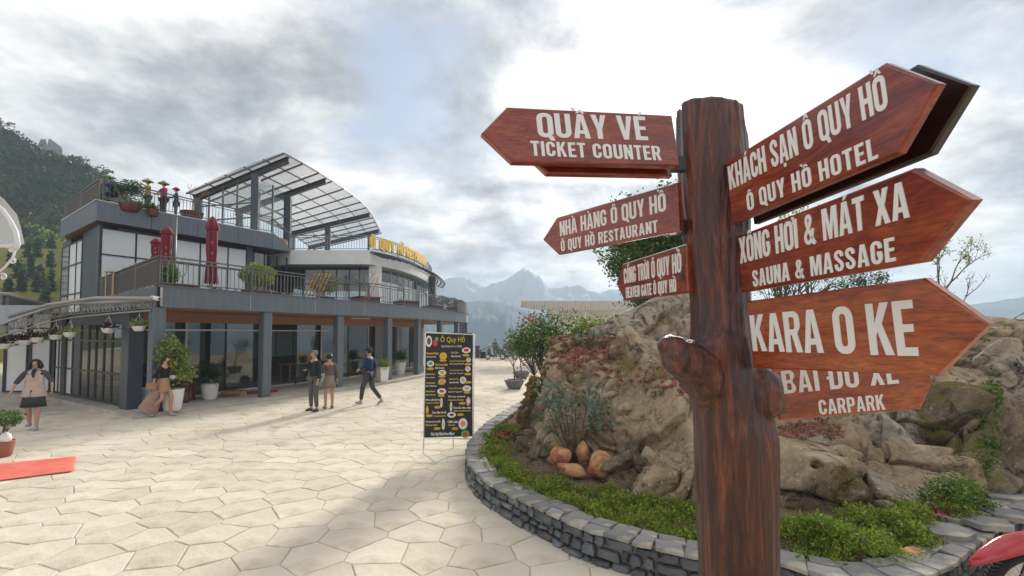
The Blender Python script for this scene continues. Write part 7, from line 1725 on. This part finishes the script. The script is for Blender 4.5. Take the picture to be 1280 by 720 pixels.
def spiral(cx, cy, r, turns, a0, dirn=1, n=26): return [(cx + r * (1 - .82 * i / n) * math.cos(a0 + dirn * turns * 2 * PI * i / n), cy - r * (1 - .82 * i / n) * math.sin(a0 + dirn * turns * 2 * PI * i / n)) for i in range(n + 1)]
Geo().tube([S(x, y, 7.75) for x, y in [(22, 306), (10, 309), (-4, 306), (-25, 303)]], .025, 6).build('tie_rod', M_STEEL, ac2, True)
Geo().tube([S(x, y, 7.75) for x, y in [(20, 310), (16, 322), (6, 334), (-8, 345)]], .018, 6).build('bracket', M_STEEL, ac2, True)
for cx, cy, r_, a0, dr in ((15.5, 326, 4.2, 1.5, -1), (4, 346, 4.5, 2.2, -1), (14, 313, 3.2, 0, 1)): Geo().tube([S(x, y, 7.75) for x, y in spiral(cx, cy, r_, 1.2, a0, dr)], .014, 6, cap=False).build('scroll', M_STEEL, ac2, True)

# ------------------------------------------------------------------ far terrace edge
M_BOLL = mat('brown_bollard', (.14, .05, .04), .6); M_DGREY = mat('dark_metal', (.05, .055, .06), .5)
for px, lab in ((597, 'brown square bollard nearest the menu stand at the far terrace edge'), (631, 'brown square bollard between the scooter and the middle visitor')):
    c = G(px, 447); o = Geo().box((0, 0, .5), (.36, .36, 1.0)).box((0, 0, 1.02), (.42, .42, .06)).build('bollard', M_BOLL, None); o.location = (c.x, c.y, 0); tag(o, lab, 'bollard', 'bollards at the far terrace edge')
rl_ = thing('edge_railing', 'low dark railing with arched tops along the far terrace edge', 'railing', (-2.5, 39.3, 0))
for i in range(9):
    x0 = -6.5 + i * 1.9; Geo().tube([(x0 + 1.9 * t_, 39.4, .62 + .42 * math.sin(PI * t_)) for t_ in np.linspace(0, 1, 9)], .03, 6).build('arched_bar', M_DGREY, rl_, True); Geo().bar((x0, 39.4, 0), (x0, 39.4, .75), .06).build('post', M_DGREY, rl_)
Geo().bar((-6.5, 39.4, .35), (10.6, 39.4, .35), .03).build('bottom_bar', M_DGREY, rl_)
for px, lab in ((602, 'dark low seat right of the left bollard'), (605, 'dark low seat next to the round-legged table'), ):
    c = G(px, 447.5); o = Geo().lathe((0, 0, 0), [(.16, 0), (.15, .06), (.10, .3), (.19, .5), (.18, .56), (.001, .56)], 12).build('stool', M_DGREY, None, True); o.location = (c.x, c.y, 0); tag(o, lab, 'stool', 'dark stools at the far terrace edge')
c = G(610, 447.5); tt = thing('outdoor_table', 'small dark round table at the far terrace edge left of the scooter', 'table', (c.x, c.y, 0)); Geo().lathe((0, 0, 0), [(.42, .72), (.42, .76), (.001, .76)], 16).build('tabletop', M_DGREY, tt, local=True); Geo().lathe((0, 0, 0), [(.22, 0), (.20, .04), (.05, .08), (.05, .72)], 12).build('pedestal', M_DGREY, tt, True, True)

# ------------------------------------------------------------------ wooded hill, terraced garden and monument on the left
hp_ = [(-700, 60), (-400, 70), (-150, 120), (-40, 158), (0, 170), (30, 190), (60, 203), (90, 214), (118, 232), (150, 262), (185, 300), (230, 350), (280, 400), (330, 425)]
HY = 95; nx, ny = 150, 60; xs = np.linspace(hp_[0][0], hp_[-1][0], nx); tops = np.array([S(a, b, HY).z for a, b in zip(xs, interp(hp_, xs))])
T2 = np.linspace(-1, .8, ny); HX, HT = np.meshgrid((xs - 640) / F * HY, T2)
HZ = np.where(HT < 0, -2 + (tops[None, :] + 2) * (1 - np.abs(HT)) ** .75, tops[None, :] * (1 - HT ** 2 * .8))
HYY = HY + np.where(HT < 0, HT * 42, HT * 60); sc3 = HYY / HY
HXX = HX * np.where(HT < 0, 1 + HT * .22, 1)
HZ = HZ + 2.2 * fbm(np.stack([HXX * .12, HYY * .12, HX * 0], -1), 4) * np.clip((HZ + 2) / 12, 0, 1)
idx = np.arange(nx * ny).reshape(ny, nx); Fq = np.stack([idx[:-1, :-1], idx[:-1, 1:], idx[1:, 1:], idx[1:, :-1]], -1).reshape(-1, 4)
HV = np.stack([HXX, HYY, HZ], -1).reshape(-1, 3)
M_HILL = mat('hill_undergrowth', (.012, .022, .008), .95, .1, col2=(.03, .045, .012), scale=.25)
o = npmesh('hillside', HV, Fq, M_HILL, smooth=True); tag(o, kind='structure')
r = np.random.default_rng(5); pick = HV[(HV[:, 2] > 9) & (HV[:, 1] < HY + 6) & (HV[:, 0] > -180)]
NF = 2600; cen = pick[r.integers(0, len(pick), NF)] + r.normal(size=(NF, 3)) * [1.2, 1.0, .3]; rad = r.uniform(.7, 2.0, NF)
C = []; 
for q in range(44): d = r.normal(size=(NF, 3)); d /= np.linalg.norm(d, axis=1)[:, None]; d[:, 2] = np.abs(d[:, 2]) * 1.1 - .15; d[:, 1] = -np.abs(d[:, 1]) if q % 3 else d[:, 1]; C.append(cen + d * rad[:, None] * r.uniform(.75, 1.05, NF)[:, None])
C = np.concatenate(C)
M_FOR = leafmat('forest_leaf', (.008, .016, .004), (.075, .095, .009), .6, .10, trl=.12)
o = leaves('forest_foliage', C, .48, M_FOR, seed=4, up=.3, asp=1.2); tag(o, kind='stuff')
# skyline trees
def conifer(label, base, h, r_, seed, group, m=M_LEAFD, n=700, leaf=.12):
    t = thing('conifer', label, 'tree', base, group); Geo().tube([(0, 0, 0), (0, 0, h * .95)], [.05 * h / 3, .01], 5).build('trunk', M_BARK, t, True, True)
    g_ = np.random.default_rng(seed); z = h * (1 - np.sqrt(g_.random(n))) * .95 + h * .06; a = g_.random(n) * 2 * PI; rr3 = r_ * (1 - z / h) * (.6 + .4 * np.sin(z / h * 42) ** 2) * np.sqrt(g_.random(n)); o = leaves('foliage', np.stack([rr3 * np.cos(a), rr3 * np.sin(a), z], -1), leaf, m, None, seed=seed, up=-.1); o.parent = t; KIDS.setdefault(t.name, []).append(o); return t
for i, (px, py, h_) in enumerate(((4, 171, 4.5), (15, 182, 2.6), (25, 186, 2.4), (39, 196, 4.2), (59, 206, 2.6), (88, 220, 2.6), (100, 226, 2.0))):
    c = S(px, py, HY); conifer('dark tree on the hill skyline, ' + ('at the left edge', 'second from the left edge', 'third from the left edge', 'just left of the monument', 'in front of the monument', 'first right of the monument', 'farthest right near the rooftop corner')[i], (c.x, HY - 1, c.z - 1.4), h_, 1.4, i, 'trees on the hill skyline', n=260, leaf=.6)
# garden terraces with little conifers
M_GRASS = mat('garden_grass', (.18, .20, .04), .95, .1, col2=(.30, .26, .08), scale=.9, bump=.4, bscale=4, col3=(.28, .24, .15), s3=.7, lo3=.55, hi3=.65)
tg_ = Geo(); gx = [-110, -28]; steps = 9
for i in range(steps):
    y0 = 34 + i * 3.2; z0 = 1.2 + i * 1.65; tg_.add([(-110, y0, z0 - 1.65), (-.93 * y0, y0, z0 - 1.65), (-.93 * y0 - .4, y0 + .5, z0), (-110, y0 + .5, z0), (-110, y0 + 3.2, z0 + .02), (-.93 * y0 - 2.9, y0 + 3.2, z0 + .02)], [(0, 1, 2, 3), (3, 2, 5, 4)])
gd = tg_.build('terraced_garden', M_GRASS); tag(gd, kind='structure')
M_DRY = mat('dry_stone', (.34, .30, .24), .9, col2=(.22, .19, .15), scale=1.2, bump=.8, bscale=3)
for i in range(1, steps):
    y0 = 34 + i * 3.2; z0 = 1.2 + (i - 1) * 1.65; g = Geo(); x = -75.
    while x < -.96 * y0: wd = rs.uniform(.35, .9); g.box((x, y0 + .1 + rs.uniform(-.1, .1), z0 + rs.uniform(.0, .14)), (wd, .3, rs.uniform(.25, .45)), rs.uniform(-.2, .2)); x += wd * 1.05
    o = g.build('stone_edging', M_DRY, gd); o['kind'] = 'stuff'
cg = 'young conifers on the garden terraces'
spots = [(29, 320, 60), (34, 335, 56), (46, 330, 54), (49, 345, 50), (22, 352, 48), (38, 360, 47), (53, 362, 46), (62, 345, 52), (27, 372, 44), (46, 378, 44), (12, 345, 52), (63, 372, 46), (10, 368, 46), (64, 325, 58), (56, 385, 43)]
words = ['top row, nearest the white scroll', 'upper row, right of the white scroll', 'upper middle, taller one', 'middle of the slope', 'left side of the slope', 'lower middle left', 'lower middle right', 'right side beside the building edge', 'lower left above the canopy', 'lowest middle one', 'left under the scroll', 'lower right beside the building edge', 'far left low', 'highest at the building edge', 'lowest right one']
for i, (px, py, Yp) in enumerate(spots):
    st_ = int(np.clip((Yp - 34) // 3.2, 0, steps - 1)); z = 1.2 + st_ * 1.65; b = S(px, py, Yp); conifer('small dark conifer, ' + words[i], (b.x, Yp, z), 2.0 + (i % 3) * .35, .46, i + 50, cg, n=420, leaf=.3, m=M_LEAFD)
for i, (px, py, Yp, r_, m) in enumerate(((33, 300, 62, 2.6, M_LEAFD), (52, 312, 60, 2.0, M_LEAF), (44, 300, 64, 2.4, M_BARK))):
    c = S(px, py, Yp); g_ = shell(1300, (0, 0, 0), (r_, r_, r_ * .75), i + 70, lump=.5); o = leaves('bush', g_ + np.array(c), .35, m if m is not M_BARK else M_LEAFY, seed=i); tag(o, ('dark rounded bush above the garden beside the white scroll', 'green bush above the garden near the building', 'dry yellowish bush behind the garden')[i], 'bush')
# monument
M_MON = mat('pale_concrete', (.30, .30, .30), .7, col2=(.22, .22, .22), scale=.6)
mn = thing('monument', 'pale grey angular stepped-roof monument on top of the wooded hill', 'monument', S(62, 200, HY + 2))
def tower(pxs, Yd, dep):
    # tiers given as (py, left px, right px)
    for i in range(len(pxs) - 1):
        (ya, la, ra), (yb, lb, rb) = pxs[i], pxs[i + 1]; A = [S(la, ya, Yd), S(ra, ya, Yd), S(rb, yb, Yd), S(lb, yb, Yd)]; dv = Vector((ray(62, 190).x * dep, dep, 0))
        Geo().add(A + [p + dv for p in A], [(0, 3, 2, 1), (4, 5, 6, 7), (0, 1, 5, 4), (1, 2, 6, 5), (2, 3, 7, 6), (3, 0, 4, 7)]).build('tier', M_MON, mn)
tower([(174, 51, 57.5), (181, 47.5, 58.5), (186, 44.5, 58.5), (192, 47, 58), (200, 46, 58)], HY + 4, 3)
tower([(173.5, 60.5, 63), (184, 58.5, 77), (187, 58.5, 78), (188, 61, 74), (191, 60, 77), (194, 60.5, 79), (196, 63, 72), (202, 64, 74)], HY + 2, 4)

# ------------------------------------------------------------------ mountain haze: one closed box of even air
hz = Geo().box((0, 590, 31), (3900, 1340, 206)).build('haze', None); tag(hz, kind='stuff')
hm = bpy.data.materials.new('haze'); hm.use_nodes = True; hn = hm.node_tree; hn.nodes.clear()
ho = hn.nodes.new('ShaderNodeOutputMaterial'); hv = hn.nodes.new('ShaderNodeVolumePrincipled'); hv.inputs['Color'].default_value = (.70, .85, 1.0, 1); hv.inputs['Density'].default_value = .00095; hv.inputs['Anisotropy'].default_value = .0
hn.links.new(hv.outputs[0], ho.inputs['Volume']); hz.data.materials.append(hm)
# dining tables inside the glass front
for i in range(6):
    a = at_len(qp, qa, 2.2 + i * 2.6); t_ = (at_len(qp, qa, 2.4 + i * 2.6) - a).normalized(); c = a + Vector((-t_.y, t_.x, 0)) * (1.4 + .7 * (i % 2))
    t = thing('dining_table', ('first', 'second', 'third', 'fourth', 'fifth', 'sixth')[i] + ' dining table from the corner column behind the glass front', 'table', (c.x, c.y, .1), 'dining tables behind the glass front', math.atan2(t_.y, t_.x))
    Geo().box((0, 0, .74), (1.2, .7, .04)).build('tabletop', M_OWOOD, t, local=True)
    for x in (-.5, .5):
        for y in (-.28, .28): Geo().bar((x, y, 0), (x, y, .72), .05).build('leg', M_OWOOD, t, local=True)
